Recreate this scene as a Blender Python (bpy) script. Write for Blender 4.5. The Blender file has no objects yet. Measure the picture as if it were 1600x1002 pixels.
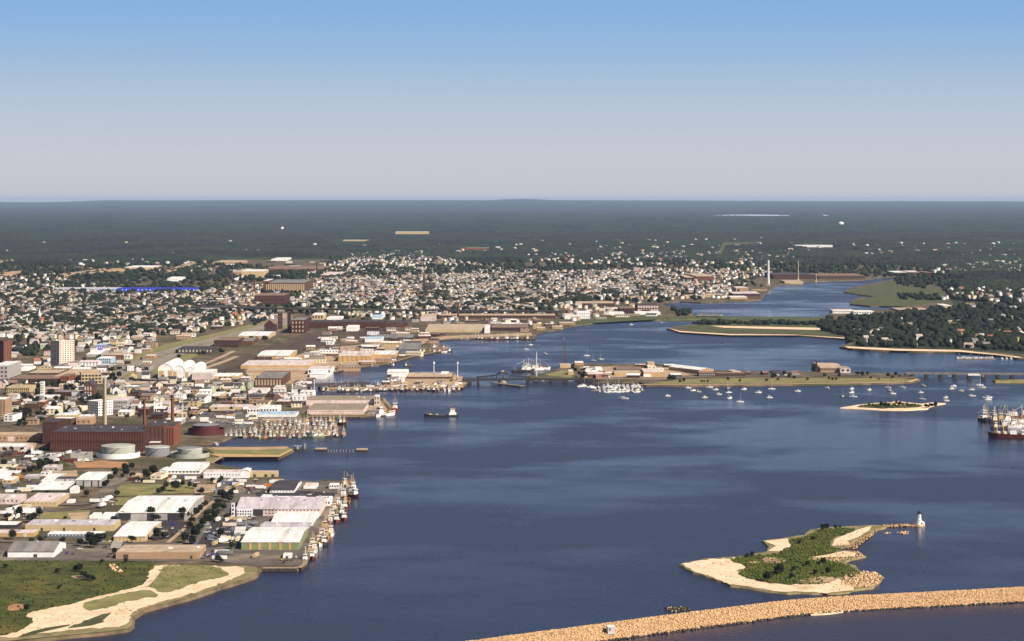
import bpy, bmesh, math, random
import numpy as np
from mathutils import Vector, Matrix, geometry
R = math.radians
rnd = random.Random(7)
nrg = np.random.default_rng(11)
sc = bpy.context.scene
COL = sc.collection
# ------------------------------------------------------------------ camera
HAZE = 1.1e-5
F = 3300.0            # focal length in photo pixels (1600 wide)
HZ = 310.0            # photo row of the level line
H = 300.0             # camera height, metres
cam_d = bpy.data.cameras.new('camera'); cam = bpy.data.objects.new('camera', cam_d); COL.objects.link(cam)
cam.location = (0, 0, H); cam.rotation_euler = (R(90), 0, 0)
cam_d.sensor_width = 36.0; cam_d.lens = 36.0 * F / 1600.0
cam_d.shift_y = -(501.0 - HZ) / 1600.0
cam_d.clip_start = 1.0; cam_d.clip_end = 400000.0
sc.camera = cam
# ------------------------------------------------------------------ sky + sun
SUN_AZ, SUN_EL = 128.0, 40.0
w = bpy.data.worlds.new('World'); sc.world = w; w.use_nodes = True
nt = w.node_tree; nt.nodes.clear()
out = nt.nodes.new('ShaderNodeOutputWorld'); bg = nt.nodes.new('ShaderNodeBackground')
sky = nt.nodes.new('ShaderNodeTexSky'); sky.sky_type = 'NISHITA'; sky.sun_disc = False
sky.sun_elevation = R(SUN_EL); sky.sun_rotation = R(SUN_AZ); sky.altitude = 300
sky.air_density = 1.0; sky.dust_density = 1.2; sky.ozone_density = 2.0
geo = nt.nodes.new('ShaderNodeTexCoord'); sep = nt.nodes.new('ShaderNodeSeparateXYZ')
nt.links.new(geo.outputs['Generated'], sep.inputs[0])
ramp = nt.nodes.new('ShaderNodeValToRGB')
mr = nt.nodes.new('ShaderNodeMapRange'); mr.inputs['From Min'].default_value = 0.0; mr.inputs['From Max'].default_value = 0.25
nt.links.new(sep.outputs['Z'], mr.inputs['Value']); nt.links.new(mr.outputs[0], ramp.inputs[0])
SKYRAMP = [(0.0, (0.37, 0.375, 0.405)), (0.07, (0.375, 0.385, 0.425)), (0.17, (0.31, 0.37, 0.45)), (0.27, (0.21, 0.32, 0.47)), (0.38, (0.14, 0.275, 0.49)), (0.5, (0.095, 0.15, 0.29)), (0.7, (0.05, 0.075, 0.17)), (1.0, (0.03, 0.042, 0.105))]
e = ramp.color_ramp.elements
e[0].position, e[0].color = SKYRAMP[0][0], (*SKYRAMP[0][1], 1)
e[1].position, e[1].color = SKYRAMP[-1][0], (*SKYRAMP[-1][1], 1)
for p, c in SKYRAMP[1:-1]:
    n_ = e.new(p); n_.color = (*c, 1)
# low haze tint over Nishita; higher ramp colours darkened for navy water reflections
sc_ = nt.nodes.new('ShaderNodeVectorMath'); sc_.operation = 'SCALE'; sc_.inputs['Scale'].default_value = 20.0
nt.links.new(ramp.outputs[0], sc_.inputs[0])
mx = nt.nodes.new('ShaderNodeMix'); mx.data_type = 'RGBA'
mr2 = nt.nodes.new('ShaderNodeMapRange'); mr2.inputs['From Min'].default_value = 0.10; mr2.inputs['From Max'].default_value = 0.6
mr2.inputs['To Min'].default_value = 0.92; mr2.inputs['To Max'].default_value = 0.0
nt.links.new(sep.outputs['Z'], mr2.inputs['Value']); nt.links.new(mr2.outputs[0], mx.inputs['Factor'])
nt.links.new(sky.outputs[0], mx.inputs[6]); nt.links.new(sc_.outputs[0], mx.inputs[7])
nt.links.new(mx.outputs[2], bg.inputs['Color']); bg.inputs['Strength'].default_value = 0.05
nt.links.new(bg.outputs[0], out.inputs['Surface'])
sun_d = bpy.data.lights.new('sun', 'SUN'); sun_d.energy = 5.0; sun_d.angle = R(0.5); sun_d.color = (1.0, 0.91, 0.77)
sun = bpy.data.objects.new('sun', sun_d); COL.objects.link(sun)
sd = Vector((math.sin(R(SUN_AZ)) * math.cos(R(SUN_EL)), math.cos(R(SUN_AZ)) * math.cos(R(SUN_EL)), math.sin(R(SUN_EL))))
sun.rotation_euler = sd.to_track_quat('Z', 'Y').to_euler()
sc.view_settings.view_transform = 'Standard'; sc.view_settings.look = 'None'
sc.view_settings.exposure = 0.65; sc.view_settings.gamma = 1.0
sc.render.engine = 'CYCLES'
sc.cycles.max_bounces = 4; sc.cycles.diffuse_bounces = 2; sc.cycles.glossy_bounces = 2; sc.cycles.volume_bounces = 0
sc.cycles.use_denoising = True

# ------------------------------------------------------------------ helpers
ZL = 2.5              # level of the land above the water
def G(px, py, z=ZL):  # the point of height z that the photo shows at (px, py)
    D = F * (H - z) / (py - HZ)
    return Vector(((px - 800.0) * D / F, D, z))
def D_of(py, z=ZL): return F * (H - z) / (py - HZ)
def to_px(v): return (800 + v[0] * F / v[1], HZ + (H - v[2]) * F / v[1])
def inpoly(px, py, poly):
    c = False; n = len(poly); j = n - 1
    for i in range(n):
        xi, yi = poly[i]; xj, yj = poly[j]
        if (yi > py) != (yj > py) and px < (xj - xi) * (py - yi) / (yj - yi) + xi: c = not c
        j = i
    return c

_m = {}
def mat(name, c1, c2=None, scale=0.2, rough=0.8, metal=0.0, spec=0.3, stretch=(1, 1, 1), c3=None, s3=0.02, f3=0.5, bump=0.0, bscale=1.0, world=False):
    if name in _m: return _m[name]
    m = bpy.data.materials.new(name); m.use_nodes = True; t = m.node_tree
    b = t.nodes['Principled BSDF']; b.inputs['Roughness'].default_value = rough; b.inputs['Metallic'].default_value = metal
    b.inputs['Specular IOR Level'].default_value = spec
    if c2 is None: c2 = tuple(min(1, x * 0.72) for x in c1)
    tc = t.nodes.new('ShaderNodeTexCoord'); mp = t.nodes.new('ShaderNodeMapping')
    mp.inputs['Scale'].default_value = stretch
    if world:
        ge = t.nodes.new('ShaderNodeNewGeometry'); t.links.new(ge.outputs['Position'], mp.inputs[0])
    else: t.links.new(tc.outputs['Object'], mp.inputs[0])
    n = t.nodes.new('ShaderNodeTexNoise'); n.inputs['Scale'].default_value = scale; n.inputs['Detail'].default_value = 4; n.inputs['Roughness'].default_value = 0.65
    t.links.new(mp.outputs[0], n.inputs['Vector'])
    r = t.nodes.new('ShaderNodeValToRGB'); r.color_ramp.elements[0].position = 0.36; r.color_ramp.elements[1].position = 0.64
    r.color_ramp.elements[0].color = (*c2, 1); r.color_ramp.elements[1].color = (*c1, 1)
    t.links.new(n.outputs['Fac'], r.inputs[0]); last = r.outputs[0]
    if c3 is not None:
        n3 = t.nodes.new('ShaderNodeTexNoise'); n3.inputs['Scale'].default_value = s3; n3.inputs['Detail'].default_value = 5; n3.inputs['Roughness'].default_value = 0.6
        t.links.new(mp.outputs[0], n3.inputs['Vector'])
        r3 = t.nodes.new('ShaderNodeMapRange'); r3.inputs['From Min'].default_value = 1 - f3 - 0.04; r3.inputs['From Max'].default_value = 1 - f3 + 0.08
        t.links.new(n3.outputs['Fac'], r3.inputs['Value'])
        mm = t.nodes.new('ShaderNodeMix'); mm.data_type = 'RGBA'; mm.inputs[7].default_value = (*c3, 1)
        t.links.new(r3.outputs[0], mm.inputs['Factor']); t.links.new(last, mm.inputs[6]); last = mm.outputs[2]
    t.links.new(last, b.inputs['Base Color'])
    if bump:
        bn = t.nodes.new('ShaderNodeTexNoise'); bn.inputs['Scale'].default_value = bscale; bn.inputs['Detail'].default_value = 3
        t.links.new(mp.outputs[0], bn.inputs['Vector'])
        bb = t.nodes.new('ShaderNodeBump'); bb.inputs['Strength'].default_value = 1.0; bb.inputs['Distance'].default_value = bump
        t.links.new(bn.outputs['Fac'], bb.inputs['Height']); t.links.new(bb.outputs[0], b.inputs['Normal'])
    _m[name] = m; return m

class MB:
    def __init__(s): s.v = []; s.f = []; s.m = []
    def add(s, vs, fs, m=0):
        o = len(s.v); s.v += [tuple(v) for v in vs]; s.f += [tuple(i + o for i in f) for f in fs]; s.m += [m] * len(fs); return s
    def box(s, x0, x1, y0, y1, z0, z1, m=0):
        return s.add([(x0, y0, z0), (x1, y0, z0), (x1, y1, z0), (x0, y1, z0), (x0, y0, z1), (x1, y0, z1), (x1, y1, z1), (x0, y1, z1)],
                     [(3, 2, 1, 0), (4, 5, 6, 7), (0, 1, 5, 4), (1, 2, 6, 5), (2, 3, 7, 6), (3, 0, 4, 7)], m)
    def cyl(s, x, y, z0, z1, r0, r1=None, n=16, m=0, cap=True):
        r1 = r0 if r1 is None else r1
        vs = [(x + r0 * math.cos(2 * math.pi * i / n), y + r0 * math.sin(2 * math.pi * i / n), z0) for i in range(n)] + \
             [(x + r1 * math.cos(2 * math.pi * i / n), y + r1 * math.sin(2 * math.pi * i / n), z1) for i in range(n)]
        fs = [(i, (i + 1) % n, n + (i + 1) % n, n + i) for i in range(n)]
        if cap: fs += [tuple(range(n - 1, -1, -1)), tuple(range(n, 2 * n))]
        return s.add(vs, fs, m)
    def tube(s, a, b, r, m=0, n=6):
        a = Vector(a); b = Vector(b); d = (b - a)
        q = d.to_track_quat('Z', 'Y'); L = d.length
        vs = [a + q @ Vector((r * math.cos(2 * math.pi * i / n), r * math.sin(2 * math.pi * i / n), t)) for t in (0, L) for i in range(n)]
        fs = [(i, (i + 1) % n, n + (i + 1) % n, n + i) for i in range(n)] + [tuple(range(n - 1, -1, -1)), tuple(range(n, 2 * n))]
        return s.add(vs, fs, m)
    def mesh(s, name, mats, smooth=False):
        me = bpy.data.meshes.new(name); me.from_pydata(s.v, [], s.f)
        for m in mats: me.materials.append(m)
        if len(mats) > 1: me.polygons.foreach_set('material_index', s.m)
        if smooth: me.polygons.foreach_set('use_smooth', [True] * len(me.polygons))
        me.update(); return me
    def build(s, name, mats, parent=None, loc=None, smooth=False):
        if not isinstance(mats, (list, tuple)): mats = [mats]
        o = bpy.data.objects.new(name, s.mesh(name, mats, smooth)); COL.objects.link(o)
        if parent: o.parent = parent
        if loc is not None: o.location = loc
        return o
def tag(o, label=None, cat=None, group=None, kind=None):
    if label: o['label'] = label
    if cat: o['category'] = cat
    if group: o['group'] = group
    if kind: o['kind'] = kind
    return o
def empty(name, loc=(0, 0, 0), rz=0, s=1):
    o = bpy.data.objects.new(name, None); COL.objects.link(o); o.location = loc; o.rotation_euler = (0, 0, rz)
    o.scale = (s, s, s) if not isinstance(s, tuple) else s
    o.empty_display_size = 1; return o
def link_copy(src, parent, loc=None):
    c = src.copy(); COL.objects.link(c); c.parent = parent
    if loc is not None: c.location = loc
    return c
_kids = {}
def kids(o):
    if o.name not in _kids: _kids[o.name] = list(o.children)
    return _kids[o.name]
def copy_tree(root, loc, rz, s=1, parts=True):
    r = root.copy(); COL.objects.link(r); r.location = loc; r.rotation_euler = (0, 0, rz)
    r.scale = (s, s, s) if not isinstance(s, tuple) else s
    if parts:
        for ch in kids(root):
            c = ch.copy(); COL.objects.link(c); c.parent = r
            for g in kids(ch):
                d = g.copy(); COL.objects.link(d); d.parent = c
    return r
def np_mesh(name, verts, faces_list, mats, kind='stuff'):
    """faces_list: list of (array[n,k], matindex array[n])"""
    me = bpy.data.meshes.new(name)
    nv = len(verts); me.vertices.add(nv); me.vertices.foreach_set('co', np.asarray(verts, dtype=np.float32).ravel())
    loops = np.concatenate([f.ravel() for f, _ in faces_list]); tot = np.concatenate([np.full(len(f), f.shape[1]) for f, _ in faces_list])
    start = np.concatenate([[0], np.cumsum(tot)[:-1]]); mi = np.concatenate([m for _, m in faces_list])
    me.loops.add(len(loops)); me.loops.foreach_set('vertex_index', loops.astype(np.int32))
    me.polygons.add(len(tot)); me.polygons.foreach_set('loop_start', start.astype(np.int32))
    try: me.polygons.foreach_set('loop_total', tot.astype(np.int32))
    except Exception: pass
    for m in mats: me.materials.append(m)
    me.polygons.foreach_set('material_index', mi.astype(np.int32)); me.update(calc_edges=True); me.validate()
    o = bpy.data.objects.new(name, me); COL.objects.link(o)
    if kind: o['kind'] = kind
    return o

# ------------------------------------------------------------------ palette
M = {}
M['water'] = None
M['white'] = mat('white_paint', (0.80, 0.78, 0.76), (0.62, 0.60, 0.58), 0.15, 0.6)
M['white_roof'] = mat('white_roof', (0.82, 0.80, 0.77), (0.60, 0.57, 0.54), 0.22, 0.55, stretch=(1, 0.12, 1), c3=(0.50, 0.46, 0.42), s3=0.05, f3=0.36)
M['pink_roof'] = mat('pinkish_roof', (0.66, 0.54, 0.51), (0.48, 0.38, 0.35), 0.22, 0.7, stretch=(1, 0.12, 1), c3=(0.42, 0.34, 0.30), s3=0.05, f3=0.38)
M['lilac_roof'] = mat('lilac_metal_roof', (0.54, 0.48, 0.50), (0.38, 0.33, 0.35), 0.3, 0.6, stretch=(1, 0.1, 1), c3=(0.33, 0.28, 0.27), s3=0.06, f3=0.38)
M['grey_roof'] = mat('grey_felt_roof', (0.23, 0.21, 0.20), (0.13, 0.12, 0.115), 0.12, 0.85, stretch=(1, 0.3, 1))
M['dark_roof'] = mat('dark_tar_roof', (0.060, 0.052, 0.058), (0.035, 0.03, 0.035), 0.06, 0.85)
M['tan_roof'] = mat('tan_gravel_roof', (0.48, 0.36, 0.25), (0.33, 0.24, 0.165), 0.09, 0.9, c3=(0.26, 0.20, 0.14), s3=0.04, f3=0.38)
M['brown_roof'] = mat('brown_roof', (0.22, 0.14, 0.10), (0.15, 0.10, 0.07), 0.08, 0.9)
M['tan_wall'] = mat('tan_metal_wall', (0.50, 0.38, 0.22), (0.42, 0.31, 0.17), 0.12, 0.8)
M['orange_wall'] = mat('ochre_wall', (0.50, 0.32, 0.14), (0.40, 0.25, 0.11), 0.12, 0.8)
M['green_wall'] = mat('olive_green_wall', (0.22, 0.25, 0.12), (0.17, 0.20, 0.09), 0.12, 0.8)
M['grey_wall'] = mat('grey_block_wall', (0.38, 0.35, 0.34), (0.28, 0.26, 0.25), 0.12, 0.85)
M['blue_wall'] = mat('blue_grey_wall', (0.13, 0.15, 0.19), (0.10, 0.11, 0.14), 0.12, 0.8)
M['brick'] = mat('dark_red_brick', (0.066, 0.022, 0.015), (0.042, 0.015, 0.012), 0.12, 0.9)
M['brown_brick'] = mat('brown_brick', (0.115, 0.055, 0.034), (0.075, 0.036, 0.024), 0.12, 0.9)
M['orange_brick'] = mat('orange_brick', (0.21, 0.072, 0.032), (0.15, 0.052, 0.026), 0.12, 0.9)
M['brown_wall'] = mat('brown_metal_wall', (0.38, 0.24, 0.15), (0.32, 0.20, 0.12), 0.12, 0.8)
M['glass'] = mat('dark_window_glass', (0.03, 0.035, 0.04), (0.02, 0.02, 0.025), 0.5, 0.15, spec=0.6)
M['door'] = mat('dark_door', (0.07, 0.06, 0.055), None, 0.4, 0.6)
M['door_w'] = mat('pale_door', (0.60, 0.56, 0.50), None, 0.4, 0.6)
M['steel'] = mat('grey_steel', (0.30, 0.30, 0.32), (0.2, 0.2, 0.2), 0.3, 0.5, 0.3)
M['dark_steel'] = mat('dark_steel', (0.05, 0.05, 0.06), (0.03, 0.03, 0.035), 0.3, 0.6, 0.2)
M['red_steel'] = mat('red_oxide_steel', (0.15, 0.030, 0.022), (0.10, 0.022, 0.018), 0.3, 0.6)
M['tank'] = mat('grey_green_tank', (0.36, 0.37, 0.31), (0.27, 0.28, 0.24), 0.08, 0.7, stretch=(1, 1, 0.2))
M['tank_grey'] = mat('grey_tank', (0.22, 0.22, 0.24), (0.16, 0.16, 0.18), 0.08, 0.7, stretch=(1, 1, 0.2))
M['tank_red'] = mat('maroon_tank', (0.09, 0.018, 0.022), (0.06, 0.014, 0.018), 0.1, 0.6, stretch=(1, 1, 0.2))
M['stack'] = mat('tan_concrete_stack', (0.42, 0.34, 0.23), (0.33, 0.27, 0.18), 0.1, 0.85, stretch=(1, 1, 0.3))
M['concrete'] = mat('concrete', (0.34, 0.31, 0.27), (0.24, 0.22, 0.19), 0.1, 0.85)
M['asphalt'] = mat('asphalt', (0.130, 0.108, 0.090), (0.070, 0.060, 0.052), 0.05, 0.9, c3=(0.20, 0.16, 0.115), s3=0.015, f3=0.45, world=True)
M['highway'] = mat('worn_concrete_road', (0.26, 0.215, 0.17), (0.19, 0.16, 0.13), 0.02, 0.9, world=True)
M['bright_grass'] = mat('bright_scrub', (0.085, 0.115, 0.014), (0.045, 0.066, 0.009), 0.1, 0.95, world=True)
M['tower_cream'] = mat('cream_tower_wall', (0.66, 0.55, 0.46), (0.56, 0.46, 0.38), 0.12, 0.8)
M['dark_asphalt'] = mat('dark_asphalt', (0.04, 0.035, 0.04), (0.03, 0.026, 0.032), 0.05, 0.9, world=True)
M['sand'] = mat('sand', (0.74, 0.55, 0.38), (0.60, 0.43, 0.28), 0.08, 0.95, c3=(0.52, 0.36, 0.22), s3=0.03, f3=0.4, world=True)
M['wet_sand'] = mat('wet_sand', (0.26, 0.20, 0.10), (0.13, 0.11, 0.05), 0.08, 0.9, world=True)
M['grass'] = mat('meadow_grass', (0.075, 0.080, 0.011), (0.028, 0.036, 0.006), 0.06, 0.95, c3=(0.13, 0.10, 0.02), s3=0.018, f3=0.42, world=True)
M['dry_grass'] = mat('dry_grass', (0.22, 0.19, 0.07), (0.13, 0.125, 0.045), 0.05, 0.95, c3=(0.30, 0.20, 0.09), s3=0.03, f3=0.40, world=True)
M['salt_grass'] = mat('marsh_grass', (0.085, 0.090, 0.030), (0.045, 0.050, 0.018), 0.03, 0.95, world=True)
M['dirt'] = mat('bare_dirt', (0.42, 0.29, 0.18), (0.28, 0.19, 0.12), 0.04, 0.95, world=True)
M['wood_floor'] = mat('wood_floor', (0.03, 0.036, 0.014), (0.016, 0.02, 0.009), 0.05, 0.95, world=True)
M['pier_roof'] = mat('pier_shed_roof', (0.27, 0.215, 0.15), (0.20, 0.16, 0.11), 0.05, 0.9)
M['red_dirt'] = mat('red_dirt', (0.40, 0.20, 0.09), (0.28, 0.15, 0.08), 0.06, 0.95, world=True)
M['yard'] = mat('rail_yard_ballast', (0.095, 0.062, 0.038), (0.05, 0.035, 0.025), 0.03, 0.95, c3=(0.15, 0.115, 0.055), s3=0.012, f3=0.40, world=True)
M['ground'] = mat('town_ground', (0.17, 0.12, 0.07), (0.055, 0.043, 0.03), 0.04, 0.95, c3=(0.055, 0.050, 0.020), s3=0.012, f3=0.5, world=True)
M['rock'] = mat('pinkish_granite', (0.60, 0.375, 0.19), (0.50, 0.31, 0.155), 0.4, 0.9, world=True)
M['rock_pale'] = mat('pale_granite', (0.68, 0.46, 0.27), (0.56, 0.37, 0.21), 0.4, 0.9, world=True)
M['rock_dark'] = mat('dark_granite', (0.40, 0.25, 0.13), (0.26, 0.165, 0.09), 0.4, 0.9, world=True)
M['wet_rock'] = mat('wet_rock', (0.06, 0.045, 0.03), (0.03, 0.025, 0.02), 0.4, 0.6, world=True)
M['timber'] = mat('weathered_timber', (0.30, 0.22, 0.14), (0.18, 0.13, 0.09), 0.3, 0.9)
M['dark_timber'] = mat('dark_timber', (0.07, 0.05, 0.04), (0.04, 0.03, 0.025), 0.3, 0.9)
M['leaf'] = mat('leaf_green', (0.020, 0.029, 0.007), (0.007, 0.011, 0.004), 0.12, 0.9, world=True)
M['leaf_dark'] = mat('leaf_dark', (0.011, 0.017, 0.006), (0.005, 0.008, 0.004), 0.12, 0.9, world=True)
M['leaf_far'] = mat('leaf_far', (0.028, 0.042, 0.014), (0.005, 0.010, 0.005), 0.006, 0.95, c3=(0.005, 0.009, 0.005), s3=0.0016, f3=0.5, world=True)
M['bark'] = mat('bark', (0.09, 0.07, 0.05), None, 0.5, 0.9)
M['yellow'] = mat('yellow_paint', (0.60, 0.42, 0.05), None, 0.3, 0.6)
M['orange'] = mat('orange_paint', (0.60, 0.18, 0.04), None, 0.3, 0.6)
M['blue'] = mat('blue_paint', (0.04, 0.05, 0.55), None, 0.3, 0.6)
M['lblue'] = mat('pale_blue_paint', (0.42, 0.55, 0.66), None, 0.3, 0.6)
# ------------------------------------------------------------------ water
def water_mat():
    m = bpy.data.materials.new('harbour_water'); m.use_nodes = True; t = m.node_tree; b = t.nodes['Principled BSDF']
    b.inputs['IOR'].default_value = 1.333; b.inputs['Specular IOR Level'].default_value = 0.5
    ge = t.nodes.new('ShaderNodeNewGeometry')
    def noise(sx, sy, scale, det=4, w=None):
        mp = t.nodes.new('ShaderNodeMapping'); mp.inputs['Scale'].default_value = (sx, sy, 1); mp.inputs['Rotation'].default_value = (0, 0, R(w or 0))
        t.links.new(ge.outputs['Position'], mp.inputs[0])
        n = t.nodes.new('ShaderNodeTexNoise'); n.inputs['Scale'].default_value = scale; n.inputs['Detail'].default_value = det; n.inputs['Roughness'].default_value = 0.62
        n.inputs['Distortion'].default_value = 0.25
        t.links.new(mp.outputs[0], n.inputs['Vector']); return n
    wind = noise(0.7, 1.0, 0.0062, 8, 12)
    big = noise(0.6, 1.0, 0.0021, 4, 8); av = t.nodes.new('ShaderNodeMath'); av.operation = 'MULTIPLY_ADD'; av.inputs[1].default_value = 0.55
    h2 = t.nodes.new('ShaderNodeMath'); h2.operation = 'MULTIPLY'; h2.inputs[1].default_value = 0.45
    t.links.new(wind.outputs['Fac'], h2.inputs[0]); t.links.new(big.outputs['Fac'], av.inputs[0]); t.links.new(h2.outputs[0], av.inputs[2])
    mr = t.nodes.new('ShaderNodeMapRange'); mr.inputs['From Min'].default_value = 0.43; mr.inputs['From Max'].default_value = 0.53
    mr.inputs['To Min'].default_value = WR0; mr.inputs['To Max'].default_value = WR1
    t.links.new(av.outputs[0], mr.inputs['Value']); t.links.new(mr.outputs[0], b.inputs['Roughness'])
    r = t.nodes.new('ShaderNodeValToRGB'); r.color_ramp.elements[0].position = 0.43; r.color_ramp.elements[1].position = 0.54
    r.color_ramp.elements[0].color = (*WC0, 1); r.color_ramp.elements[1].color = (*WC1, 1)
    t.links.new(av.outputs[0], r.inputs[0]); t.links.new(r.outputs[0], b.inputs['Base Color'])
    n1 = noise(1, 1, 0.25, 4)
    bb = t.nodes.new('ShaderNodeBump'); bb.inputs['Strength'].default_value = 1.0; bb.inputs['Distance'].default_value = WBUMP
    t.links.new(n1.outputs['Fac'], bb.inputs['Height']); t.links.new(bb.outputs[0], b.inputs['Normal'])
    return m
WR0, WR1 = 0.10, 0.31
WC0, WC1 = (0.006, 0.003, 0.022), (0.020, 0.023, 0.043)
WBUMP = 0.35
MB().add([(-9000, -3000, 0), (9000, -3000, 0), (9000, 14000, 0), (-9000, 14000, 0)], [(0, 1, 2, 3)]).build('harbour_water', water_mat())['kind'] = 'structure'

def sheet(name, pts, z, m, depth=0.0, flare=0.0, kind='structure', jitter=0.0, sub=0):
    """a flat sheet traced round pts (world xy), with side walls down to z-depth flaring outwards"""
    P2 = [Vector((p[0], p[1])) for p in pts]
    if sub:
        Q = []
        for i in range(len(P2)):
            a, b = P2[i], P2[(i + 1) % len(P2)]; L = (b - a).length; k = max(1, min(40, int(L / sub)))
            for j in range(k):
                q = a.lerp(b, j / k)
                if jitter: q = q + Vector((rnd.uniform(-1, 1), rnd.uniform(-1, 1) * 3)) * jitter
                Q.append(q)
        P2 = Q
    area = sum(P2[i].x * P2[(i + 1) % len(P2)].y - P2[(i + 1) % len(P2)].x * P2[i].y for i in range(len(P2)))
    if area < 0: P2.reverse()
    n = len(P2)
    tri = geometry.tessellate_polygon([[Vector((p.x, p.y, 0)) for p in P2]])
    mb = MB(); fs = []
    for t in tri:
        a, b, c = (P2[i] for i in t)
        cr = (b - a).x * (c - a).y - (b - a).y * (c - a).x
        fs.append(tuple(t) if cr > 0 else tuple(reversed(t)))
    vs = [(p.x, p.y, z) for p in P2]
    if depth:
        for i in range(n):
            a, p, b = P2[i - 1], P2[i], P2[(i + 1) % n]; d = (b - a); d = d.normalized() if d.length else Vector((1, 0))
            vs.append((p.x + d.y * flare, p.y - d.x * flare, z - depth))
        fs += [(i, n + i, n + (i + 1) % n, (i + 1) % n) for i in range(n)]
    mb.add(vs, fs)
    o = mb.build(name, m)
    if kind: o['kind'] = kind
    return o
def px_sheet(name, pts, z, m, **k): return sheet(name, [G(x, y, z) for x, y in pts], z, m, **k)
def smooth(pts, k=2, closed=True):
    for _ in range(k):
        q = []
        n = len(pts)
        for i in range(n if closed else n - 1):
            a, b = pts[i], pts[(i + 1) % n]
            q.append((a[0] * .75 + b[0] * .25, a[1] * .75 + b[1] * .25)); q.append((a[0] * .25 + b[0] * .75, a[1] * .25 + b[1] * .75))
        if not closed: q = [pts[0]] + q + [pts[-1]]
        pts = q
    return pts
# ------------------------------------------------------------------ the mainland, one sheet to the horizon
shore = [(-300, 1010), (0, 1003), (60, 997), (120, 991), (165, 987), (200, 982), (207, 976), (208, 963), (225, 952), (262, 942), (300, 932), (340, 918), (380, 906), (400, 898), (404, 890), (410, 887),
 (465, 887), (474, 882), (477, 868), (490, 850), (500, 828), (510, 806), (520, 784), (531, 764), (536, 751), (510, 749), (495, 752), (445, 750), (430, 741), (395, 735), (368, 730), (345, 727), (330, 722), (333, 716), (352, 714), (437, 714), (458, 703), (450, 697), (330, 698), (300, 698), (268, 695),
 (300, 693), (335, 692), (348, 688), (358, 683), (372, 677), (396, 666), (404, 662), (440, 660), (474, 657), (480, 651), (560, 651), (600, 648), (612, 640), (598, 622), (585, 618), (478, 618), (470, 610), (474, 596), (482, 593), (510, 583), (545, 576), (580, 571), (605, 568), (640, 558), (668, 552), (690, 548), (700, 543), (690, 540), (668, 536), (676, 532), (700, 530), (760, 528), (815, 526), (835, 525), (838, 520), (870, 515), (905, 507), (940, 503.5), (975, 501), (1010, 500), (1042, 499), (1044, 495.5), (1086, 494),
 (1080, 487), (1060, 483), (1038, 478), (1036, 473), (1062, 471), (1095, 472.5), (1150, 470.5), (1188, 469), (1194, 460), (1205, 452), (1212, 446), (1250, 441), (1300, 439), (1345, 438), (1375, 434), (1400, 432.5), (1404, 435), (1388, 438), (1358, 444), (1332, 449), (1318, 456), (1340, 460), (1366, 463.5), (1342, 465), (1330, 470), (1328, 475), (1360, 478.5), (1404, 478), (1412, 480), (1385, 483.5), (1340, 484), (1310, 484), (1298, 489), (1286, 495),
 (1285, 504), (1292, 507), (1240, 505), (1160, 505.5), (1100, 505.5), (1072, 508), (1050, 511), (1042, 513.5), (1064, 518.5), (1095, 521), (1140, 523.5), (1200, 523), (1250, 524), (1300, 527), (1332, 530), (1334, 534), (1316, 540), (1312, 542), (1330, 544.5), (1360, 547), (1400, 548), (1450, 549.5), (1500, 550), (1545, 553), (1565, 556), (1590, 560), (1640, 561), (1800, 563)]
W = [G(x, y) for x, y in shore]
land_pts = [Vector((-1500, 1200, ZL))] + W + [Vector((9000, 6500, ZL)), Vector((60000, 100000, ZL)), Vector((-60000, 100000, ZL)), Vector((-7000, 1200, ZL))]
sheet('ground', land_pts, ZL, M['ground'], depth=4.0, flare=2.5)

# ------------------------------------------------------------------ beach, meadow and other ground cover in the foreground
beach = [(-300, 1010), (0, 1003), (60, 997), (120, 991), (165, 987), (200, 982), (207, 976), (208, 963), (225, 952), (262, 942), (300, 932), (340, 918), (380, 906), (400, 898), (404, 891), (400, 885), (340, 884), (240, 882), (-300, 884)]
J = dict(sub=4, jitter=1.2)
px_sheet('beach', beach, ZL + .15, M['wet_sand'])
dry = [(-300, 1012), (0, 998), (60, 990), (120, 984), (165, 981), (196, 978), (203, 972), (203, 960), (222, 949), (260, 938), (300, 928), (338, 914), (372, 902), (384, 893), (382, 886), (320, 884.5), (235, 883), (-300, 885)]
px_sheet('dry_sand', smooth(dry, 1), ZL + .3, M['sand'], **J)
mead = [(-300, 878), (0, 876), (245, 877), (243, 885), (233, 893), (229, 908), (215, 917), (180, 926), (140, 934), (112, 944), (72, 951), (44, 957), (38, 964), (55, 968), (44, 980), (10, 993), (-300, 1030)]
px_sheet('meadow', smooth(mead, 1), ZL + .45, M['grass'], **J)
mead2 = [(252, 884), (300, 882), (335, 884), (352, 891), (362, 898), (330, 905), (296, 914), (262, 927), (238, 920), (228, 913), (240, 902), (246, 892)]
px_sheet('meadow_patch', smooth(mead2, 1), ZL + .45, M['dry_grass'], **J)
px_sheet('beach_grass', smooth([(125, 944), (165, 933), (205, 925), (225, 921), (250, 928), (248, 932), (225, 934), (190, 942), (160, 952), (135, 954)], 1), ZL + .45, M['dry_grass'], **J)
px_sheet('tide_pool', smooth([(105, 980), (140, 968), (165, 958), (178, 957), (165, 966), (158, 975), (120, 982)], 1), ZL + .6, M['salt_grass'], **J)
px_sheet('tide_pool', smooth([(28, 994), (60, 983), (110, 975), (108, 978), (62, 988), (40, 994)], 1), ZL + .6, M['salt_grass'])
px_sheet('sand_path', smooth([(228, 912), (240, 896), (248, 884), (256, 884), (248, 898), (238, 910), (228, 918)], 1), ZL + .6, M['sand'])
px_sheet('dirt_patch', smooth([(15, 945), (35, 943), (40, 950), (22, 955), (10, 953)], 1), ZL + .6, M['red_dirt'])
px_sheet('dirt_patch', smooth([(108, 900), (130, 899), (136, 902), (118, 904)], 1), ZL + .6, M['dirt'])
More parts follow.
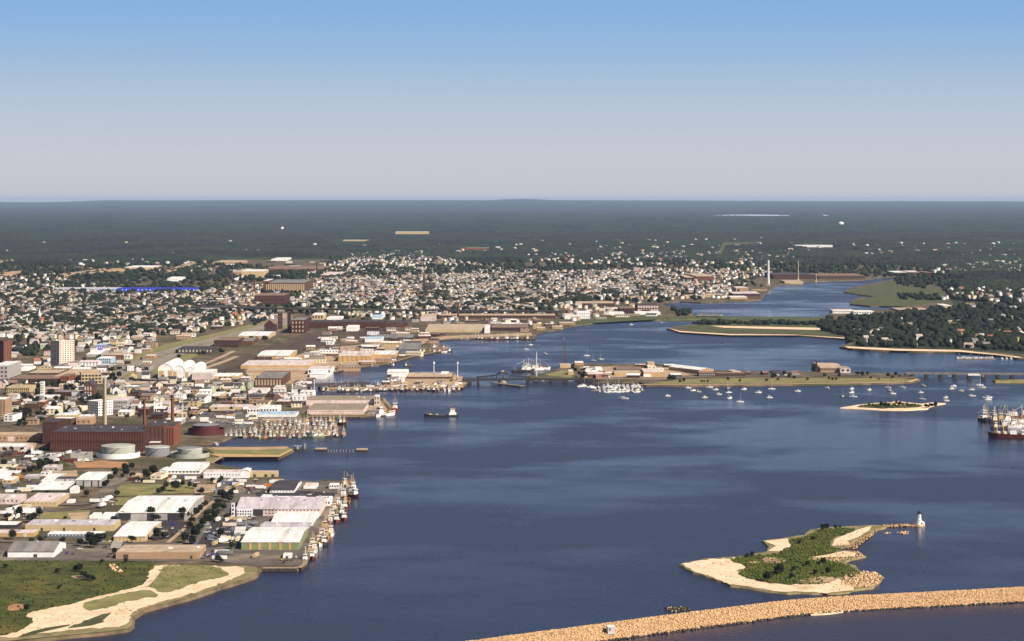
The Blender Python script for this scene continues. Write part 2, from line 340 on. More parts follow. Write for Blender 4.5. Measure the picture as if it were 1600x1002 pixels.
# paved ground of the industrial park
px_sheet('paved_ground', [(-300, 851), (180, 849), (330, 850), (472, 868), (470, 884), (405, 884), (330, 876.5), (-300, 876)], ZL + .3, M['asphalt'])
px_sheet('dock_pavement', [(345, 752), (535, 752), (476, 872), (300, 864), (322, 815)], ZL + .15, M['asphalt'])
px_sheet('car_park', [(236, 819), (250, 812), (300, 816), (294, 836), (240, 845), (230, 840)], ZL + .45, M['dark_asphalt'])
px_sheet('car_park', [(310, 832), (330, 812), (378, 815), (374, 852), (308, 856)], ZL + .6, M['dark_asphalt'])
px_sheet('car_park', [(400, 770), (420, 764), (528, 770), (520, 777), (404, 778)], ZL + .6, M['dark_asphalt'])
def road(name, pts, wd, z, m='asphalt', k=2):
    P3 = [G(x, y, z) for x, y in smooth(pts, k, False)]
    L, Rr = [], []
    for i, p in enumerate(P3):
        a = P3[max(0, i - 1)]; b = P3[min(len(P3) - 1, i + 1)]; d = (b - a); d.z = 0; d.normalize(); nn = Vector((-d.y, d.x, 0)) * wd / 2
        L.append(p + nn); Rr.append(p - nn)
    mb = MB(); n = len(P3); mb.add(L + Rr, [(i, n + i, n + i + 1, i + 1) for i in range(n - 1)])
    o = mb.build(name, M[m]); o['kind'] = 'structure'; return o
road('street', [(285, 868), (300, 845), (322, 812), (342, 775), (350, 752), (352, 742)], 13, ZL + .75)
road('street', [(96, 787), (120, 788), (150, 783), (166, 768), (182, 752), (200, 741), (215, 738)], 16, ZL + .75)
road('street', [(-40, 845), (100, 847), (200, 850), (300, 850)], 10, ZL + .75)
road('street', [(-60, 805), (60, 800), (140, 795), (160, 785)], 9, ZL + .75)
road('street', [(-60, 715), (20, 713), (60, 708), (110, 706)], 10, ZL + .6)
road('street', [(-40, 668), (12, 664), (60, 655), (88, 652)], 14, ZL + .6)
road('street', [(180, 857), (184, 845), (200, 822), (210, 812)], 9, ZL + .9, 'concrete')
road('sidewalk', [(262, 848), (278, 835), (292, 822), (306, 806), (316, 796), (334, 783)], 4, ZL + .9, 'dirt')
px_sheet('lawn', [(185, 757), (350, 757), (352, 763), (340, 768), (200, 775), (180, 775)], ZL + .3, M['dry_grass'])
px_sheet('lawn', [(178, 778), (275, 775), (300, 786), (180, 790)], ZL + .45, M['dry_grass'])
px_sheet('lawn', [(66, 798), (140, 797), (140, 811), (60, 812)], ZL + .45, M['dry_grass'])
px_sheet('lawn', [(200, 815), (236, 813), (222, 826), (198, 826)], ZL + .3, M['dry_grass'])
px_sheet('lawn', [(20, 740), (45, 722), (90, 718), (110, 727), (80, 738)], ZL + .3, M['grass'])
px_sheet('lawn', [(300, 757), (345, 757), (345, 768), (305, 772)], ZL + .6, M['dirt'])
px_sheet('bare_earth', [(105, 802), (140, 800), (136, 811), (112, 812)], ZL + .6, M['dirt'])
px_sheet('bare_earth', [(75, 737), (120, 735), (122, 745), (80, 744)], ZL + .45, M['dirt'])
px_sheet('bare_earth', [(115, 722), (160, 720), (200, 722), (200, 731), (120, 731)], ZL + .45, M['red_dirt'])
px_sheet('bare_earth', [(-60, 690), (58, 692), (52, 706), (-60, 712)], ZL + .3, M['dirt'])
px_sheet('bare_earth', [(110, 706), (145, 703), (145, 722), (110, 722)], ZL + .45, M['concrete'])
px_sheet('pier_grass', [(322, 699.5), (449, 698.5), (455, 703), (436, 712.5), (340, 712)], ZL + .3, M['dry_grass'])
px_sheet('pier_path', [(330, 699), (448, 698), (452, 701), (400, 703.5), (335, 703)], ZL + .45, M['dirt'])
px_sheet('wharf_edge', [(325, 709), (436, 711), (455, 701), (458, 703), (437, 714), (345, 714)], ZL + .6, M['orange_wall'])
px_sheet('lawn', [(345, 728), (430, 743), (432, 747), (395, 744), (345, 735)], ZL + .15, M['grass'])
px_sheet('lawn', [(322, 716), (345, 713), (352, 714), (335, 722), (322, 724)], ZL + .3, M['dry_grass'])
road('seawall_strip', [(330, 724), (350, 712)], 3, ZL + .75, 'dirt')
# state pier, wharves
px_sheet('pier_pavement', [(480, 620), (590, 620), (606, 640), (596, 647), (560, 649), (484, 649)], ZL + .3, M['dirt'])
px_sheet('wharf', [(290, 655), (400, 640), (470, 648), (473, 656), (440, 659), (403, 661), (394, 665), (370, 676), (356, 681)], ZL + .3, M['asphalt'])
px_sheet('rail_yard', smooth([(300, 578), (345, 566), (400, 550), (440, 533), (480, 520), (560, 508), (640, 516), (560, 528), (490, 545), (440, 562), (390, 578), (330, 590)], 1), ZL + .3, M['yard'])
px_sheet('bare_earth', [(380, 578), (440, 562), (500, 545), (600, 535), (700, 525), (830, 520), (832, 524), (700, 529), (670, 534), (600, 560), (540, 575), (480, 592), (470, 600), (400, 600)], ZL + .15, M['dirt'])
px_sheet('embankment', [(905, 506), (1042, 498.5), (1040, 495), (960, 492), (860, 500), (850, 512)], ZL + .3, M['salt_grass'])
px_sheet('marsh', [(1322, 456), (1345, 449.5), (1390, 441), (1420, 440), (1470, 452), (1480, 470), (1412, 479), (1366, 478), (1332, 474), (1335, 470), (1370, 463.5)], ZL + .3, M['salt_grass'])
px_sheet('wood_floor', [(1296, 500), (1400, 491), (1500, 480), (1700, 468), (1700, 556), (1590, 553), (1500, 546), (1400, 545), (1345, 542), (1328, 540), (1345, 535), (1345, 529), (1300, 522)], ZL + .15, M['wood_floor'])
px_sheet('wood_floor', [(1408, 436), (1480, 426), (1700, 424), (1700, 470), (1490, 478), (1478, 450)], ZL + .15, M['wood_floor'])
px_sheet('spit_grass', [(1052, 512), (1105, 506.5), (1285, 506.5), (1300, 525), (1200, 521), (1100, 519.5)], ZL + .3, M['salt_grass'])
px_sheet('sand_spit', [(1110, 509), (1290, 512.5), (1294, 516), (1200, 514), (1130, 512)], ZL + .45, M['sand'])
px_sheet('shore_sand', [(1045, 513.3), (1064, 517.5), (1140, 522), (1240, 523), (1330, 528.5), (1330, 530), (1250, 524), (1140, 523.8), (1062, 519)], ZL + .6, M['sand'])
px_sheet('shore_sand', [(1320, 541), (1400, 545), (1500, 547), (1590, 557), (1600, 560), (1560, 555), (1500, 549.8), (1400, 548), (1325, 544)], ZL + .45, M['sand'])
px_sheet('highway_verge', [(170, 590), (185, 565), (250, 540), (330, 522), (440, 495), (480, 500), (430, 520), (330, 548), (250, 580), (240, 600)], ZL + .15, M['dry_grass'])
road('highway', [(180, 600), (210, 578), (240, 560), (300, 542), (370, 524), (440, 506), (436, 492), (430, 484)], 62, ZL + .75, 'highway')
road('median_strip', [(180, 600), (210, 578), (240, 560), (300, 542), (370, 524), (440, 506), (436, 492), (430, 484)], 8, ZL + .95, 'dry_grass')
road('highway', [(150, 568), (200, 572), (260, 592), (300, 603)], 14, ZL + .6)
road('street', [(300, 660), (340, 640), (350, 625), (330, 612), (280, 603)], 16, ZL + .6)
road('street', [(-20, 572), (60, 570), (120, 572), (170, 570)], 16, ZL + .45)
road('access_road', [(300, 576), (330, 565), (350, 556), (366, 548)], 10, ZL + .6, 'dirt'); road('access_road', [(312, 578), (345, 567), (370, 557)], 12, ZL + .6, 'dirt')
for i in range(7):
    o = road('railway_track', [(330 + i * 6, 584 + i * .5), (400 + i * 7, 560), (470 + i * 9, 530), (560 + i * 10, 513.5)], 3.0, ZL + .6, 'dark_timber')
    o['kind'] = 'structure'
# far clearings and the distant lake, seen as pale streaks among the woods
for nm, pts, mm in [('field', [(1120, 398), (1130, 379), (1188, 378), (1190, 381), (1135, 383), (1128, 398)], 'salt_grass'),
                    ('highway_cut', [(252, 425), (300, 408), (306, 410), (262, 426)], 'dirt'), ('highway_cut', [(95, 428), (165, 419), (200, 420), (100, 431)], 'dirt'), ('field', [(-20, 428), (32, 423), (34, 427), (-20, 431)], 'dirt'),
                    ('field', [(-20, 408), (30, 404), (32, 407), (-20, 411)], 'dirt')]:
    px_sheet(nm, pts, 14.5, M[mm], depth=10)
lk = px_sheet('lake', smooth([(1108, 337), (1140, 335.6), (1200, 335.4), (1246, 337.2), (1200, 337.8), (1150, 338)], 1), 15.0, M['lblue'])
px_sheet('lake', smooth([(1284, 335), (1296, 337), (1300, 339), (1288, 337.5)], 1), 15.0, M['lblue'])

# ------------------------------------------------------------------ islands
island = [(1063, 881.5), (1070, 888), (1085, 894), (1106, 901), (1144, 915), (1194, 922), (1232, 926), (1290, 927.5), (1326, 926), (1340, 920), (1362, 918), (1372, 912), (1378, 900), (1367, 894), (1345, 893), (1337, 884), (1318, 880), (1330, 874), (1351, 869), (1342, 862), (1304, 858), (1306, 855), (1329, 854), (1331, 846), (1356, 835), (1370, 827), (1384, 823.5), (1384, 820.5), (1362, 821), (1337, 822), (1287, 824), (1265, 828), (1257, 836), (1230, 840), (1191, 845), (1203, 855), (1197, 862), (1161, 869), (1103, 873)]
px_sheet('island_shore', island, 1.2, M['wet_sand'], depth=2.5, flare=2.0, sub=7, jitter=0.9)
def shrink(pts, dx, dy):
    cx = sum(p[0] for p in pts) / len(pts); cy = sum(p[1] for p in pts) / len(pts)
    return [(x - dx * (1 if x > cx else -1), y - dy * (1 if y > cy else -1)) for x, y in pts]
px_sheet('island_sand', [(1065, 881.5), (1085, 892.5), (1106, 899.8), (1144, 913.8), (1194, 920.8), (1232, 924.8), (1290, 926.3), (1325, 924.8), (1336, 918), (1310, 905), (1250, 914), (1190, 900), (1150, 893), (1166, 885), (1150, 876), (1160, 871), (1103, 874.5)], 1.5, M['sand'], **J)
px_sheet('island_sand', [(1194, 845.5), (1230, 841.5), (1240, 853), (1222, 862), (1200, 861), (1212, 853)], 1.5, M['sand'])
px_sheet('island_sand', [(1304, 843), (1328, 832), (1352, 824), (1362, 822), (1358, 829), (1340, 840), (1325, 845), (1327, 851), (1300, 853)], 1.5, M['sand'])
px_sheet('island_sand', [(1296, 866), (1320, 861), (1338, 864), (1335, 869.5), (1296, 870.5), (1262, 872)], 2.0, M['sand'])
isl_grass = [(1142, 873), (1161, 869.5), (1188, 867.5), (1222, 866), (1219, 861), (1238, 853), (1232, 845), (1260, 838), (1280, 828), (1300, 826), (1337, 824.5), (1334, 831), (1304, 839), (1296, 846), (1298, 855), (1315, 858), (1298, 864), (1262, 871), (1287, 875), (1315, 880), (1331, 887), (1345, 894), (1335, 902), (1315, 898), (1293, 904), (1282, 913), (1249, 911), (1232, 914), (1194, 909), (1166, 903), (1152, 896), (1168, 889), (1164, 882), (1146, 878)]
px_sheet('island_grass', smooth(isl_grass, 1), 1.8, M['grass'], **J)
for q_ in ([(1186, 872), (1215, 870), (1228, 873), (1224, 879), (1200, 881)], [(1168, 878), (1186, 876.5), (1192, 879), (1172, 881)], [(1250, 906), (1275, 901), (1300, 900), (1310, 906), (1280, 911), (1252, 912)]): px_sheet('island_clearing', smooth(q_, 1), 2.1, M['dirt' if q_[0][0] != 1186 else 'brown_wall'], **J)
px_sheet('sandbar', smooth([(1260, 960.5), (1285, 955), (1310, 951), (1335, 949.5), (1338, 952), (1315, 956), (1290, 959.5)], 1), .5, M['sand'], depth=1, flare=3)
isl2 = [(1313, 637), (1340, 632.5), (1372, 629.5), (1410, 628), (1440, 631), (1456, 628.8), (1476, 630), (1464, 633), (1450, 636), (1448, 639.3), (1412, 641), (1375, 640.3), (1345, 638.5)]
px_sheet('small_island', isl2, 1.0, M['sand'], depth=2, flare=3, sub=12, jitter=.7)
px_sheet('small_island_grass', smooth([(1335, 635.5), (1360, 631), (1410, 629.5), (1436, 632), (1444, 634.5), (1430, 637), (1380, 638), (1350, 637)], 1), 1.3, M['grass'])
# the long island with the road bridge
pope = [(822, 588), (850, 583), (868, 577), (884, 571), (900, 568), (960, 568.5), (1030, 569), (1060, 574), (1100, 578), (1180, 580), (1260, 580.5), (1340, 582), (1400, 583), (1434, 590), (1436, 594), (1420, 597.5), (1330, 599.5), (1200, 601), (1100, 602), (1010, 602), (1000, 597), (930, 596), (880, 592), (840, 589.5)]
px_sheet('long_island', pope, ZL, M['ground'], depth=4, flare=4)
px_sheet('island_lawn', [(1040, 596), (1075, 592), (1200, 591), (1400, 591), (1430, 594), (1400, 597.5), (1200, 599), (1010, 600.5)], ZL + .15, M['dry_grass'])
road('seawall', [(1000, 601.2), (1100, 601.2), (1200, 600.2), (1330, 598.8), (1420, 596.8), (1434, 592.5)], 6, ZL + .4, 'rock_pale', 0)
px_sheet('yard_pavement', [(905, 573), (1040, 573), (1080, 586), (1040, 592), (930, 592)], ZL + .15, M['dirt'])
px_sheet('island_lawn', [(850, 585), (880, 578), (900, 580), (892, 590), (860, 588)], ZL + .3, M['dry_grass'])
road('island_road', [(905, 590), (960, 590.5), (1040, 590), (1120, 588.5), (1250, 586.5), (1350, 585.5), (1420, 585)], 18, ZL + .45, 'asphalt')
pier2 = [(508, 605.8), (560, 605), (596, 603.5), (610, 597), (604, 591), (640, 582.5), (700, 583.5), (722, 588), (728, 598), (720, 606), (640, 607), (560, 608.2), (515, 608)]
px_sheet('fish_pier', pier2, ZL, M['dirt'], depth=4, flare=0.5)
px_sheet('fairhaven_spit', [(1552, 594), (1600, 593), (1700, 593), (1700, 596.5), (1600, 596.5), (1556, 596)], ZL, M['dry_grass'], depth=4, flare=4)
px_sheet('causeway', [(1040, 495.2), (1090, 494.2), (1290, 495.5), (1292, 504.5), (1200, 503), (1108, 501.5), (1100, 498), (1044, 499.5)], ZL + .8, M['salt_grass'], depth=4, flare=5)
# ------------------------------------------------------------------ buildings
FOOT = []           # (cx, cy, radius_x, radius_y) world footprints kept clear of houses, trees, cars
LAND = []           # landmarks: (short name, px, py)
_win = {}
def win_mesh(w, h, m):
    k = (round(w, 1), round(h, 1), m.name)
    if k not in _win: _win[k] = MB().box(-w / 2, w / 2, -.12, .12, -h / 2, h / 2).mesh('window', [m])
    return _win[k]
def windows(t, w, d, h, front, side, m, pane=(0.5, 0.55), z0=1.2, left=None):
    """grids of windows, one part each: front=(cols, rows), side = right-hand wall, left = left-hand wall"""
    jobs = []
    for (g, wall) in ((front, 'f'), (side, 'r'), (left, 'l')):
        if not g: continue
        c, r = g; L = w if wall == 'f' else d
        cw, ch = L / c, (h - z0) / r
        me = win_mesh(cw * pane[0], ch * pane[1], m)
        for i in range(c):
            for j in range(r):
                u = (i + .5) * cw; z = z0 + (j + .5) * ch
                if wall == 'f': jobs.append((me, (u, 0, z), 0))
                elif wall == 'r': jobs.append((me, (w, u, z), math.pi / 2))
                else: jobs.append((me, (0, u, z), math.pi / 2))
    keep, rest = jobs[:96], jobs[96:]
    for me, loc, rz in keep:
        o = bpy.data.objects.new('window', me); COL.objects.link(o); o.parent = t; o.location = loc; o.rotation_euler = (0, 0, rz)
    if rest:
        mb = MB()
        for me, loc, rz in rest:
            c, s = math.cos(rz), math.sin(rz); vs = [(v.co.x * c - v.co.y * s + loc[0], v.co.x * s + v.co.y * c + loc[1], v.co.z + loc[2]) for v in me.vertices]
            mb.add(vs, [tuple(p.vertices) for p in me.polygons])
        mb.build('window_rows', m, t)['kind'] = 'stuff'
def bld(name, label, cat, xl, xr, yb, ye, yk, wall, roof, kind='flat', rot=0.0, fw=None, sw=None, lw=None, doors=(), wm='glass', pane=(0.5, 0.55), vents=0, d=None, h=None, short=None, bays=(), baym='dark_steel', z=ZL, stack=False, group=None, land=True, rise=None, trim=None, w=None):
    D = D_of(yb, z); mp = D / F
    w_ = w or (xr - xl) * mp
    if h is None: h = max(2.5, (yb - ye) * mp)
    if d is None:
        D2 = F * (H - z - h) / (yk - HZ); d = D2 - D
        if kind == 'gable': d = d * 1.75
        d = max(6.0, min(d, 400.0))
    p = G(xl, yb, z); rz = R(rot)
    t = empty(name, p, rz); tag(t, label, cat, group)
    b = MB()
    if kind in ('flat', 'parapet'):
        b.box(0, w_, 0, d, -3, h); b.build('wall', M[wall], t)
        rb = MB().box(.4, w_ - .4, .4, d - .4, h, h + .25)
        if kind == 'parapet':
            for q in ((0, w_, 0, .4), (0, w_, d - .4, d), (0, .4, .4, d - .4), (w_ - .4, w_, .4, d - .4)): rb.box(*q, h, h + .9, 1)
        ro = rb.build('roof', [M[roof], M[wall]], t)
    elif kind == 'gable':       # ridge along the front
        rs = rise if rise is not None else min(0.11 * d, h * .7 + 1)
        b.add([(0, 0, -3), (w_, 0, -3), (w_, d, -3), (0, d, -3), (0, 0, h), (w_, 0, h), (w_, d, h), (0, d, h), (0, d / 2, h + rs), (w_, d / 2, h + rs)],
              [(0, 1, 5, 4), (1, 2, 6, 9, 5), (2, 3, 7, 6), (3, 0, 4, 8, 7)]); b.build('wall', M[wall], t)
        k = rs / (d / 2); o_ = .5
        rb = MB()
        for (ya, yb_) in ((-o_, d / 2), (d + o_, d / 2)):
            za = h - k * o_
            vs = [(-o_, ya, za), (w_ + o_, ya, za), (w_ + o_, yb_, h + rs), (-o_, yb_, h + rs)]
            rb.add(vs + [(x, y, z_ + .3) for x, y, z_ in vs], [(4, 5, 6, 7), (3, 2, 1, 0), (0, 1, 5, 4), (1, 2, 6, 5), (3, 0, 4, 7), (2, 3, 7, 6)])
        ro = rb.build('roof', M[roof], t)
    elif kind == 'gable_y':     # ridge running away, gable to the front
        rs = rise if rise is not None else w_ * .12
        b.add([(0, 0, -3), (w_, 0, -3), (w_, d, -3), (0, d, -3), (0, 0, h), (w_, 0, h), (w_, d, h), (0, d, h), (w_ / 2, 0, h + rs), (w_ / 2, d, h + rs)],
              [(0, 1, 5, 8, 4), (1, 2, 6, 5), (2, 3, 7, 9, 6), (3, 0, 4, 7)]); b.build('wall', M[wall], t)
        k = rs / (w_ / 2); o_ = .5; rb = MB()
        for xa in (-o_, w_ + o_):
            vs = [(xa, -o_, h - k * o_), (w_ / 2, -o_, h + rs), (w_ / 2, d + o_, h + rs), (xa, d + o_, h - k * o_)]
            rb.add(vs + [(x, y, z_ + .3) for x, y, z_ in vs], [(4, 5, 6, 7), (3, 2, 1, 0), (0, 1, 5, 4), (1, 2, 6, 5), (3, 0, 4, 7), (2, 3, 7, 6)])
        ro = rb.build('roof', M[roof], t)
    elif kind == 'vault':       # arched roof, axis running away
        rs = rise if rise is not None else w_ * .2; n = 14
        pr = [(w_ / 2 - w_ / 2 * math.cos(math.pi * i / n), h + rs * math.sin(math.pi * i / n)) for i in range(n + 1)]
        vs = [(0, 0, -3), (w_, 0, -3)] + [(x, 0, z_) for x, z_ in reversed(pr)]; m_ = len(vs)
        b.add(vs + [(x, d, z_) for x, y, z_ in vs], [tuple(range(m_)), tuple(reversed(range(m_, 2 * m_))), (1, m_ + 1, m_ + 2, 2), (m_, 0, m_ - 1, 2 * m_ - 1)]); b.build('wall', M[wall], t)
        rb = MB(); vs = [(x, y, z_) for y in (-.6, d + .6) for x, z_ in pr]; k = n + 1
        vs2 = [(x, y, z_ + .35) for x, y, z_ in vs]
        rb.add(vs2, [(i, i + 1, k + i + 1, k + i) for i in range(n)]); rb.add(vs, [(i + 1, i, k + i, k + i + 1) for i in range(n)])
        rb.add([vs[i] for i in range(k)] + [vs2[i] for i in range(k)], [(i, i + 1, k + i + 1, k + i) for i in range(n)])
        ro = rb.build('roof', M[roof], t, smooth=False)
    for i in range(vents):
        u = w_ * (i + .6 + rnd.uniform(-.2, .2)) / vents; v = d * rnd.uniform(.3, .75); s_ = rnd.uniform(.7, 1.6)
        zz = h - .2 if kind != 'gable' else h + (rs * (v / (d / 2)) if v < d / 2 else rs * (2 - v / (d / 2))) - .3
        MB().box(-s_, s_, -s_, s_, 0, rnd.uniform(1.2, 2.2)).build('roof_vent', M[rnd.choice(['steel', 'white', 'grey_wall'])], ro, (u, v, zz))
    if fw or sw or lw: windows(t, w_, d, h, fw, sw, M[wm], pane, left=lw)
    for i, q in enumerate(doors):
        fx, fww, hh = q[:3]; mm = q[3] if len(q) > 3 else 'door'
        MB().box(-fww / 2, fww / 2, -.15, .1, 0, min(hh, h - .4)).build('door', M[mm], t, (w_ * fx, -.02, 0))
    for (a, c) in bays:
        MB().box(w_ * a, w_ * c, -.25, .1, 0, h - .5).build('bay', M[baym], t)
    if trim: MB().box(-.1, w_ + .1, -.2, -.02, h - .9, h - .1).build('fascia', M[trim], t)
    c, s = math.cos(rz), math.sin(rz)
    FOOT.append((p.x + c * w_ / 2 - s * d / 2, p.y + s * w_ / 2 + c * d / 2, abs(c) * w_ / 2 + abs(s) * d / 2 + 2, abs(c) * d / 2 + abs(s) * w_ / 2 + 2))
    if short and land: LAND.append((short, (xl + xr) / 2, yb))
    return t, w_, d, h
B = bld
# --- industrial park, front rows
B('warehouse', 'long brown metal warehouse at the edge of the green meadow', 'warehouse', 181, 312, 874, 863, 851.5, 'brown_wall', 'tan_roof', 'flat', doors=[(.12, 4, 4), (.9, 2, 3)], vents=4, short='brown warehouse by the meadow')
B('warehouse', 'white walled shed with grey roof on the meadow edge, nearest the left border', 'warehouse', 12, 84, 871.5, 862, 853.5, 'white', 'grey_roof', 'gable', doors=[(.6, 3, 3)], vents=1, short='white shed on the meadow edge')
B('shed', 'tiny white block shed standing behind the white walled shed', 'shed', 85, 92, 860, 850, 848, 'white', 'white_roof', 'flat')
B('warehouse', 'green walled quayside warehouse with yellow bays and a white roof', 'warehouse', 377, 467, 859.5, 847.5, 834, 'green_wall', 'white_roof', 'gable', bays=[(.13, .18), (.29, .34), (.47, .52), (.65, .70), (.82, .86)], baym='orange_wall', vents=2, short='green quayside warehouse', rise=2.5)
B('warehouse', 'lilac roofed fish house just behind the green warehouse', 'warehouse', 402, 476, 837.5, 833, 823, 'grey_wall', 'lilac_roof', 'gable', vents=2)
B('warehouse', 'white roofed fish house with dark loading gap, second behind the green warehouse', 'warehouse', 424, 488, 822, 817, 807.5, 'white', 'white_roof', 'gable', bays=[(.05, .2), (.45, .6)], vents=2)
B('warehouse', 'narrow white roofed fish house between two white quayside roofs', 'warehouse', 433, 497, 810, 806, 799.5, 'white', 'white_roof', 'flat', bays=[(.0, .35)], vents=1)
B('warehouse', 'longest quayside warehouse with lilac roof and small square windows', 'warehouse', 369, 500, 806.5, 795.5, 785, 'pink_roof', 'lilac_roof', 'gable', fw=(24, 2), pane=(.4, .35), bays=[(.2, .32)], vents=6, short='long lilac roofed warehouse')
B('office', 'white two storey office front joined to the lilac roofed warehouse', 'office', 370, 394, 807.5, 797, 794, 'white', 'white_roof', 'flat', fw=(6, 2), d=8, land=False)
B('silo', 'tall narrow white silo tower beside the lilac roofed warehouse', 'silo', 361.5, 366.5, 808, 786, 785, 'white', 'lblue', 'flat', d=3, h=12.5, fw=(1, 3))
B('warehouse', 'white roofed processing plant with pale blue left end', 'warehouse', 418, 474, 786, 782, 775.5, 'white', 'white_roof', 'flat', vents=3)
B('warehouse', 'pale blue roofed block at the left end of the white processing plant', 'warehouse', 405, 421, 783, 779.5, 773, 'lblue', 'white_roof', 'flat')
B('warehouse', 'broad white stepped block at the quay end of the processing plant', 'warehouse', 490, 516, 791, 782, 775.5, 'white', 'white_roof', 'flat', fw=(6, 1), vents=1)
B('shed', 'grey roofed link shed between two white quayside blocks', 'shed', 472, 490, 787, 784, 779, 'white', 'grey_roof', 'flat', vents=1)
B('warehouse', 'white walled shed with black tar roof near the fishing quay', 'warehouse', 422, 460, 771, 765.5, 757, 'white', 'dark_roof', 'gable', rise=2, fw=(8, 1), pane=(.3, .3), short='black roofed white shed')
B('shed', 'pink and white low shed right of the black roofed shed', 'shed', 474, 494, 764, 760, 754.5, 'white', 'pink_roof', 'flat')
B('office', 'small white office block at the tip of the fishing quay', 'office', 514, 529, 764, 757.5, 754.5, 'white', 'white_roof', 'flat', fw=(4, 1), d=12)
B('shed', 'white flat shed at the seawall corner in front of the green warehouse', 'shed', 442, 455, 873, 867, 864, 'white', 'white_roof', 'flat', doors=[(.5, 2, 2)])
B('warehouse', 'long low white building with pink roof beside the inlet', 'warehouse', 318, 376, 747.5, 738, 734, 'white', 'pink_roof', 'flat', fw=(12, 1), pane=(.25, .3), vents=3, short='low white building by the inlet')
B('shed', 'white gable fronted block at the right end of the pink roofed building', 'shed', 377, 389, 747, 736, 733, 'white', 'white_roof', 'gable_y', d=20)
B('warehouse', 'tan walled shed continuing behind the white gable fronted block', 'warehouse', 389, 433, 745.5, 738, 735.5, 'tan_wall', 'tan_roof', 'flat', doors=[(.2, 3, 3), (.6, 3, 3), (.85, 3, 3)])
B('warehouse', 'white roofed building with pink rear roof below the grey tanks', 'warehouse', 262, 312, 741, 736, 728, 'white', 'white_roof', 'gable', fw=(9, 1), vents=2, short='white building below the tanks')
B('shed', 'small white shed left of the building below the tanks', 'shed', 249, 260, 743, 736, 731, 'white', 'white_roof', 'gable_y')
B('warehouse', 'big white roofed warehouse with four dark openings in the middle of the park', 'warehouse', 184, 291, 813.5, 801.5, 786, 'grey_wall', 'white_roof', 'gable', bays=[(.01, .19), (.43, .53), (.73, .97)], baym='dark_steel', vents=3, short='big white roofed warehouse', rise=3)
B('warehouse', 'white roofed shed with ochre striped walls left of the street', 'warehouse', 178, 227, 846.5, 838.5, 825, 'tan_wall', 'white_roof', 'gable', bays=[(.06, .1), (.18, .22), (.30, .34), (.42, .46), (.56, .6), (.7, .74), (.84, .88)], baym='orange_wall', short='ochre striped shed', rise=2)
B('warehouse', 'long tan walled warehouse with lilac roof in the left foreground', 'warehouse', 39, 178, 830, 820.5, 812, 'tan_wall', 'lilac_roof', 'flat', doors=[(.19, 2, 3), (.44, 2, 3), (.78, 2, 3)], vents=5, short='long tan warehouse')
B('office', 'low white roofed office with blue grey front before the tan warehouse', 'office', 73, 160, 840.5, 835, 830.5, 'blue_wall', 'white_roof', 'flat', fw=(16, 1), wm='white', pane=(.2, .5), vents=4, short='blue grey fronted office')
B('warehouse', 'ochre walled building with pinkish roof at the left border', 'warehouse', -40, 53, 839, 833, 828, 'orange_wall', 'pink_roof', 'flat', doors=[(.6, 3, 3, 'door_w'), (.85, 3, 3, 'door_w')], vents=2)
B('shed', 'white roofed shed with black front at the left border', 'shed', -30, 26, 825.5, 820.5, 815, 'dark_steel', 'white_roof', 'flat')
B('warehouse', 'white twin roofed shed, right block, left of the big white warehouse', 'warehouse', 153, 182, 813.5, 811, 800.5, 'white', 'white_roof', 'flat', vents=1)
B('shed', 'smaller left block of the white twin sheds', 'shed', 139, 151.5, 811, 809, 801, 'white', 'white_roof', 'flat')
B('warehouse', 'pinkish white roofed shed with tan walls, parked cars before it', 'warehouse', 37, 88, 792, 784, 770.5, 'tan_wall', 'pink_roof', 'flat', fw=(8, 1), pane=(.15, .3), vents=3, short='pink roofed tan shed')
B('warehouse', 'pinkish roofed building left of the pink roofed tan shed, cut by the border', 'warehouse', -50, 29, 788, 779.5, 772, 'pink_roof', 'pink_roof', 'flat', fw=(12, 1), pane=(.3, .4), vents=2)
B('warehouse', 'white double roofed shed with dark green front', 'warehouse', 51, 103, 769.5, 765.5, 756.5, 'dark_steel', 'white_roof', 'gable', trim='green_wall', vents=2, rise=1.5)
B('shed', 'small white roofed shed with tan wall behind the double roofed shed', 'shed', 64, 84, 757.5, 752.5, 745.5, 'tan_wall', 'white_roof', 'gable', vents=1, rise=1.5)
B('shed', 'grey walled shed with black bays between two white roofed sheds', 'shed', 86, 119, 757, 748.5, 745, 'grey_wall', 'dark_roof', 'flat', bays=[(.44, .5), (.7, .75), (.88, .93)])
B('warehouse', 'white roofed warehouse with grey wall and three black posts', 'warehouse', 119, 157, 760.5, 750.5, 743, 'grey_wall', 'white_roof', 'gable', bays=[(.28, .33), (.62, .67), (.9, .94)], rise=1.5, short='white roofed grey warehouse')
B('shed', 'small white block right of the double roofed shed', 'shed', 109, 122, 771, 763, 759, 'white', 'white_roof', 'flat')
B('shed', 'tiny white flat shed beside the street bend', 'shed', 104, 114, 787.5, 783, 780, 'white', 'white_roof', 'flat')
B('warehouse', 'white roofed grey green shed high on the left border', 'warehouse', -30, 14, 752.5, 748.5, 741, 'green_wall', 'white_roof', 'gable', rise=1)
B('shed', 'grey shed with white roof above the left border shed', 'shed', -30, 5, 742, 738, 733, 'blue_wall', 'white_roof', 'flat')
B('shed', 'low grey roofed shed next to the orange trailer', 'shed', 38, 58, 748, 745, 741, 'grey_wall', 'lilac_roof', 'flat')
B('warehouse', 'long low building with bright white roof at the left border', 'warehouse', -30, 36, 702, 698, 693, 'grey_wall', 'white_roof', 'flat')
B('warehouse', 'tan building with square dark windows left of the power plant', 'factory', -30, 64, 690, 681, 676, 'brown_wall', 'tan_roof', 'parapet', fw=(14, 1), pane=(.3, .35), doors=[(.5, 8, 6, 'pink_roof')], short='tan building left of the power plant')
B('shed', 'pinkish block beside the white roofed border building', 'shed', 38, 48, 706, 697, 695, 'pink_roof', 'pink_roof', 'flat')
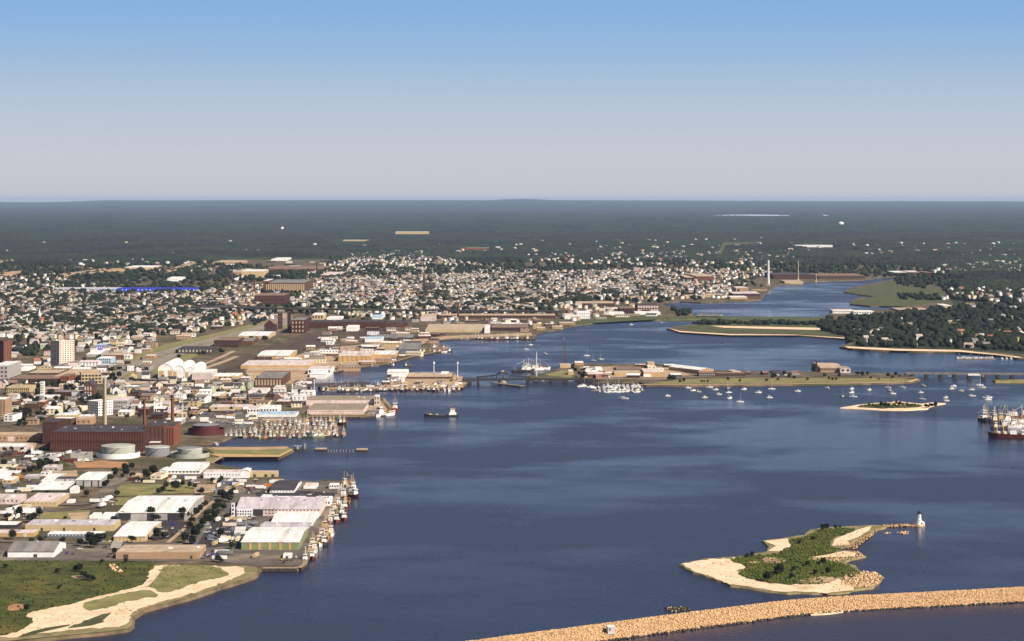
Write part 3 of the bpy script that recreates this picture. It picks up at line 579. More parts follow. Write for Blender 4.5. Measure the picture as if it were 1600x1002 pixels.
# --- power plant
B('power_plant', 'long dark red brick power plant hall behind the tanks', 'power plant', 78, 224, 706, 676, 664.5, 'brick', 'dark_roof', 'parapet', fw=(34, 2), wm='brown_brick', pane=(.35, .7), vents=8, short='brick power plant', rot=-1.5)
B('power_plant', 'brick end block at the left of the power plant', 'power plant', 66, 90, 694, 661, 655, 'brick', 'dark_roof', 'parapet', fw=(6, 3), wm='dark_roof', pane=(.3, .5))
B('power_plant', 'tall brick boiler house at the right of the power plant', 'power plant', 226, 257, 700, 666, 657, 'brown_brick', 'dark_roof', 'parapet', fw=(5, 1), wm='brick', pane=(.5, .9), vents=2, short='brick boiler house')
B('power_plant', 'narrow brick tower block at the right end of the boiler house', 'power plant', 259, 271.5, 698, 667.5, 660, 'orange_brick', 'dark_roof', 'parapet', fw=(3, 1), wm='brick', pane=(.4, .9))
B('shed', 'low grey roofed annex at the foot of the boiler house', 'shed', 232, 250, 702, 692, 688, 'brown_brick', 'white_roof', 'flat')
B('warehouse', 'white roofed shed with blue grey wall behind the red chimney', 'warehouse', 255, 283, 664, 658, 653, 'grey_wall', 'white_roof', 'flat', fw=(8, 1))
B('shed', 'orange walled shed with lilac roof behind the power plant', 'shed', 85, 119, 656, 649, 645, 'orange_wall', 'white_roof', 'flat')
B('warehouse', 'tan cubic building with two dark windows behind the power plant', 'warehouse', 119, 142, 665, 655, 651, 'brown_wall', 'tan_roof', 'flat', fw=(3, 1), pane=(.3, .3))
# --- downtown
B('office_building', 'white five storey office block right behind the tan chimney', 'office', 137, 174, 648.5, 628, 623, 'white', 'pink_roof', 'parapet', fw=(5, 5), sw=(6, 5), pane=(.5, .5), short='white five storey block', rot=-38, w=22, d=26, h=19)
B('office_building', 'grey block with a row of white framed windows behind the white five storey block', 'office', 172, 199, 640, 626, 620, 'grey_wall', 'pink_roof', 'flat', fw=(10, 2), wm='glass', pane=(.4, .5))
B('parking_garage', 'big tan parking garage with white framed openings', 'parking garage', 127, 158, 601, 585, 575, 'tan_wall', 'tan_roof', 'parapet', fw=(6, 3), pane=(.75, .6), rot=14, short='tan parking garage', d=60)
B('office_building', 'long low flat roofed tan block left of the parking garage', 'commercial building', 84, 126, 597, 588, 577, 'brown_wall', 'tan_roof', 'flat', fw=(10, 1))
B('church', 'brick gabled church with pinkish facade in front of the parking garage', 'church', 131, 144, 621, 603, 600, 'brown_brick', 'dark_roof', 'gable_y', fw=(3, 2), wm='pink_roof', pane=(.4, .7), rise=7, d=38, short='brick gabled church')
B('apartment_tower', 'pinkish white high rise apartment tower with rows of windows', 'apartment tower', 79, 96.5, 569.8, 534, 529, 'tower_cream', 'tan_roof', 'parapet', fw=(6, 12), sw=(6, 12), pane=(.5, .42), w=29, d=31, h=43, rot=-46, vents=3, short='white high rise tower')
B('apartment_tower', 'dark red brick apartment tower at the left border', 'apartment tower', -5, 11, 566, 534, 530, 'orange_brick', 'dark_roof', 'parapet', fw=(4, 10), sw=(3, 10), wm='dark_roof', pane=(.5, .5), w=24, d=16, h=39, rot=-46, short='red brick tower')
B('office_building', 'tan slab tower at the left border beside dark trees', 'office', -14, 8.5, 652, 625, 621, 'brown_wall', 'white_roof', 'parapet', fw=(5, 8), pane=(.5, .5), short='tan slab tower')
B('office_building', 'grey office with white penthouse under the red brick tower', 'office', -12, 12, 592, 572, 565, 'grey_wall', 'white_roof', 'parapet', fw=(4, 3), pane=(.5, .4))
B('office_building', 'taupe block standing right of the grey office', 'office', 14, 24, 586, 567, 564, 'brown_brick', 'white_roof', 'flat', fw=(3, 3))
B('shop_block', 'cream walled low block with white roof below the high rise', 'shop', 25, 43.5, 580, 576.5, 572, 'white', 'white_roof', 'flat')
B('shop_block', 'cream block with white roof left of the high rise', 'shop', 56, 71, 568, 563, 558, 'white', 'tan_roof', 'flat', rot=4)
B('shop_block', 'long row of tan roofed shops above the dark brick block', 'shop', 44, 92, 587, 583, 578, 'brown_brick', 'tan_roof', 'flat', fw=(14, 1))
B('mill', 'dark brick commercial block in the downtown', 'commercial building', 16, 92, 600, 592, 586, 'brick', 'brown_roof', 'flat', fw=(22, 2), short='dark brick downtown block', wm='dark_roof')
B('shop_block', 'orange brick corner building at the right end of the dark brick block', 'shop', 94, 108, 601, 588, 584, 'orange_brick', 'brown_roof', 'flat', fw=(4, 2))
B('courthouse', 'cream columned building with green roof edge in the downtown', 'civic building', 10, 46, 617, 606, 602, 'tan_wall', 'tan_roof', 'parapet', fw=(12, 2), wm='leaf_dark', pane=(.5, .8))
B('bank_building', 'narrow cream stone tower in the downtown trees', 'office', 63, 68.5, 617, 597, 595, 'white', 'white_roof', 'flat', fw=(2, 5), d=8)
B('shop_block', 'white roofed long shed between dark downtown trees', 'shop', 47, 84, 624.5, 622, 617, 'grey_wall', 'white_roof', 'flat')
B('shop_block', 'white roofed shed with brick base right of the orange brick pair', 'shop', 70, 99, 634.5, 632, 626.5, 'brown_brick', 'white_roof', 'flat')
B('shop_block', 'brick building with orange end wall in the downtown trees', 'shop', 38, 58, 640, 631, 627, 'brown_brick', 'grey_roof', 'flat', fw=(6, 2))
B('shop_block', 'orange brick narrow gable building beside the brick one', 'shop', 58.5, 69, 640, 628, 625, 'orange_brick', 'pink_roof', 'flat', fw=(3, 2))
B('house', 'large white gabled house behind the right red chimney', 'house', 273, 287, 627, 615, 611, 'white', 'brown_roof', 'gable_y', fw=(4, 2), pane=(.3, .5), rise=5, d=18, short='white gabled house by the red chimney')
B('shop_block', 'dark red brick row above the downtown rooftops', 'commercial building', 196, 238, 606, 600, 596, 'brick', 'tan_roof', 'flat', fw=(14, 1), short='dark red brick row')
B('shop_block', 'blue and white roofed shop right of the high rise', 'shop', 147, 163, 547, 540, 537, 'blue', 'lblue', 'flat', fw=(5, 1), wm='white')
B('shop_block', 'white tent roofed building right of the high rise', 'shop', 135, 155, 558, 554, 550, 'grey_wall', 'white_roof', 'gable', rise=3)
B('shop_block', 'long orange brick school with flat roof behind the highway ramp', 'school', 164, 201, 560, 555, 551, 'orange_brick', 'tan_roof', 'flat', fw=(14, 1), short='orange brick school')
B('shop_block', 'white roofed pavilion beside the highway ramp', 'shop', 189, 201, 549, 545, 542, 'white', 'white_roof', 'flat')
B('shop_block', 'pale two storey block with grey windows beside the ramp', 'shop', 151, 173, 569, 560, 557, 'lblue', 'white_roof', 'flat', fw=(7, 2))
# arched sports hall
a = 243
for i, (x0, x1, lb) in enumerate([(247, 270, 'white arched hall, left and highest of three joined vaults'), (270, 289, 'white arched hall, middle one of three joined vaults'), (289, 306, 'white arched hall, right and lowest of three joined vaults')]):
    B('arched_hall', lb, 'hall', x0, x1 - .3, 592, 579 + i, 567, 'white', 'white_roof', 'vault', bays=[(.06, .38), (.7, .96)] if i == 0 else [(.05, .32)], baym='orange_wall', d=120, rise=[11, 9, 7][i], short='white arched halls' if i == 0 else None)
B('arched_hall_annex', 'pinkish white annex block right of the arched halls', 'hall', 300, 331, 593.5, 582, 577, 'pink_roof', 'white_roof', 'flat', fw=(6, 1), pane=(.1, .5), wm='lilac_roof')
B('warehouse', 'low white sheds trailing right of the pinkish annex', 'warehouse', 333, 372, 592, 588, 583, 'tan_wall', 'white_roof', 'flat', doors=[(.3, 5, 3), (.7, 5, 3)])
# rail side
B('mill', 'dark purple brown freight house beside the rail yard', 'freight house', 334, 372, 543, 532, 527, 'brick', 'brown_roof', 'flat', fw=(8, 1), wm='dark_roof', short='dark freight house by the rail yard')
B('mill', 'brown brick annex right of the dark freight house', 'freight house', 370, 394, 540, 533, 528, 'brown_brick', 'grey_roof', 'flat')
B('mill', 'low dark long freight shed behind the arched halls', 'freight house', 278, 332, 553, 545, 541, 'dark_timber', 'dark_roof', 'flat', fw=(10, 1), wm='grey_wall')
B('warehouse', 'pale curved building behind the freight house', 'warehouse', 372, 419, 530, 525, 521, 'tan_wall', 'white_roof', 'gable', rise=3)
B('church', 'dark gabled church hall beside the highway', 'church', 413, 429, 520, 507, 503, 'brick', 'brown_roof', 'gable_y', rise=10, d=50, wm='dark_roof', fw=(3, 1), short='dark church hall by the highway')
B('warehouse', 'ochre building with bright white roof beside the rail yard', 'warehouse', 402, 452, 562, 556, 551, 'orange_wall', 'white_roof', 'gable', rise=2.5, doors=[(.1, 14, 5), (.35, 14, 5)], short='white roofed ochre building')
B('warehouse', 'long pinkish roofed warehouse with ochre end wall', 'warehouse', 376, 484, 577, 571, 563, 'orange_wall', 'pink_roof', 'flat', vents=4, short='long pinkish roofed warehouse')
B('warehouse', 'low pinkish roofed shed in front of the long pinkish roofed warehouse', 'warehouse', 384, 484, 582, 579, 574, 'brown_wall', 'tan_roof', 'flat', vents=3)
B('mill', 'brown flat roofed mill with a row of tall pale arches', 'mill', 398, 440, 605, 592, 581, 'brown_brick', 'grey_roof', 'parapet', fw=(9, 1), wm='tan_roof', pane=(.5, .75), short='mill with pale arches')
B('shed', 'white roofed loading shed in front of the arched mill', 'shed', 388, 416, 615, 611, 606, 'white', 'pink_roof', 'flat')
B('warehouse', 'low tan roofed shed left of the fishing piers', 'warehouse', 327, 391, 640, 636, 632, 'tan_wall', 'pink_roof', 'flat', vents=3, short='low tan shed by the piers')
B('warehouse', 'long tan eaved canopy shed in front of the low tan shed', 'warehouse', 310, 366, 645, 643, 639.5, 'dark_timber', 'tan_roof', 'flat')
B('fish_house', 'bright white block at the head of the fishing pier', 'fish house', 407, 434, 646, 638, 633, 'white', 'white_roof', 'flat', fw=(6, 1), vents=2, short='white block on the fishing pier')
B('fish_house', 'low white fish house with pale blue roof along the fishing pier', 'fish house', 400, 462, 652, 648, 643, 'white', 'lblue', 'flat', vents=5)
B('fish_house', 'small white fish house left of the bright white block', 'fish house', 386, 405, 646, 639, 634, 'white', 'pink_roof', 'flat', fw=(4, 1))
B('shed', 'flat grey quay shed with a pale front among the moored boats', 'shed', 410, 440, 657.5, 655, 652, 'tan_wall', 'grey_roof', 'flat')
B('pier_shed', 'long rear shed of the state pier with grey roof and dark vents', 'pier shed', 478, 584, 633, 625.5, 618.5, 'pink_roof', 'pier_roof', 'flat', vents=9, short='rear pier shed')
B('pier_shed', 'long front shed of the state pier with pinkish wall and small windows', 'pier shed', 480, 568, 646.5, 641, 630.5, 'pink_roof', 'pier_roof', 'flat', fw=(26, 1), pane=(.3, .4), vents=3, short='front pier shed')
B('pier_shed', 'pinkish white head house at the sea end of the state pier', 'pier shed', 585, 592.5, 634, 619, 617, 'pink_roof', 'white_roof', 'flat', d=20, fw=(2, 2))
B('warehouse', 'ochre warehouse with dark bays and pinkish roof on the north wharf', 'warehouse', 528, 580, 565, 556, 549, 'orange_wall', 'pink_roof', 'flat', bays=[(.02, .03), (.14, .15), (.28, .29), (.42, .43), (.56, .57), (.7, .71), (.84, .85)], vents=4, short='ochre north wharf warehouse')
B('warehouse', 'white roofed low warehouse right of the ochre wharf warehouse', 'warehouse', 581, 618, 560, 554, 548, 'orange_wall', 'white_roof', 'flat', vents=3)
B('warehouse', 'white warehouse at the wharf bend left of the ochre warehouse', 'warehouse', 481, 517, 585, 577, 572, 'white', 'pink_roof', 'flat', fw=(6, 1), short='white wharf bend warehouse')
B('shed', 'white box shed in front of the white wharf bend warehouse', 'shed', 484, 508, 590, 585, 581, 'white', 'white_roof', 'gable', rise=1.5)
B('warehouse', 'white roofed shed with black wall above the ochre wharf warehouse', 'warehouse', 560, 592, 546.5, 542, 539, 'dark_steel', 'white_roof', 'flat')
B('warehouse', 'grey roofed double shed on the north wharf', 'warehouse', 622, 652, 552, 546, 540, 'blue_wall', 'grey_roof', 'gable', rise=2.5, short='grey north wharf shed')
B('warehouse', 'low grey roofed long shed behind the north wharf', 'warehouse', 584, 645, 531, 528, 523, 'dark_steel', 'grey_roof', 'flat')
B('shed', 'white and blue shed left of the low grey long shed', 'shed', 570, 596, 535, 530, 526, 'white', 'lblue', 'flat')
B('shed', 'white square office in the rail yard below the long brick mill', 'office', 541, 559, 518, 510.5, 508, 'white', 'white_roof', 'flat', short='white rail yard office')
B('mill', 'very long dark red brick mill beneath the viaduct', 'mill', 470, 602, 513, 503.5, 500, 'brick', 'dark_roof', 'flat', fw=(44, 2), wm='brown_brick', pane=(.35, .5), vents=4, short='very long dark red mill', rot=.5)
B('mill', 'right end block of the long brick mill', 'mill', 603, 637, 512, 504.5, 501, 'brown_brick', 'dark_roof', 'flat', fw=(10, 2), wm='brick')
B('mill', 'dark brick mill tower group left of the long brick mill', 'mill', 455, 476, 521, 501, 496, 'brick', 'grey_roof', 'parapet', fw=(4, 3), wm='tan_roof', pane=(.4, .5))
B('mill', 'square brick mill tower beside the highway', 'mill', 434, 441, 515, 489, 487, 'brown_brick', 'brown_roof', 'flat', d=9, fw=(2, 4))
B('mill', 'second square brick mill tower, right of the first', 'mill', 449, 454, 515, 487, 486, 'brick', 'brown_roof', 'flat', d=9, fw=(1, 4))
B('warehouse', 'white walled depot behind the very long mill', 'warehouse', 487, 505, 500, 492, 489, 'tan_wall', 'white_roof', 'flat', fw=(4, 1))
B('warehouse', 'low white shed right of the white walled depot', 'warehouse', 510, 533, 500, 497, 494, 'white', 'white_roof', 'flat')
B('warehouse', 'pale blue roofed shed behind the very long mill', 'warehouse', 581, 597, 499, 496, 493.5, 'white', 'lblue', 'gable', rise=2)
B('warehouse', 'large tan roofed warehouse at the north harbour shore', 'warehouse', 664, 764, 519.5, 516, 506.5, 'tan_wall', 'tan_roof', 'flat', vents=5, short='large tan shore warehouse')
B('warehouse', 'white end office of the large tan shore warehouse', 'office', 757, 765, 521, 513, 508, 'white', 'white_roof', 'flat')
B('mill', 'dark flat mill behind the moored boats right of the tan warehouse', 'mill', 768, 826, 517, 512, 507, 'brick', 'brown_roof', 'flat', fw=(10, 1))
B('mill', 'long low mill with pale roof above the tan shore warehouse', 'mill', 660, 868, 498, 493, 490.5, 'brown_brick', 'tan_roof', 'flat', fw=(40, 1), short='long low pale roofed mill')
B('mill', 'pink block at the left end of the low pale roofed mill', 'mill', 657, 680, 502, 495, 492, 'pink_roof', 'tan_roof', 'flat')
B('factory', 'bright white factory near the causeway shore', 'factory', 901, 922, 498.5, 488, 486, 'white', 'white_roof', 'flat', fw=(6, 2), pane=(.3, .3), short='bright white shore factory')
B('factory', 'low white wing left of the bright white shore factory', 'factory', 882, 901, 499, 492.5, 490, 'white', 'pink_roof', 'flat')
B('mill', 'brick mill with pale windowed front near the causeway', 'mill', 996, 1029, 488, 477, 474, 'brick', 'dark_roof', 'flat', fw=(8, 2), wm='pink_roof', pane=(.75, .7), short='pale windowed mill by the causeway')
B('mill', 'low white fronted strip before the pale windowed mill', 'mill', 992, 1032, 492, 488.5, 486.5, 'white', 'white_roof', 'flat')
B('mill', 'dark brick mill left of the pale windowed mill', 'mill', 968, 992, 490, 482, 479, 'brick', 'brown_roof', 'flat', fw=(6, 1))
B('shed', 'low white shed left of the dark brick causeway mill', 'shed', 945, 976, 493, 489.5, 487, 'white', 'white_roof', 'flat')
B('mill', 'low brown mill with pale roof above the shore factory', 'mill', 900, 960, 480, 474, 471, 'brown_brick', 'tan_roof', 'flat', fw=(12, 1))
# distant mills and halls
B('mill', 'long brick mill with tall ochre windows in the dense housing', 'mill', 415, 476, 457, 442.5, 437, 'brown_brick', 'grey_roof', 'parapet', fw=(20, 1), wm='tan_wall', pane=(.55, .8), short='ochre windowed mill')
B('mill', 'left tower block of the ochre windowed mill', 'mill', 411, 419, 457, 439, 436, 'brown_brick', 'white_roof', 'flat')
B('mill', 'dark maroon brick mill below the ochre windowed mill', 'mill', 397, 444, 476, 462, 458, 'brick', 'brown_roof', 'flat', fw=(14, 2), wm='brown_brick', short='dark maroon mill')
B('factory', 'sunlit cream factory with saw roof above the dense housing', 'factory', 377, 411, 434, 424, 421, 'tan_wall', 'white_roof', 'flat', short='sunlit cream factory', rot=1)
B('factory', 'tan left wing of the sunlit cream factory', 'factory', 362, 376, 433, 425, 420, 'brown_wall', 'tan_roof', 'flat')
B('factory', 'flat white roofed shed at the foot of the cream factory', 'factory', 366, 380, 438, 435, 432, 'white', 'white_roof', 'flat')
B('mill', 'broad brown roofed mill far behind the cream factory', 'mill', 411, 505, 426, 420.5, 413, 'brown_brick', 'brown_roof', 'flat', short='broad brown roofed mill')
B('mill', 'pink roofed mill right of the ochre windowed mill', 'mill', 500, 530, 434, 430, 425, 'brown_brick', 'pink_roof', 'flat')
B('factory', 'row of pale factory roofs on the wood edge, left', 'factory', 332, 374, 415, 410, 407, 'brown_wall', 'tan_roof', 'flat')
B('factory', 'white roofed factory on the wood edge', 'factory', 424, 446, 408, 405, 402.5, 'white', 'white_roof', 'flat')
B('mill', 'orange brick mill with long row of windows near the upper river', 'mill', 1087, 1116, 440, 432, 428, 'orange_brick', 'tan_roof', 'flat', fw=(12, 2), wm='brick', rot=2, short='orange mill near the upper river')
B('mill', 'shaded left block of the orange mill near the upper river', 'mill', 1071, 1087, 440, 434, 430, 'brick', 'tan_roof', 'flat')  # shade on this part of the mill is put in as darker brick
B('mill', 'low mill with tan roof standing in the upper river bank', 'mill', 1145, 1188, 464, 459, 456, 'brown_brick', 'pink_roof', 'flat', fw=(10, 1), short='river bank mill')
B('mill', 'pale cream block on the upper river bank', 'mill', 1141, 1168, 467.5, 464.5, 462.5, 'tan_wall', 'white_roof', 'flat')
B('mill', 'pink topped boiler house behind the river bank mill', 'mill', 1150, 1170, 456, 450, 448, 'brown_wall', 'pink_roof', 'flat')
B('mill', 'long dark brick mill beyond the white chimney', 'mill', 1208, 1275, 436, 430, 426, 'brick', 'dark_roof', 'flat', fw=(26, 1), wm='brown_brick', short='mill beyond the white chimney')
B('mill', 'long dark brick mill further right beyond the white chimney', 'mill', 1278, 1352, 436.5, 431, 427.5, 'brown_brick', 'brown_roof', 'flat', fw=(26, 1), wm='dark_roof')
B('mill', 'tan low waterfront shed under the long dark mills', 'mill', 1226, 1255, 443, 440, 438, 'tan_wall', 'tan_roof', 'flat')
B('mill', 'pinkish roofed mill group at the head of the upper river', 'mill', 1420, 1442, 430, 425.5, 423, 'brown_brick', 'pink_roof', 'flat')
B('mill', 'brick mill with white roof at the head of the upper river', 'mill', 1398, 1418, 431, 426, 423.5, 'brown_brick', 'white_roof', 'flat')
B('mill', 'brown long mill at the head of the upper river, rightmost', 'mill', 1443, 1458, 431, 426, 424, 'brick', 'brown_roof', 'flat')
B('motel', 'long white building on the far bank beside the causeway', 'motel', 1301, 1335, 490, 485, 483, 'white', 'pink_roof', 'flat', fw=(12, 1), pane=(.5, .4), short='white far bank motel')
B('motel', 'white stepped building right of the long white far bank one', 'motel', 1334, 1366, 491, 487, 485, 'white', 'white_roof', 'flat', fw=(8, 1))
B('shop_block', 'ochre roofed long shop among the far bank trees', 'shop', 1406, 1455, 488, 485, 481, 'tan_wall', 'tan_roof', 'flat')
B('shop_block', 'white flat shop at the right end of the ochre roofed shop', 'shop', 1474, 1488, 482, 478, 475, 'tan_wall', 'white_roof', 'flat')
B('factory', 'long pale factory far away in the woods', 'factory', 618, 670, 366.5, 362, 359.5, 'tan_wall', 'white_roof', 'flat', d=60, short='pale factory in the far woods')
B('factory', 'long white factory far away in the right hand woods', 'factory', 1243, 1301, 387, 383.3, 382, 'white', 'white_roof', 'flat', d=90, short='white factory in the right woods')
B('factory', 'orange tinted quarry shed far away in the woods', 'factory', 728, 764, 391, 387.5, 385, 'orange_brick', 'tan_roof', 'flat', d=60)
B('factory', 'low tan depot far away in the woods left of the pale factory', 'factory', 536, 576, 377.5, 375, 374, 'tan_wall', 'tan_roof', 'flat', d=60)
B('factory', 'white shed at the left wood edge', 'factory', 193, 237, 424, 418, 415, 'tan_wall', 'white_roof', 'flat')
B('factory', 'bright white roofed hall beside the field left of centre', 'factory', 261, 277, 440, 436, 434, 'white', 'white_roof', 'gable', rise=4)
B('factory', 'long blue walled factory above the housing on the left', 'factory', 182, 306, 456, 451, 449.5, 'blue', 'blue', 'flat', fw=(20, 1), wm='lblue', pane=(.4, .4), short='long blue factory')
B('factory', 'left pale blue wing of the long blue factory', 'factory', 86, 180, 456, 451.5, 449, 'lblue', 'lilac_roof', 'flat', fw=(14, 1), wm='blue', pane=(.5, .5))
# long island buildings
B('boat_shed', 'huge white roofed boat shed on the long island', 'boat shed', 1045, 1088, 578.5, 577, 569, 'brown_wall', 'white_roof', 'gable', rot=-58, w=88, d=30, h=6, rise=3, short='huge white boat shed')
B('boat_shed', 'small white roofed shed in front of the huge boat shed', 'boat shed', 1048, 1066, 589, 586, 583, 'dark_steel', 'white_roof', 'flat')
B('boat_shed', 'long dark timber shed row right of the huge boat shed', 'boat shed', 1092, 1118, 589, 583, 580.5, 'dark_timber', 'brown_roof', 'flat', fw=(8, 1), wm='grey_wall')
B('boat_shed', 'dark timber shed row, right half', 'boat shed', 1119, 1165, 588.5, 583.5, 581.5, 'dark_timber', 'brown_roof', 'flat', fw=(12, 1), wm='brown_brick')
B('warehouse', 'long orange tan warehouse on the long island', 'warehouse', 960, 1006, 587, 583, 579, 'orange_wall', 'tan_roof', 'flat', short='orange tan island warehouse')
B('warehouse', 'tan warehouse right part with pinkish wall on the long island', 'warehouse', 1006, 1032, 589, 582, 576, 'orange_wall', 'pink_roof', 'flat', doors=[(.2, 12, 5, 'white')])
B('warehouse', 'dark ridged shed roofs behind the orange tan warehouse', 'warehouse', 963, 1005, 581, 578, 573, 'dark_timber', 'brown_roof', 'flat')
B('shed', 'small yellow block at the far edge of the long island', 'shed', 1012, 1023, 570.5, 567, 565, 'tan_wall', 'tan_roof', 'flat')
B('shed', 'tan roofed station building under the lattice mast', 'station', 875, 892, 575, 571, 568, 'tan_wall', 'tan_roof', 'flat')
B('shed', 'white roofed house right of the lattice mast', 'shed', 898, 912, 571, 567, 564.5, 'brown_wall', 'white_roof', 'flat')
B('shed', 'white box building in the yard of the long island', 'shed', 930, 941, 580, 575.5, 573, 'white', 'white_roof', 'flat')
B('shed', 'cream small office near the bridge end of the long island', 'office', 888, 896, 586, 580, 578, 'tan_wall', 'white_roof', 'flat')
B('shed', 'brick restaurant with pinkish roof beside the marina', 'restaurant', 918, 945, 590, 585, 581, 'orange_brick', 'pink_roof', 'flat', fw=(8, 1))
B('mill', 'old tan mill with long skylight roof on the long island', 'mill', 1282, 1316, 581.5, 575, 570.5, 'brown_wall', 'tan_roof', 'gable', rise=3, fw=(14, 1), short='old mill on the long island')
B('mill', 'pink tan gabled block right of the old island mill', 'mill', 1313, 1329, 583, 576, 574, 'pink_roof', 'tan_roof', 'gable_y', rise=2, fw=(2, 1))
B('house', 'low white house with dark roof on the long island lawn', 'house', 1213, 1230, 587, 584.5, 581, 'white', 'dark_roof', 'gable', rise=1.5)
B('fish_plant', 'bright white fish plant on the fish pier', 'fish plant', 605, 636, 590, 581.5, 579, 'white', 'white_roof', 'gable', rise=2, doors=[(.1, 8, 5)], short='white fish plant')
B('fish_plant', 'long low tan roofed quay building right of the fish plant', 'fish plant', 636, 706, 592, 589, 582.5, 'brown_brick', 'tan_roof', 'flat', vents=3, short='long quay building')
B('fish_plant', 'white roofed shed at the right end of the quay building', 'fish plant', 688, 700, 588, 585, 580.5, 'white', 'white_roof', 'flat')

# ------------------------------------------------------------------ chimneys
def chimney(label, x, yb, yt, wb, wt, m, band=None, short=None, z=ZL):
    p = G(x, yb, z); mp = p.y / F; hh = (yb - yt) * mp
    t = empty('factory_chimney', p); tag(t, label, 'chimney')
    MB().cyl(0, 0, -2, hh, wb * mp / 2, wt * mp / 2, 20).build('shaft', M[m], t, smooth=False)
    MB().cyl(0, 0, hh - 1.2, hh + .3, wt * mp / 2 + .45, wt * mp / 2 + .45, 20).build('cap', M[band or m], t)
    MB().box(-wb * mp * .75, wb * mp * .75, -wb * mp * .75, wb * mp * .75, -2, max(3, hh * .07)).build('base', M[m if m != 'white' else 'concrete'], t)
    MB().box(-.25, .25, -.25, .05, 2, hh - 2).build('ladder', M['dark_steel'], t, (0, -wb * mp / 2 * .98, 0)).rotation_euler = (-math.atan((wb - wt) * mp / 2 / hh), 0, 0)
    FOOT.append((p.x, p.y, 4, 4))
    if short: LAND.append((short, x, yb))
chimney('tall tan concrete chimney rising behind the brick power plant', 163.5, 684, 590, 7.5, 5.2, 'stack', short='tall tan chimney')
chimney('left, shorter red brick chimney of the power plant', 225.5, 676, 625, 5, 3.6, 'orange_brick', 'dark_steel')
chimney('right, taller red brick chimney of the power plant', 269.5, 684, 618, 6.4, 4.6, 'orange_brick', 'dark_steel')
chimney('bright white chimney on the upper river bank', 1200.5, 446.5, 407, 4.2, 3.0, 'white', short='white river chimney')
chimney('slim tan chimney beyond the white river chimney', 1247, 438, 408, 2.6, 1.8, 'stack')
chimney('short tan stack before the dark mills beyond the white river chimney', 1275, 440, 428, 2.4, 2, 'stack')
chimney('dark chimney of the river bank mill', 1159.5, 452, 426, 3.2, 2.2, 'dark_roof')
chimney('brick chimney of the old mill on the long island', 1276, 581, 564, 2.6, 2.0, 'brown_brick')
chimney('dark brick chimney left of the cream factory', 362.8, 438, 421, 2.6, 2, 'dark_roof')
chimney('dark brick chimney right of the ochre windowed mill', 495, 432, 411, 2.2, 1.6, 'brick')
chimney('red brick chimney beside the ochre windowed mill', 398, 460, 438, 3, 2.2, 'orange_brick')
chimney('red brick chimney standing before the low pale roofed mill', 716, 500, 475, 3.4, 2.4, 'brown_brick')
chimney('dark brick chimney left of the shore factory', 885, 470, 440, 3, 2.0, 'brick')
chimney('short brick chimney right of the shore factory mills', 900, 470, 455, 2.6, 2, 'brown_brick')
# dark church with spire in the housing
def spire_church(label, x, yb, yt, wpx, wall, roof, kind='church'):
    p = G(x, yb); mp = p.y / F; hh = (yb - yt) * mp; s = wpx * mp / 2
    t = empty(kind, p); tag(t, label, 'church')
    MB().box(-s, s, -s, s, -2, hh * .55).build('tower', M[wall], t)
    MB().add([(-s, -s, hh * .55), (s, -s, hh * .55), (s, s, hh * .55), (-s, s, hh * .55), (0, 0, hh)], [(0, 1, 4), (1, 2, 4), (2, 3, 4), (3, 0, 4)]).build('spire', M[roof], t)
    nv = MB(); L = s * 7; a = s * 1.6; e = hh * .25
    nv.add([(s, -a, -2), (s + L, -a, -2), (s + L, a, -2), (s, a, -2), (s, -a, e), (s + L, -a, e), (s + L, a, e), (s, a, e), (s, 0, e * 1.7), (s + L, 0, e * 1.7)], [(0, 1, 5, 4), (1, 2, 6, 9, 5), (2, 3, 7, 6)]).build('nave', M[wall], t)
    MB().add([(s, -a - .4, e - .3), (s + L + .4, -a - .4, e - .3), (s + L + .4, 0, e * 1.7 + .2), (s, 0, e * 1.7 + .2), (s, a + .4, e - .3), (s + L + .4, a + .4, e - .3)], [(0, 1, 2, 3), (3, 2, 5, 4)]).build('roof', M[roof], t)
    FOOT.append((p.x, p.y, s * 4, s * 3))
spire_church('dark stone church with tall spire amid the dense housing', 662.5, 455, 423, 4.5, 'dark_timber', 'dark_roof')
spire_church('white church with pointed white steeple among the trees on the left', 62, 499, 482, 2.6, 'white', 'white')

# ------------------------------------------------------------------ storage tanks
def tank(label, xl, xr, yb, yt, wall, roof, ring=None, short=None, name='storage_tank'):
    D = D_of(yb); r = (xr - xl) / 2 * D / F; p = G((xl + xr) / 2, yb) + Vector((0, r, 0)); hh = (yb - yt) * D / F
    t = empty(name, p); tag(t, label, 'tank')
    MB().cyl(0, 0, -1, hh, r, r, 48, cap=False).build('shell', M[wall], t, smooth=True)
    MB().cyl(0, 0, hh, hh + r * .06, r + .15, .5, 48).build('roof', M[roof], t)
    MB().cyl(0, 0, hh - .5, hh + .02, r + .3, r + .3, 48, cap=False).build('rim', M['white' if wall != 'tank_red' else 'tank_red'], t)
    st = MB()
    for i in range(24):
        a = math.pi * 1.25 + i * .045; st.box(-.6, .6, -.5, .5, 0, .3) if 0 else st.tube(((r + .3) * math.cos(a), (r + .3) * math.sin(a), hh * i / 24), ((r + 1.3) * math.cos(a), (r + 1.3) * math.sin(a), hh * i / 24), .25)
    st.build('stair', M['steel'], t)
    if ring:
        rr, rh, rm = ring; o = MB().cyl(0, 0, -1, rh, rr, rr, 48, cap=False); o.cyl(0, 0, -1, rh, rr - .4, rr - .4, 48, cap=False)
        o.build('containment_wall', M[rm], t, smooth=True)
    FOOT.append((p.x, p.y, r + 14, r + 14))
    if short: LAND.append((short, (xl + xr) / 2, yb))
    return t
mp = D_of(718) / F
tank('large pale tank with a white ring wall, leftmost of the tank farm', 154, 206, 717, 699, 'tank', 'tank', ring=(34 * mp, 5.8, 'white'), short='white ringed tank')
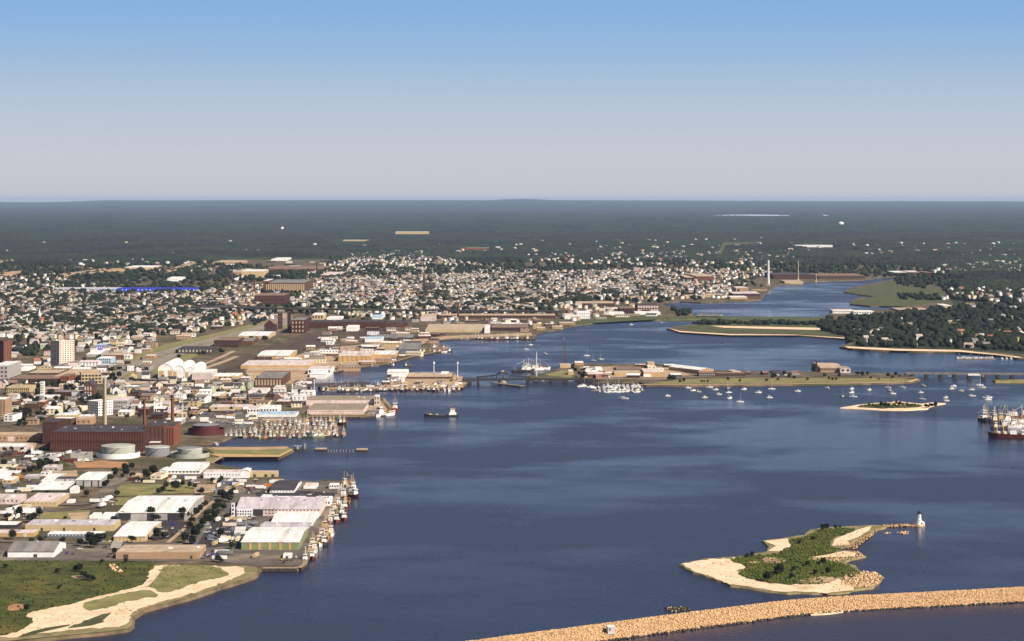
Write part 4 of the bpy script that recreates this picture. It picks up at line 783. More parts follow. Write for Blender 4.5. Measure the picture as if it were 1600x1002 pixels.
tank('dark grey storage tank in the middle of the tank farm', 224, 262, 714, 700, 'tank_grey', 'tank', short='dark grey tank')
tank('grey green storage tank with a pale blue ring wall', 274, 313, 716, 702, 'tank', 'tank_grey', ring=(31 * D_of(720) / F, 5, 'tank'), short='grey green tank')
tank('maroon storage tank with low dark ring wall beside the inlet', 298, 340, 680.5, 666, 'tank_red', 'tank_grey', ring=(28.5 * D_of(680) / F, 7, 'tank_red'), short='maroon tank')
def dome(label, x, yb, wpx, hpx):
    p = G(x, yb, 14); mp = p.y / F; r = wpx * mp / 2; hh = hpx * mp; n = 20; mb = MB(); rows = 7
    for j in range(rows + 1):
        a = math.pi / 2 * j / rows
        mb.v += [(r * math.cos(a) * math.cos(2 * math.pi * i / n), r * math.cos(a) * math.sin(2 * math.pi * i / n), hh * (.35 + .65 * math.sin(a))) for i in range(n)]
    for j in range(rows):
        for i in range(n): mb.f.append((j * n + i, j * n + (i + 1) % n, (j + 1) * n + (i + 1) % n, (j + 1) * n + i)); mb.m.append(0)
    t = empty('storage_dome', p); tag(t, label, 'dome')
    mb.build('roof', M['white_roof'], t, smooth=True)
    MB().cyl(0, 0, -14, hh * .352, r, r, n).build('wall', M['white'], t)
dome('white dome gleaming alone in the far right woods', 1314, 352, 9, 5.5)
dome('small white dome with a turret in the far left woods', 441, 358.5, 5, 4)
# ------------------------------------------------------------------ ordinal labels that single out repeats
def blocked(x, y, pad=0):
    for (cx, cy, rx, ry) in FOOT:
        if abs(x - cx) < rx + pad and abs(y - cy) < ry + pad: return True
    return False
ORD = ['nearest', 'second', 'third', 'fourth', 'fifth', 'sixth', 'seventh', 'eighth', 'ninth', 'tenth', 'eleventh', 'twelfth', 'thirteenth', 'fourteenth', 'fifteenth', 'sixteenth', 'seventeenth', 'eighteenth', 'nineteenth', 'twentieth', 'twenty-first', 'twenty-second', 'twenty-third', 'twenty-fourth', 'twenty-fifth', 'twenty-sixth', 'twenty-seventh', 'twenty-eighth', 'twenty-ninth', 'thirtieth']
def label_repeats(items, marks, cat, group, noun, descend=' counted from it'):
    """items: (object, look, px, py); each gets '<ordinal> <look> <noun> left of/right of <landmark>'"""
    b = {}
    for o, look, x, y in items:
        nm, lx, ly = min(marks, key=lambda m: (m[1] - x) ** 2 + ((m[2] - y) * 2.5) ** 2)
        dx, dy = x - lx, y - ly
        if abs(dx) > abs(dy) * 2.0: rel = 'right of' if dx > 0 else 'left of'
        else: rel = 'beyond' if dy < 0 else 'in front of'
        b.setdefault((look, nm, rel), []).append((abs(dx) + 2.5 * abs(dy), o))
    for (look, nm, rel), L in b.items():
        L.sort(key=lambda q: q[0])
        for i, (_, o) in enumerate(L):
            if i < len(ORD): lab = f'{ORD[i]} {look} {noun} {rel} the {nm}' if len(L) > 1 else f'{look} {noun} {rel} the {nm}'
            else: lab = f'{look} {noun} farther out {rel} the {nm}'
            tag(o, ' '.join(lab.split()[:16]), cat, group)
# ------------------------------------------------------------------ far woods: one canopy sheet to the horizon
def vnoise(x, y, seed):
    xi = np.floor(x).astype(np.int64); yi = np.floor(y).astype(np.int64); fx = x - xi; fy = y - yi
    fx = fx * fx * (3 - 2 * fx); fy = fy * fy * (3 - 2 * fy)
    def h(a, b):
        n = (a * 374761393 + b * 668265263 + seed * 1442695041) & 0x7fffffff
        n = ((n ^ (n >> 13)) * 1274126177) & 0x7fffffff
        return ((n ^ (n >> 16)) & 0xffff) / 65535.0
    return (h(xi, yi) * (1 - fx) + h(xi + 1, yi) * fx) * (1 - fy) + (h(xi, yi + 1) * (1 - fx) + h(xi + 1, yi + 1) * fx) * fy
def canopy():
    nr, ncl = 520, 950
    Ds = np.exp(np.linspace(math.log(5800), math.log(97000), nr)); us = np.linspace(-0.34, 0.34, ncl)
    X = us[None, :] * Ds[:, None]; Y = np.repeat(Ds[:, None], ncl, 1)
    px = 800 + X * F / Y
    edge = 8100 + 1300 * vnoise(X / 700, Y / 700, 3) + 700 * vnoise(X / 220, Y / 220, 5)
    # nearer edge on the right of the river and on the left, farther in the middle where the town is
    edge = edge + np.interp(px, [0, 300, 360, 480, 600, 800, 1000, 1200, 1420, 1470, 1500, 1700], [-200, -200, 1000, 1300, 900, 700, 500, 300, 300, -700, -2400, -2600])
    hgt = 4 + 12 * nrg.random(X.shape) ** 2 + 9 * vnoise(X / 45, Y / 420, 14) + 8 * (vnoise(X / 350, Y / 500, 9) - .3)
    # gentle country rising towards the horizon
    ramp_ = np.clip((Y - 42000) / 45000, 0, 1); ramp_ = ramp_ * ramp_ * (3 - 2 * ramp_)
    top = np.interp(px, [-100, 60, 120, 170, 250, 400, 600, 760, 800, 830, 860, 900, 1100, 1300, 1600, 1800], [118, 108, 145, 190, 178, 200, 190, 192, 245, 248, 205, 195, 180, 155, 140, 135])
    hill = ramp_ * (top + 22 * (vnoise(X / 3500, Y / 6000, 21) - .5)) + 26 * np.clip((Y - 15000) / 12000, 0, 1) * (vnoise(X / 2200, Y / 3500, 31) - .1) * (Y < 60000)
    Z = ZL + hgt * np.clip((Y - edge) / 260, -.6, 1) + hill
    # clearings round the far buildings, fields and lake
    for (cx, cy, rx, ry) in FOOT:
        if cy > 8200:
            m_ = (np.abs(X - cx) < rx + 15) & (Y < cy + ry + 60) & (Y > cy - ry - 26 * cy / 300)
            Z = np.where(m_, np.minimum(Z, ZL + 2.0), Z)
    for poly in ([(1120, 398), (1128, 379), (1190, 378), (1190, 381.5), (1135, 384), (1128, 398)], [(250, 426), (298, 407.5), (308, 410), (262, 427)], [(95, 429), (165, 418.5), (202, 420), (100, 432)], [(-20, 429), (32, 422.5), (36, 427), (-20, 432)],
                 [(1107, 338.2), (1107, 336.8), (1140, 335.2), (1200, 335), (1248, 337), (1248, 338.2)], [(1283, 335), (1300, 336.5), (1301, 339.2), (1288, 338)]):
        ymin, ymax = min(p[1] for p in poly), max(p[1] for p in poly); py = HZ + F * (H - 14) / Y
        m_ = np.zeros_like(X, bool); rows = np.where((py[:, 0] > ymin) & (py[:, 0] < ymax))[0]
        for r_ in rows:
            for c_ in range(ncl):
                if inpoly(px[r_, c_], py[r_, c_], poly): m_[r_, c_] = True
        Z = np.where(m_, 11.0, Z)
    V = np.stack([X, Y, Z], -1).reshape(-1, 3)
    i = np.arange(nr - 1)[:, None] * ncl + np.arange(ncl - 1)[None, :]; i = i.ravel()
    Fc = np.stack([i, i + 1, i + ncl + 1, i + ncl], 1)
    zr = Z.ravel(); keep = (zr[Fc].max(1) > ZL + .2); Fc = Fc[keep]
    # water areas of the upper river stay open
    o = np_mesh('far_woods', V, [(Fc, np.zeros(len(Fc), int))], [M['leaf_far']]); o['category'] = 'woods'; o['label'] = 'dark green woods stretching from the town edge to the hazy horizon'
canopy()

# ------------------------------------------------------------------ trees
def crown_mesh(seed, m, leaf=330, tall=1.0):
    r = random.Random(seed); mb = MB()
    lobes = [(r.uniform(-.5, .5), r.uniform(-.5, .5), r.uniform(-.25, .55) * tall, r.uniform(.38, .62)) for _ in range(9)] + [(0, 0, 0, .7)]
    for _ in range(leaf):
        lx, ly, lz, lr = r.choice(lobes)
        a = r.uniform(0, 2 * math.pi); cz = r.uniform(-.8, 1); s_ = math.sqrt(1 - cz * cz); q = lr * r.uniform(.75, 1.05)
        c = Vector((lx + q * s_ * math.cos(a), ly + q * s_ * math.sin(a), lz + q * cz * .9))
        nn = Vector((s_ * math.cos(a) + r.uniform(-.6, .6), s_ * math.sin(a) + r.uniform(-.6, .6), cz + r.uniform(-.5, .6))).normalized()
        u = nn.orthogonal().normalized(); v = nn.cross(u); an = r.uniform(0, 6.28); u, v = u * math.cos(an) + v * math.sin(an), v * math.cos(an) - u * math.sin(an)
        s1 = r.uniform(.10, .2); s2 = r.uniform(.08, .16)
        mb.add([c - u * s1, c - v * s2 + nn * .04, c + u * s1, c + v * s2 - nn * .03], [(0, 1, 2, 3)])
    for lx, ly, lz, lr in lobes:      # dark twiggy heart of each clump
        n = 6; k = lr * .72; o = len(mb.v)
        vs = [(lx + k * math.cos(2 * math.pi * i / n) * r.uniform(.8, 1.1), ly + k * math.sin(2 * math.pi * i / n) * r.uniform(.8, 1.1), lz + r.uniform(-.1, .1)) for i in range(n)] + [(lx, ly, lz + k), (lx, ly, lz - k)]
        mb.add(vs, [(i, (i + 1) % n, n) for i in range(n)] + [((i + 1) % n, i, n + 1) for i in range(n)])
    return mb.mesh('crown', [m])
TREES = []
for i, (mm, tl, nm) in enumerate([('leaf', 1, 'green'), ('leaf_dark', 1, 'dark green'), ('leaf', .8, 'bushy green'), ('leaf_dark', 1.7, 'tall dark'), ('leaf', 1.25, 'rounded green'), ('leaf_dark', .8, 'spreading dark')]):
    t = empty('broadleaf_tree', (0, 0, 0)); me = crown_mesh(50 + i, M[mm], 330, tl)
    c = bpy.data.objects.new('crown', me); COL.objects.link(c); c.parent = t; c.location = (0, 0, 1.05 + .25 * (tl - 1)); 
    tk = MB(); tk.cyl(0, 0, -.15, .55, .07, .05, 7); tk.cyl(0, 0, .55, .95, .05, .03, 6)
    for a in range(4): tk.tube((0, 0, .5), (.4 * math.cos(a * 1.6 + i), .4 * math.sin(a * 1.6 + i), 1.0), .025, n=5)
    tk.build('trunk', M['bark'], t); TREES.append((t, nm)); t['proto'] = 1
tree_used = [False] * len(TREES); TREE_ITEMS = []
def plant(x, y, z, s, k=None, look=None):
    k = rnd.randrange(len(TREES)) if k is None else k; rz = rnd.uniform(0, 6.28)
    if not tree_used[k]:
        t = TREES[k][0]; tree_used[k] = True; t.location = (x, y, z); t.rotation_euler = (0, 0, rz); t.scale = (s, s, s); kids(t)
    else: t = copy_tree(TREES[k][0], (x, y, z), rz, (s * rnd.uniform(.9, 1.15), s * rnd.uniform(.9, 1.15), s * rnd.uniform(.85, 1.1)))
    px, py = to_px((x, y, z)); TREE_ITEMS.append((t, TREES[k][1], px, py)); return t
# trees one can see singly in the industrial park and on the islands: photo column, row of the foot, crown radius in metres, kind
for (x, y, s, k) in [(318, 822, 3.2, 1), (322, 815, 3, 0), (328, 819, 3.6, 5), (334, 812, 3.2, 1), (338, 806, 2.8, 0), (300, 852, 3.4, 1), (312, 830, 3.2, 5), (296, 826, 3, 1), (300, 818, 2.8, 0), (312, 800, 2.8, 1), (320, 792, 3, 2), (341, 788, 3, 0), (360, 778, 3.2, 1), (365, 770, 2.6, 0), (370, 795, 2.8, 1), (356, 812, 3, 5), (346, 838, 3.2, 1), (362, 858, 2.6, 0), (200, 800, 2.6, 1), (178, 816, 3, 5), (136, 776, 2.8, 1), (128, 768, 3, 0), (162, 762, 3, 1), (168, 758, 2.6, 1), (248, 772, 2.8, 0), (286, 760, 2.6, 1), (305, 764, 2.4, 0), (336, 742, 2.4, 1), (347, 752, 2.4, 1), (198, 746, 4.2, 3), (206, 748, 3.2, 0), (226, 745, 3.4, 1), (230, 748, 3, 1), (238, 742, 4.6, 1), (178, 745, 4, 1), (172, 752, 4, 0), (215, 754, 3, 2), (222, 755, 2.6, 2), (182, 776, 3, 2), (260, 763, 3, 0), (273, 768, 5, 0), (254, 770, 2.6, 1), (296, 762, 2.5, 1), (313, 773, 3.6, 2), (331, 755, 2.6, 0), (345, 755, 2.8, 0), (346, 778, 4, 0), (352, 783, 4, 1), (358, 785, 3.4, 2),
        (192, 812, 3.4, 1), (237, 812, 4.6, 1), (243, 815, 3.6, 5), (283, 812, 4.6, 1), (290, 811, 4, 5), (306, 806, 3.2, 1), (246, 843, 4, 1), (258, 842, 2.8, 2), (206, 848, 3.4, 5), (290, 848, 3.4, 1), (307, 840, 4, 1), (302, 835, 3, 1), (325, 812, 3.4, 1), (330, 805, 3, 5), (343, 795, 3.2, 0), (335, 798, 2.6, 1), (350, 798, 3.2, 0), (20, 843, 4, 1), (64, 848, 2.6, 2), (50, 850, 2.4, 0), (97, 849, 2.6, 2), (142, 850, 4.2, 1), (148, 856, 4, 1), (156, 848, 4.8, 5), (160, 845, 3, 1), (126, 853, 2.8, 0), (178, 866, 2.4, 1),
        (18, 800, 2.8, 2), (12, 812, 3, 0), (30, 806, 3.4, 1), (55, 812, 3, 1), (48, 816, 4, 5), (102, 812, 1.6, 0), (60, 806, 3.4, 1), (22, 748, 2.8, 2), (73, 775, 2.6, 3), (24, 772, 2.2, 0),
        (60, 735, 4, 1), (68, 733, 4.4, 0), (78, 731, 4.2, 1), (52, 737, 3.4, 0), (88, 728, 3, 2), (45, 738, 3, 1), (38, 741, 3, 0), (72, 727, 3.6, 1), (62, 728, 3.4, 0), (7, 728, 3, 1), (34, 708, 3, 1), (18, 707, 3, 1), (8, 706, 2.6, 2), (45, 711, 2.6, 1), (195, 735, 3.4, 1), (207, 733, 3, 1), (192, 748, 2.4, 0), (340, 878, 2.6, 1), (345, 880, 2.2, 5),
        (125, 894, 2.6, 1), (118, 893, 2, 1), (130, 903, 3, 5), (137, 907, 2.4, 5), (145, 909, 2, 1), (90, 896, 1.8, 1), (196, 880, 1.6, 1), (10, 888, 2, 2), (92, 921, 1.6, 0), (42, 955, 2, 1), (160, 880, 1.5, 0),
        (1287, 829, 3, 1), (1291, 828, 2.6, 1), (1305, 827, 2, 0), (1312, 826, 1.8, 2), (1219, 897, 4.2, 1), (1214, 900, 3, 5), (1199, 908, 3.6, 1), (1176, 870, 2.2, 1), (1168, 871, 2, 5), (1287, 882, 3, 1), (1295, 897, 3, 1), (1262, 885, 2.4, 0), (1240, 893, 2.4, 0), (1275, 898, 2.6, 2), (1250, 850, 2.2, 0), (1270, 845, 2.4, 0), (1236, 905, 2.2, 1),
        (1378, 636, 3.6, 3), (1384, 637, 3.6, 1), (1388, 637, 3.4, 1), (1377, 633, 2.4, 3), (1406, 634, 3.2, 1), (1411, 635, 2.8, 0), (1400, 632, 2.6, 1), (1419, 636, 2.4, 0), (1365, 636, 2, 0), (1447, 637, 3, 1), (1455, 637, 4.2, 5), (1461, 637, 3.6, 1), (1450, 638, 3, 5),
        (911, 591, 4.6, 1), (906, 588, 4.2, 0), (898, 582, 4.6, 1), (895, 577, 3.4, 1), (913, 586, 3.6, 0), (1046, 595, 4, 1), (1051, 595, 4.4, 1), (1054, 594, 3.6, 0), (1063, 598, 2.6, 1), (1068, 597, 3, 1), (1096, 598, 2.2, 1), (1100, 598, 2, 1), (1106, 598, 2.2, 1), (1138, 595, 2.6, 1), (1156, 597, 2.4, 1), (1198, 597, 3, 5), (1207, 592, 3.8, 0), (1211, 590, 3.4, 1), (1215, 595, 3, 2), (1232, 591, 3.6, 1), (1241, 593, 3, 0), (1226, 587, 3.6, 1), (1261, 595, 3, 2), (1288, 589, 3.6, 0), (1295, 594, 2.6, 1), (1301, 595, 2.6, 1), (1307, 595, 2.4, 1), (1311, 590, 3.4, 1), (1271, 579, 3.6, 1), (1340, 587, 4.4, 5), (1348, 588, 3.6, 1), (1356, 587, 3.4, 1), (1360, 593, 2.8, 0), (1388, 590, 4.2, 1), (1394, 592, 3.4, 0), (1400, 588, 3.6, 1), (1373, 594, 2.2, 2), (1405, 590, 3, 5), (1415, 588, 2.8, 1),
        (177, 592, 5.5, 1), (185, 590, 5.5, 1), (172, 596, 5, 5), (180, 597, 5, 1), (253, 590, 4, 3), (255, 592, 3.4, 1), (248, 585, 3, 1), (120, 606, 6, 1), (112, 609, 6, 5), (104, 612, 5.6, 1), (126, 611, 5, 1), (115, 615, 5, 1)]:
    s *= 1.18 if y > 700 and x < 600 else 1.0
    zz = .3 + ZL if y > 640 or x < 830 or 850 < x < 1440 else 1.2
    if y > 820 and x > 1100: zz = 1.8
    p = G(x, y, zz); plant(p.x, p.y, zz, s, k)
# woods and street trees: screen regions of the photo, each point dropped on the ground there
def region(poly, n, jitter_seed=0):
    r = random.Random(hash(str(poly)) % 99991 + jitter_seed) if 0 else random.Random(int(sum(p[0] * 7 + p[1] * 13 for p in poly)) + jitter_seed)
    x0, x1 = min(p[0] for p in poly), max(p[0] for p in poly); y0, y1 = min(p[1] for p in poly), max(p[1] for p in poly); out_ = []
    for _ in range(n * 40):
        if len(out_) >= n: break
        x, y = r.uniform(x0, x1), r.uniform(y0, y1)
        if inpoly(x, y, poly): out_.append((x, y))
    return out_
SHI = []
def addblocks(poly, n, seed, smin=9, smax=30, hmax=9):
    r = random.Random(seed); k = 0
    for x, y in region(poly, n * 3, seed):
        if k >= n: break
        p = G(x, y); wm = r.uniform(smin, smax)
        if blocked(p.x + wm / 2, p.y + 8, wm / 2 + 3): continue
        hm = r.uniform(3.5, hmax); wl, nm = r.choice([('tan_wall', 'tan'), ('brown_brick', 'brown brick'), ('brick', 'dark red brick'), ('white', 'white'), ('grey_wall', 'grey'), ('brown_wall', 'brown'), ('h_cream', 'cream'), ('white', 'white')])
        rf, rn = r.choice([('dark_roof', 'dark'), ('grey_roof', 'grey'), ('tan_roof', 'tan'), ('white_roof', 'white'), ('brown_roof', 'brown'), ('white_roof', 'white'), ('pink_roof', 'pinkish')])
        t, *_ = bld('low_building', 'x', 'building', x, x + wm * F / p.y, y, 0, 0, wl, rf, r.choice(['flat', 'flat', 'parapet', 'gable']), rot=r.gauss(0, 5), h=hm, d=r.uniform(10, 34), fw=(max(2, int(wm / 5)), 1 if hm < 6 else 2), pane=(.4, .45), vents=r.choice([0, 1, 2]), rise=2.0, land=False)
        SHI.append((t, f'{nm} low {rn} roofed', x, y)); k += 1
M['h_cream'] = mat('cream_clapboard', (0.68, 0.60, 0.44), (0.58, 0.50, 0.36), .3)
addblocks([(0, 562), (75, 566), (160, 575), (160, 610), (100, 628), (0, 640)], 30, 1, 12, 34)
addblocks([(175, 604), (300, 602), (330, 625), (300, 655), (176, 658)], 34, 2, 10, 24)
addblocks([(0, 640), (150, 640), (140, 660), (0, 672)], 8, 3, 12, 26)
addblocks([(0, 706), (70, 708), (66, 745), (0, 768)], 12, 4, 8, 18, 5)
addblocks([(300, 584), (395, 584), (395, 632), (330, 636)], 16, 5, 10, 24, 6)
addblocks([(440, 590), (476, 600), (470, 640), (400, 634), (395, 618)], 14, 6, 10, 22, 7)
addblocks([(430, 560), (560, 524), (700, 524), (660, 550), (560, 572), (480, 590)], 30, 7, 14, 40, 7)
addblocks([(480, 514), (660, 512), (660, 534), (500, 540)], 16, 8, 14, 34, 6)
addblocks([(640, 502), (900, 500), (860, 516), (770, 522), (650, 520)], 20, 9, 14, 40, 7)
addblocks([(180, 520), (430, 500), (440, 490), (330, 520), (240, 540), (180, 560)], 22, 10, 14, 34, 9)
addblocks([(120, 555), (240, 560), (176, 600), (120, 580)], 10, 11, 10, 22, 7)
addblocks([(300, 462), (440, 470), (430, 485), (300, 490)], 16, 12, 20, 60, 12)
addblocks([(880, 574), (1040, 574), (1040, 592), (900, 592)], 12, 13, 8, 22, 5)
addblocks([(870, 488), (1040, 480), (1040, 494), (900, 502)], 12, 14, 14, 40, 8)
addblocks([(1060, 446), (1190, 444), (1190, 466), (1050, 470)], 14, 15, 20, 50, 9)
addblocks([(330, 410), (520, 408), (520, 424), (420, 436), (330, 425)], 16, 16, 24, 70, 9)
addblocks([(200, 745), (250, 742), (255, 752), (205, 754)], 3, 17, 6, 12, 4)
addblocks([(604, 583), (720, 590), (715, 603), (560, 604)], 9, 18, 8, 20, 5)
addblocks([(1090, 583), (1260, 583), (1260, 588), (1090, 589)], 6, 19, 8, 18, 4)
label_repeats(SHI, LAND, 'building', 'low town buildings', 'building')
cand = []     # (x, y, radius, kind)
def addtrees(poly, n, r0, r1, dark=.6, pad=3):
    for x, y in region(poly, n, 5):
        p = G(x, y)
        if blocked(p.x, p.y, pad): continue
        cand.append((p.x, p.y, rnd.uniform(r0, r1), rnd.random() < dark))
addtrees([(10, 602), (48, 600), (140, 600), (158, 620), (156, 650), (90, 652), (0, 660), (0, 650), (14, 640)], 120, 3.6, 5.6)
addtrees([(0, 640), (60, 645), (150, 640), (130, 655), (20, 664), (0, 664)], 22, 3, 5)
addtrees([(14, 652), (62, 648), (64, 662), (10, 674)], 8, 3, 4.5)
addtrees([(160, 600), (300, 600), (300, 655), (172, 655)], 60, 2.6, 4.4)
addtrees([(0, 575), (100, 560), (240, 555), (236, 600), (100, 612), (0, 612)], 40, 2.8, 4.4)
addtrees([(15, 520), (75, 520), (78, 556), (18, 556)], 46, 5, 7, .85)
addtrees([(116, 518), (240, 510), (230, 540), (118, 548)], 46, 4, 6)
addtrees([(320, 582), (380, 583), (390, 640), (300, 650), (330, 620)], 40, 2.2, 3.8)
addtrees([(245, 590), (300, 596), (330, 610), (300, 620), (250, 606)], 26, 3, 4)
addtrees([(386, 500), (432, 485), (434, 492), (400, 510)], 20, 4, 6, .8)
addtrees([(388, 526), (420, 526), (416, 532), (392, 533)], 12, 4, 5.5, .9)
addtrees([(270, 548), (345, 545), (352, 552), (280, 560)], 18, 3, 4.5, .9)
addtrees([(1320, 531), (1342, 528), (1600, 520), (1680, 540), (1680, 553), (1500, 545), (1345, 542), (1326, 539)], 330, 5, 8, .8)
addtrees([(1270, 507), (1300, 500), (1400, 492), (1500, 480), (1680, 470), (1680, 532), (1480, 532), (1345, 530), (1300, 522), (1280, 516)], 900, 6, 9, .85)
addtrees([(1070, 505.5), (1290, 505.8), (1285, 508.5), (1100, 508)], 90, 4, 7, .8)
addtrees([(1400, 441), (1470, 450), (1490, 470), (1700, 480), (1700, 425), (1480, 428), (1400, 436)], 800, 7, 11, .7)
addtrees([(1400, 441), (1450, 441), (1450, 452), (1408, 448)], 45, 6, 9, .9)
addtrees([(1400, 460), (1465, 462), (1470, 470), (1410, 471)], 40, 5, 8, .9)
addtrees([(1050, 485), (1085, 489), (1083, 494), (1060, 494)], 14, 6, 8, .5)
addtrees([(0, 425), (1090, 415), (1190, 425), (1190, 450), (1085, 470), (1030, 475), (900, 470), (860, 488), (400, 486), (330, 500), (240, 528), (0, 528)], 2300, 5, 8.5, .55)
addtrees([(240, 478), (370, 478), (430, 486), (330, 520), (245, 525)], 130, 4, 6, .6)
addtrees([(0, 430), (330, 440), (330, 478), (230, 500), (0, 520)], 420, 5, 9, .7)
addtrees([(440, 484), (860, 489), (860, 496), (640, 503), (480, 500)], 130, 4, 6, .5)
addtrees([(0, 405), (300, 408), (500, 425), (520, 410), (800, 412), (1200, 408), (1600, 408), (1600, 436), (1280, 432), (1100, 420), (400, 440), (0, 436)], 1900, 8, 12, .6)
addtrees([(500, 398), (1500, 392), (1500, 410), (500, 412)], 300, 9, 14, .6)
rc = random.Random(77)
for poly, n in (([(0, 465), (240, 470), (240, 525), (0, 528)], 34), ([(0, 438), (330, 445), (330, 475), (0, 470)], 30), ([(480, 430), (1080, 425), (1040, 465), (860, 482), (480, 480)], 90), ([(240, 478), (420, 480), (320, 515), (245, 522)], 14)):
    for cx_, cy_ in region(poly, n, 31):
        for _ in range(rc.randint(7, 15)):
            p = G(cx_ + rc.gauss(0, 6), max(428, cy_ + rc.gauss(0, 1.1)))
            if not blocked(p.x, p.y, 3): cand.append((p.x, p.y, rc.uniform(6, 9), rc.random() < .85))
cand.sort(key=lambda q: q[1])
n_ind = 300 - len(TREE_ITEMS)
for x, y, r_, dk in cand[:n_ind]: plant(x, y, ZL, r_ * .95, rnd.choice([1, 3, 5]) if dk else rnd.choice([0, 2, 4]))
label_repeats(TREE_ITEMS, LAND + [('lighthouse island beach', 1130, 890), ('little wooded islet', 1400, 634), ('grassy meadow path', 200, 905), ('marina', 950, 603)], 'tree', 'trees seen singly', 'tree')
def stuff_blobs(name, pts, mats, label, cat, sub=2):
    bm = bmesh.new(); bmesh.ops.create_icosphere(bm, subdivisions=sub, radius=1.0); bv = np.array([v.co[:] for v in bm.verts]); bf = np.array([[v.index for v in f.verts] for f in bm.faces]); bm.free()
    P = np.array([(x, y, r_, 1.0 * dk) for x, y, r_, dk in pts]); n = len(P)
    jit = 1 + (nrg.random((n, len(bv))) - .5) * .75
    S = np.stack([P[:, 2] * nrg.uniform(.85, 1.25, n), P[:, 2] * nrg.uniform(.85, 1.25, n), P[:, 2] * nrg.uniform(.7, 1.0, n)], 1)
    V = bv[None] * jit[..., None] * S[:, None, :]; V[..., 0] += P[:, 0:1]; V[..., 1] += P[:, 1:2]; V[..., 2] += (ZL + P[:, 2] * .75)[:, None]
    Fc = (bf[None] + (np.arange(n) * len(bv))[:, None, None]).reshape(-1, 3); mi = np.repeat(P[:, 3].astype(int), len(bf))
    o = np_mesh(name, V.reshape(-1, 3), [(Fc, mi)], mats); o['label'] = label; o['category'] = cat
rest = cand[n_ind:]
stuff_blobs('town_trees', [q for q in rest if q[1] < 6600], [M['leaf'], M['leaf_dark']], 'mass of green trees between the town houses and on the far bank', 'trees', 2)
stuff_blobs('distant_trees', [q for q in rest if q[1] >= 6600], [M['leaf'], M['leaf_dark']], 'mass of distant trees among the dense housing', 'trees', 1)
# low scrub on the meadow and the lighthouse island
def scrub(name, poly, n, z, r0, r1, label, mats=('grass', 'leaf')):
    pts = []
    for x, y in region(poly, n, 9):
        p = G(x, y, z); pts.append((p.x, p.y, rnd.uniform(r0, r1) * (1.5 if rnd.random() < .08 else 1), rnd.random() < .35))
    stuff_blobs(name, pts, [M[m] for m in mats], label, 'scrub', 1); o = bpy.context.scene.objects[name]; o.location.z = z - ZL - r0 * .55; return o
scrub('meadow_scrub', mead, 2600, ZL + .4, .35, .8, 'low green scrub and tall grass covering the meadow')
scrub('dune_grass', mead2, 420, ZL + .4, .25, .55, 'low tufts of dry grass on the beach meadow', ('dry_grass', 'salt_grass'))
scrub('island_scrub', isl_grass, 3600, 1.8, .3, .85, 'low green scrub covering the lighthouse island', ('bright_grass', 'grass'))
scrub('islet_scrub', [(1340, 635), (1365, 631), (1412, 629.8), (1436, 632), (1440, 635), (1380, 637.8)], 90, 1.3, .8, 1.8, 'low scrub covering the little islet')

tf = []
for x, y in region([(0, 960), (60, 950), (150, 932), (230, 916), (262, 927), (380, 890), (395, 893), (300, 925), (225, 945), (200, 970), (60, 990), (0, 1000)], 260, 12):
    p = G(x, y); tf.append((p.x, p.y, rnd.uniform(.2, .6), rnd.random() < .5))
stuff_blobs('beach_tufts', tf, [M['dry_grass'], M['salt_grass']], 'sparse tufts of beach grass and drift weed dotted over the sand', 'beach grass', 1); bpy.context.scene.objects['beach_tufts'].location.z = -.1
tf = []
for x, y in region([(1070, 880), (1140, 875), (1150, 895), (1320, 915), (1325, 924), (1194, 919), (1085, 890)], 90, 13) + region([(1300, 845), (1350, 826), (1356, 832), (1330, 850)], 40, 13):
    p = G(x, y, 1.5); tf.append((p.x, p.y, rnd.uniform(.2, .55), rnd.random() < .5))
stuff_blobs('island_tufts', tf, [M['dry_grass'], M['dirt']], 'sparse weed and small stones on the sand of the lighthouse island', 'beach grass', 1); bpy.context.scene.objects['island_tufts'].location.z = -1.1
# ------------------------------------------------------------------ houses
WALLS = ['white', 'h_cream', 'h_pink', 'h_grey', 'h_tan', 'h_green', 'h_brown', 'h_yellow']
WNAME = ['white', 'cream', 'pinkish', 'grey', 'tan', 'pale green', 'brown', 'yellowish']
M['h_cream'] = mat('cream_clapboard', (0.68, 0.60, 0.44), (0.58, 0.50, 0.36), .3); M['h_pink'] = mat('pinkish_clapboard', (0.62, 0.46, 0.38), (0.5, 0.37, 0.3), .3)
M['h_grey'] = mat('grey_shingle', (0.36, 0.34, 0.33), (0.28, 0.26, 0.25), .3); M['h_tan'] = mat('tan_shingle', (0.46, 0.33, 0.22), (0.36, 0.26, 0.17), .3)
M['h_green'] = mat('pale_green_clapboard', (0.44, 0.46, 0.30), (0.36, 0.38, 0.25), .3); M['h_brown'] = mat('brown_shingle', (0.20, 0.12, 0.09), (0.15, 0.09, 0.07), .3)
M['h_yellow'] = mat('yellowish_clapboard', (0.62, 0.50, 0.24), (0.52, 0.42, 0.2), .3)
ROOFS = ['dark_roof', 'grey_roof', 'brown_roof', 'r_grey', 'r_tan', 'r_red']
RNAME = ['dark', 'grey', 'brown', 'pale grey', 'tan', 'red']
M['r_grey'] = mat('pale_grey_shingle_roof', (0.40, 0.37, 0.36), (0.3, 0.28, 0.27), .3); M['r_tan'] = mat('tan_shingle_roof', (0.42, 0.33, 0.26), (0.32, 0.25, 0.2), .3); M['r_red'] = mat('red_shingle_roof', (0.34, 0.13, 0.08), (0.26, 0.1, 0.06), .3)
WP = [44, 20, 10, 10, 9, 5, 8, 6]; RP = [22, 26, 17, 18, 12, 5]
def pick(r, ws):
    t = r.uniform(0, sum(ws))
    for i, q in enumerate(ws):
        t -= q
        if t <= 0: return i
    return 0
hc = []
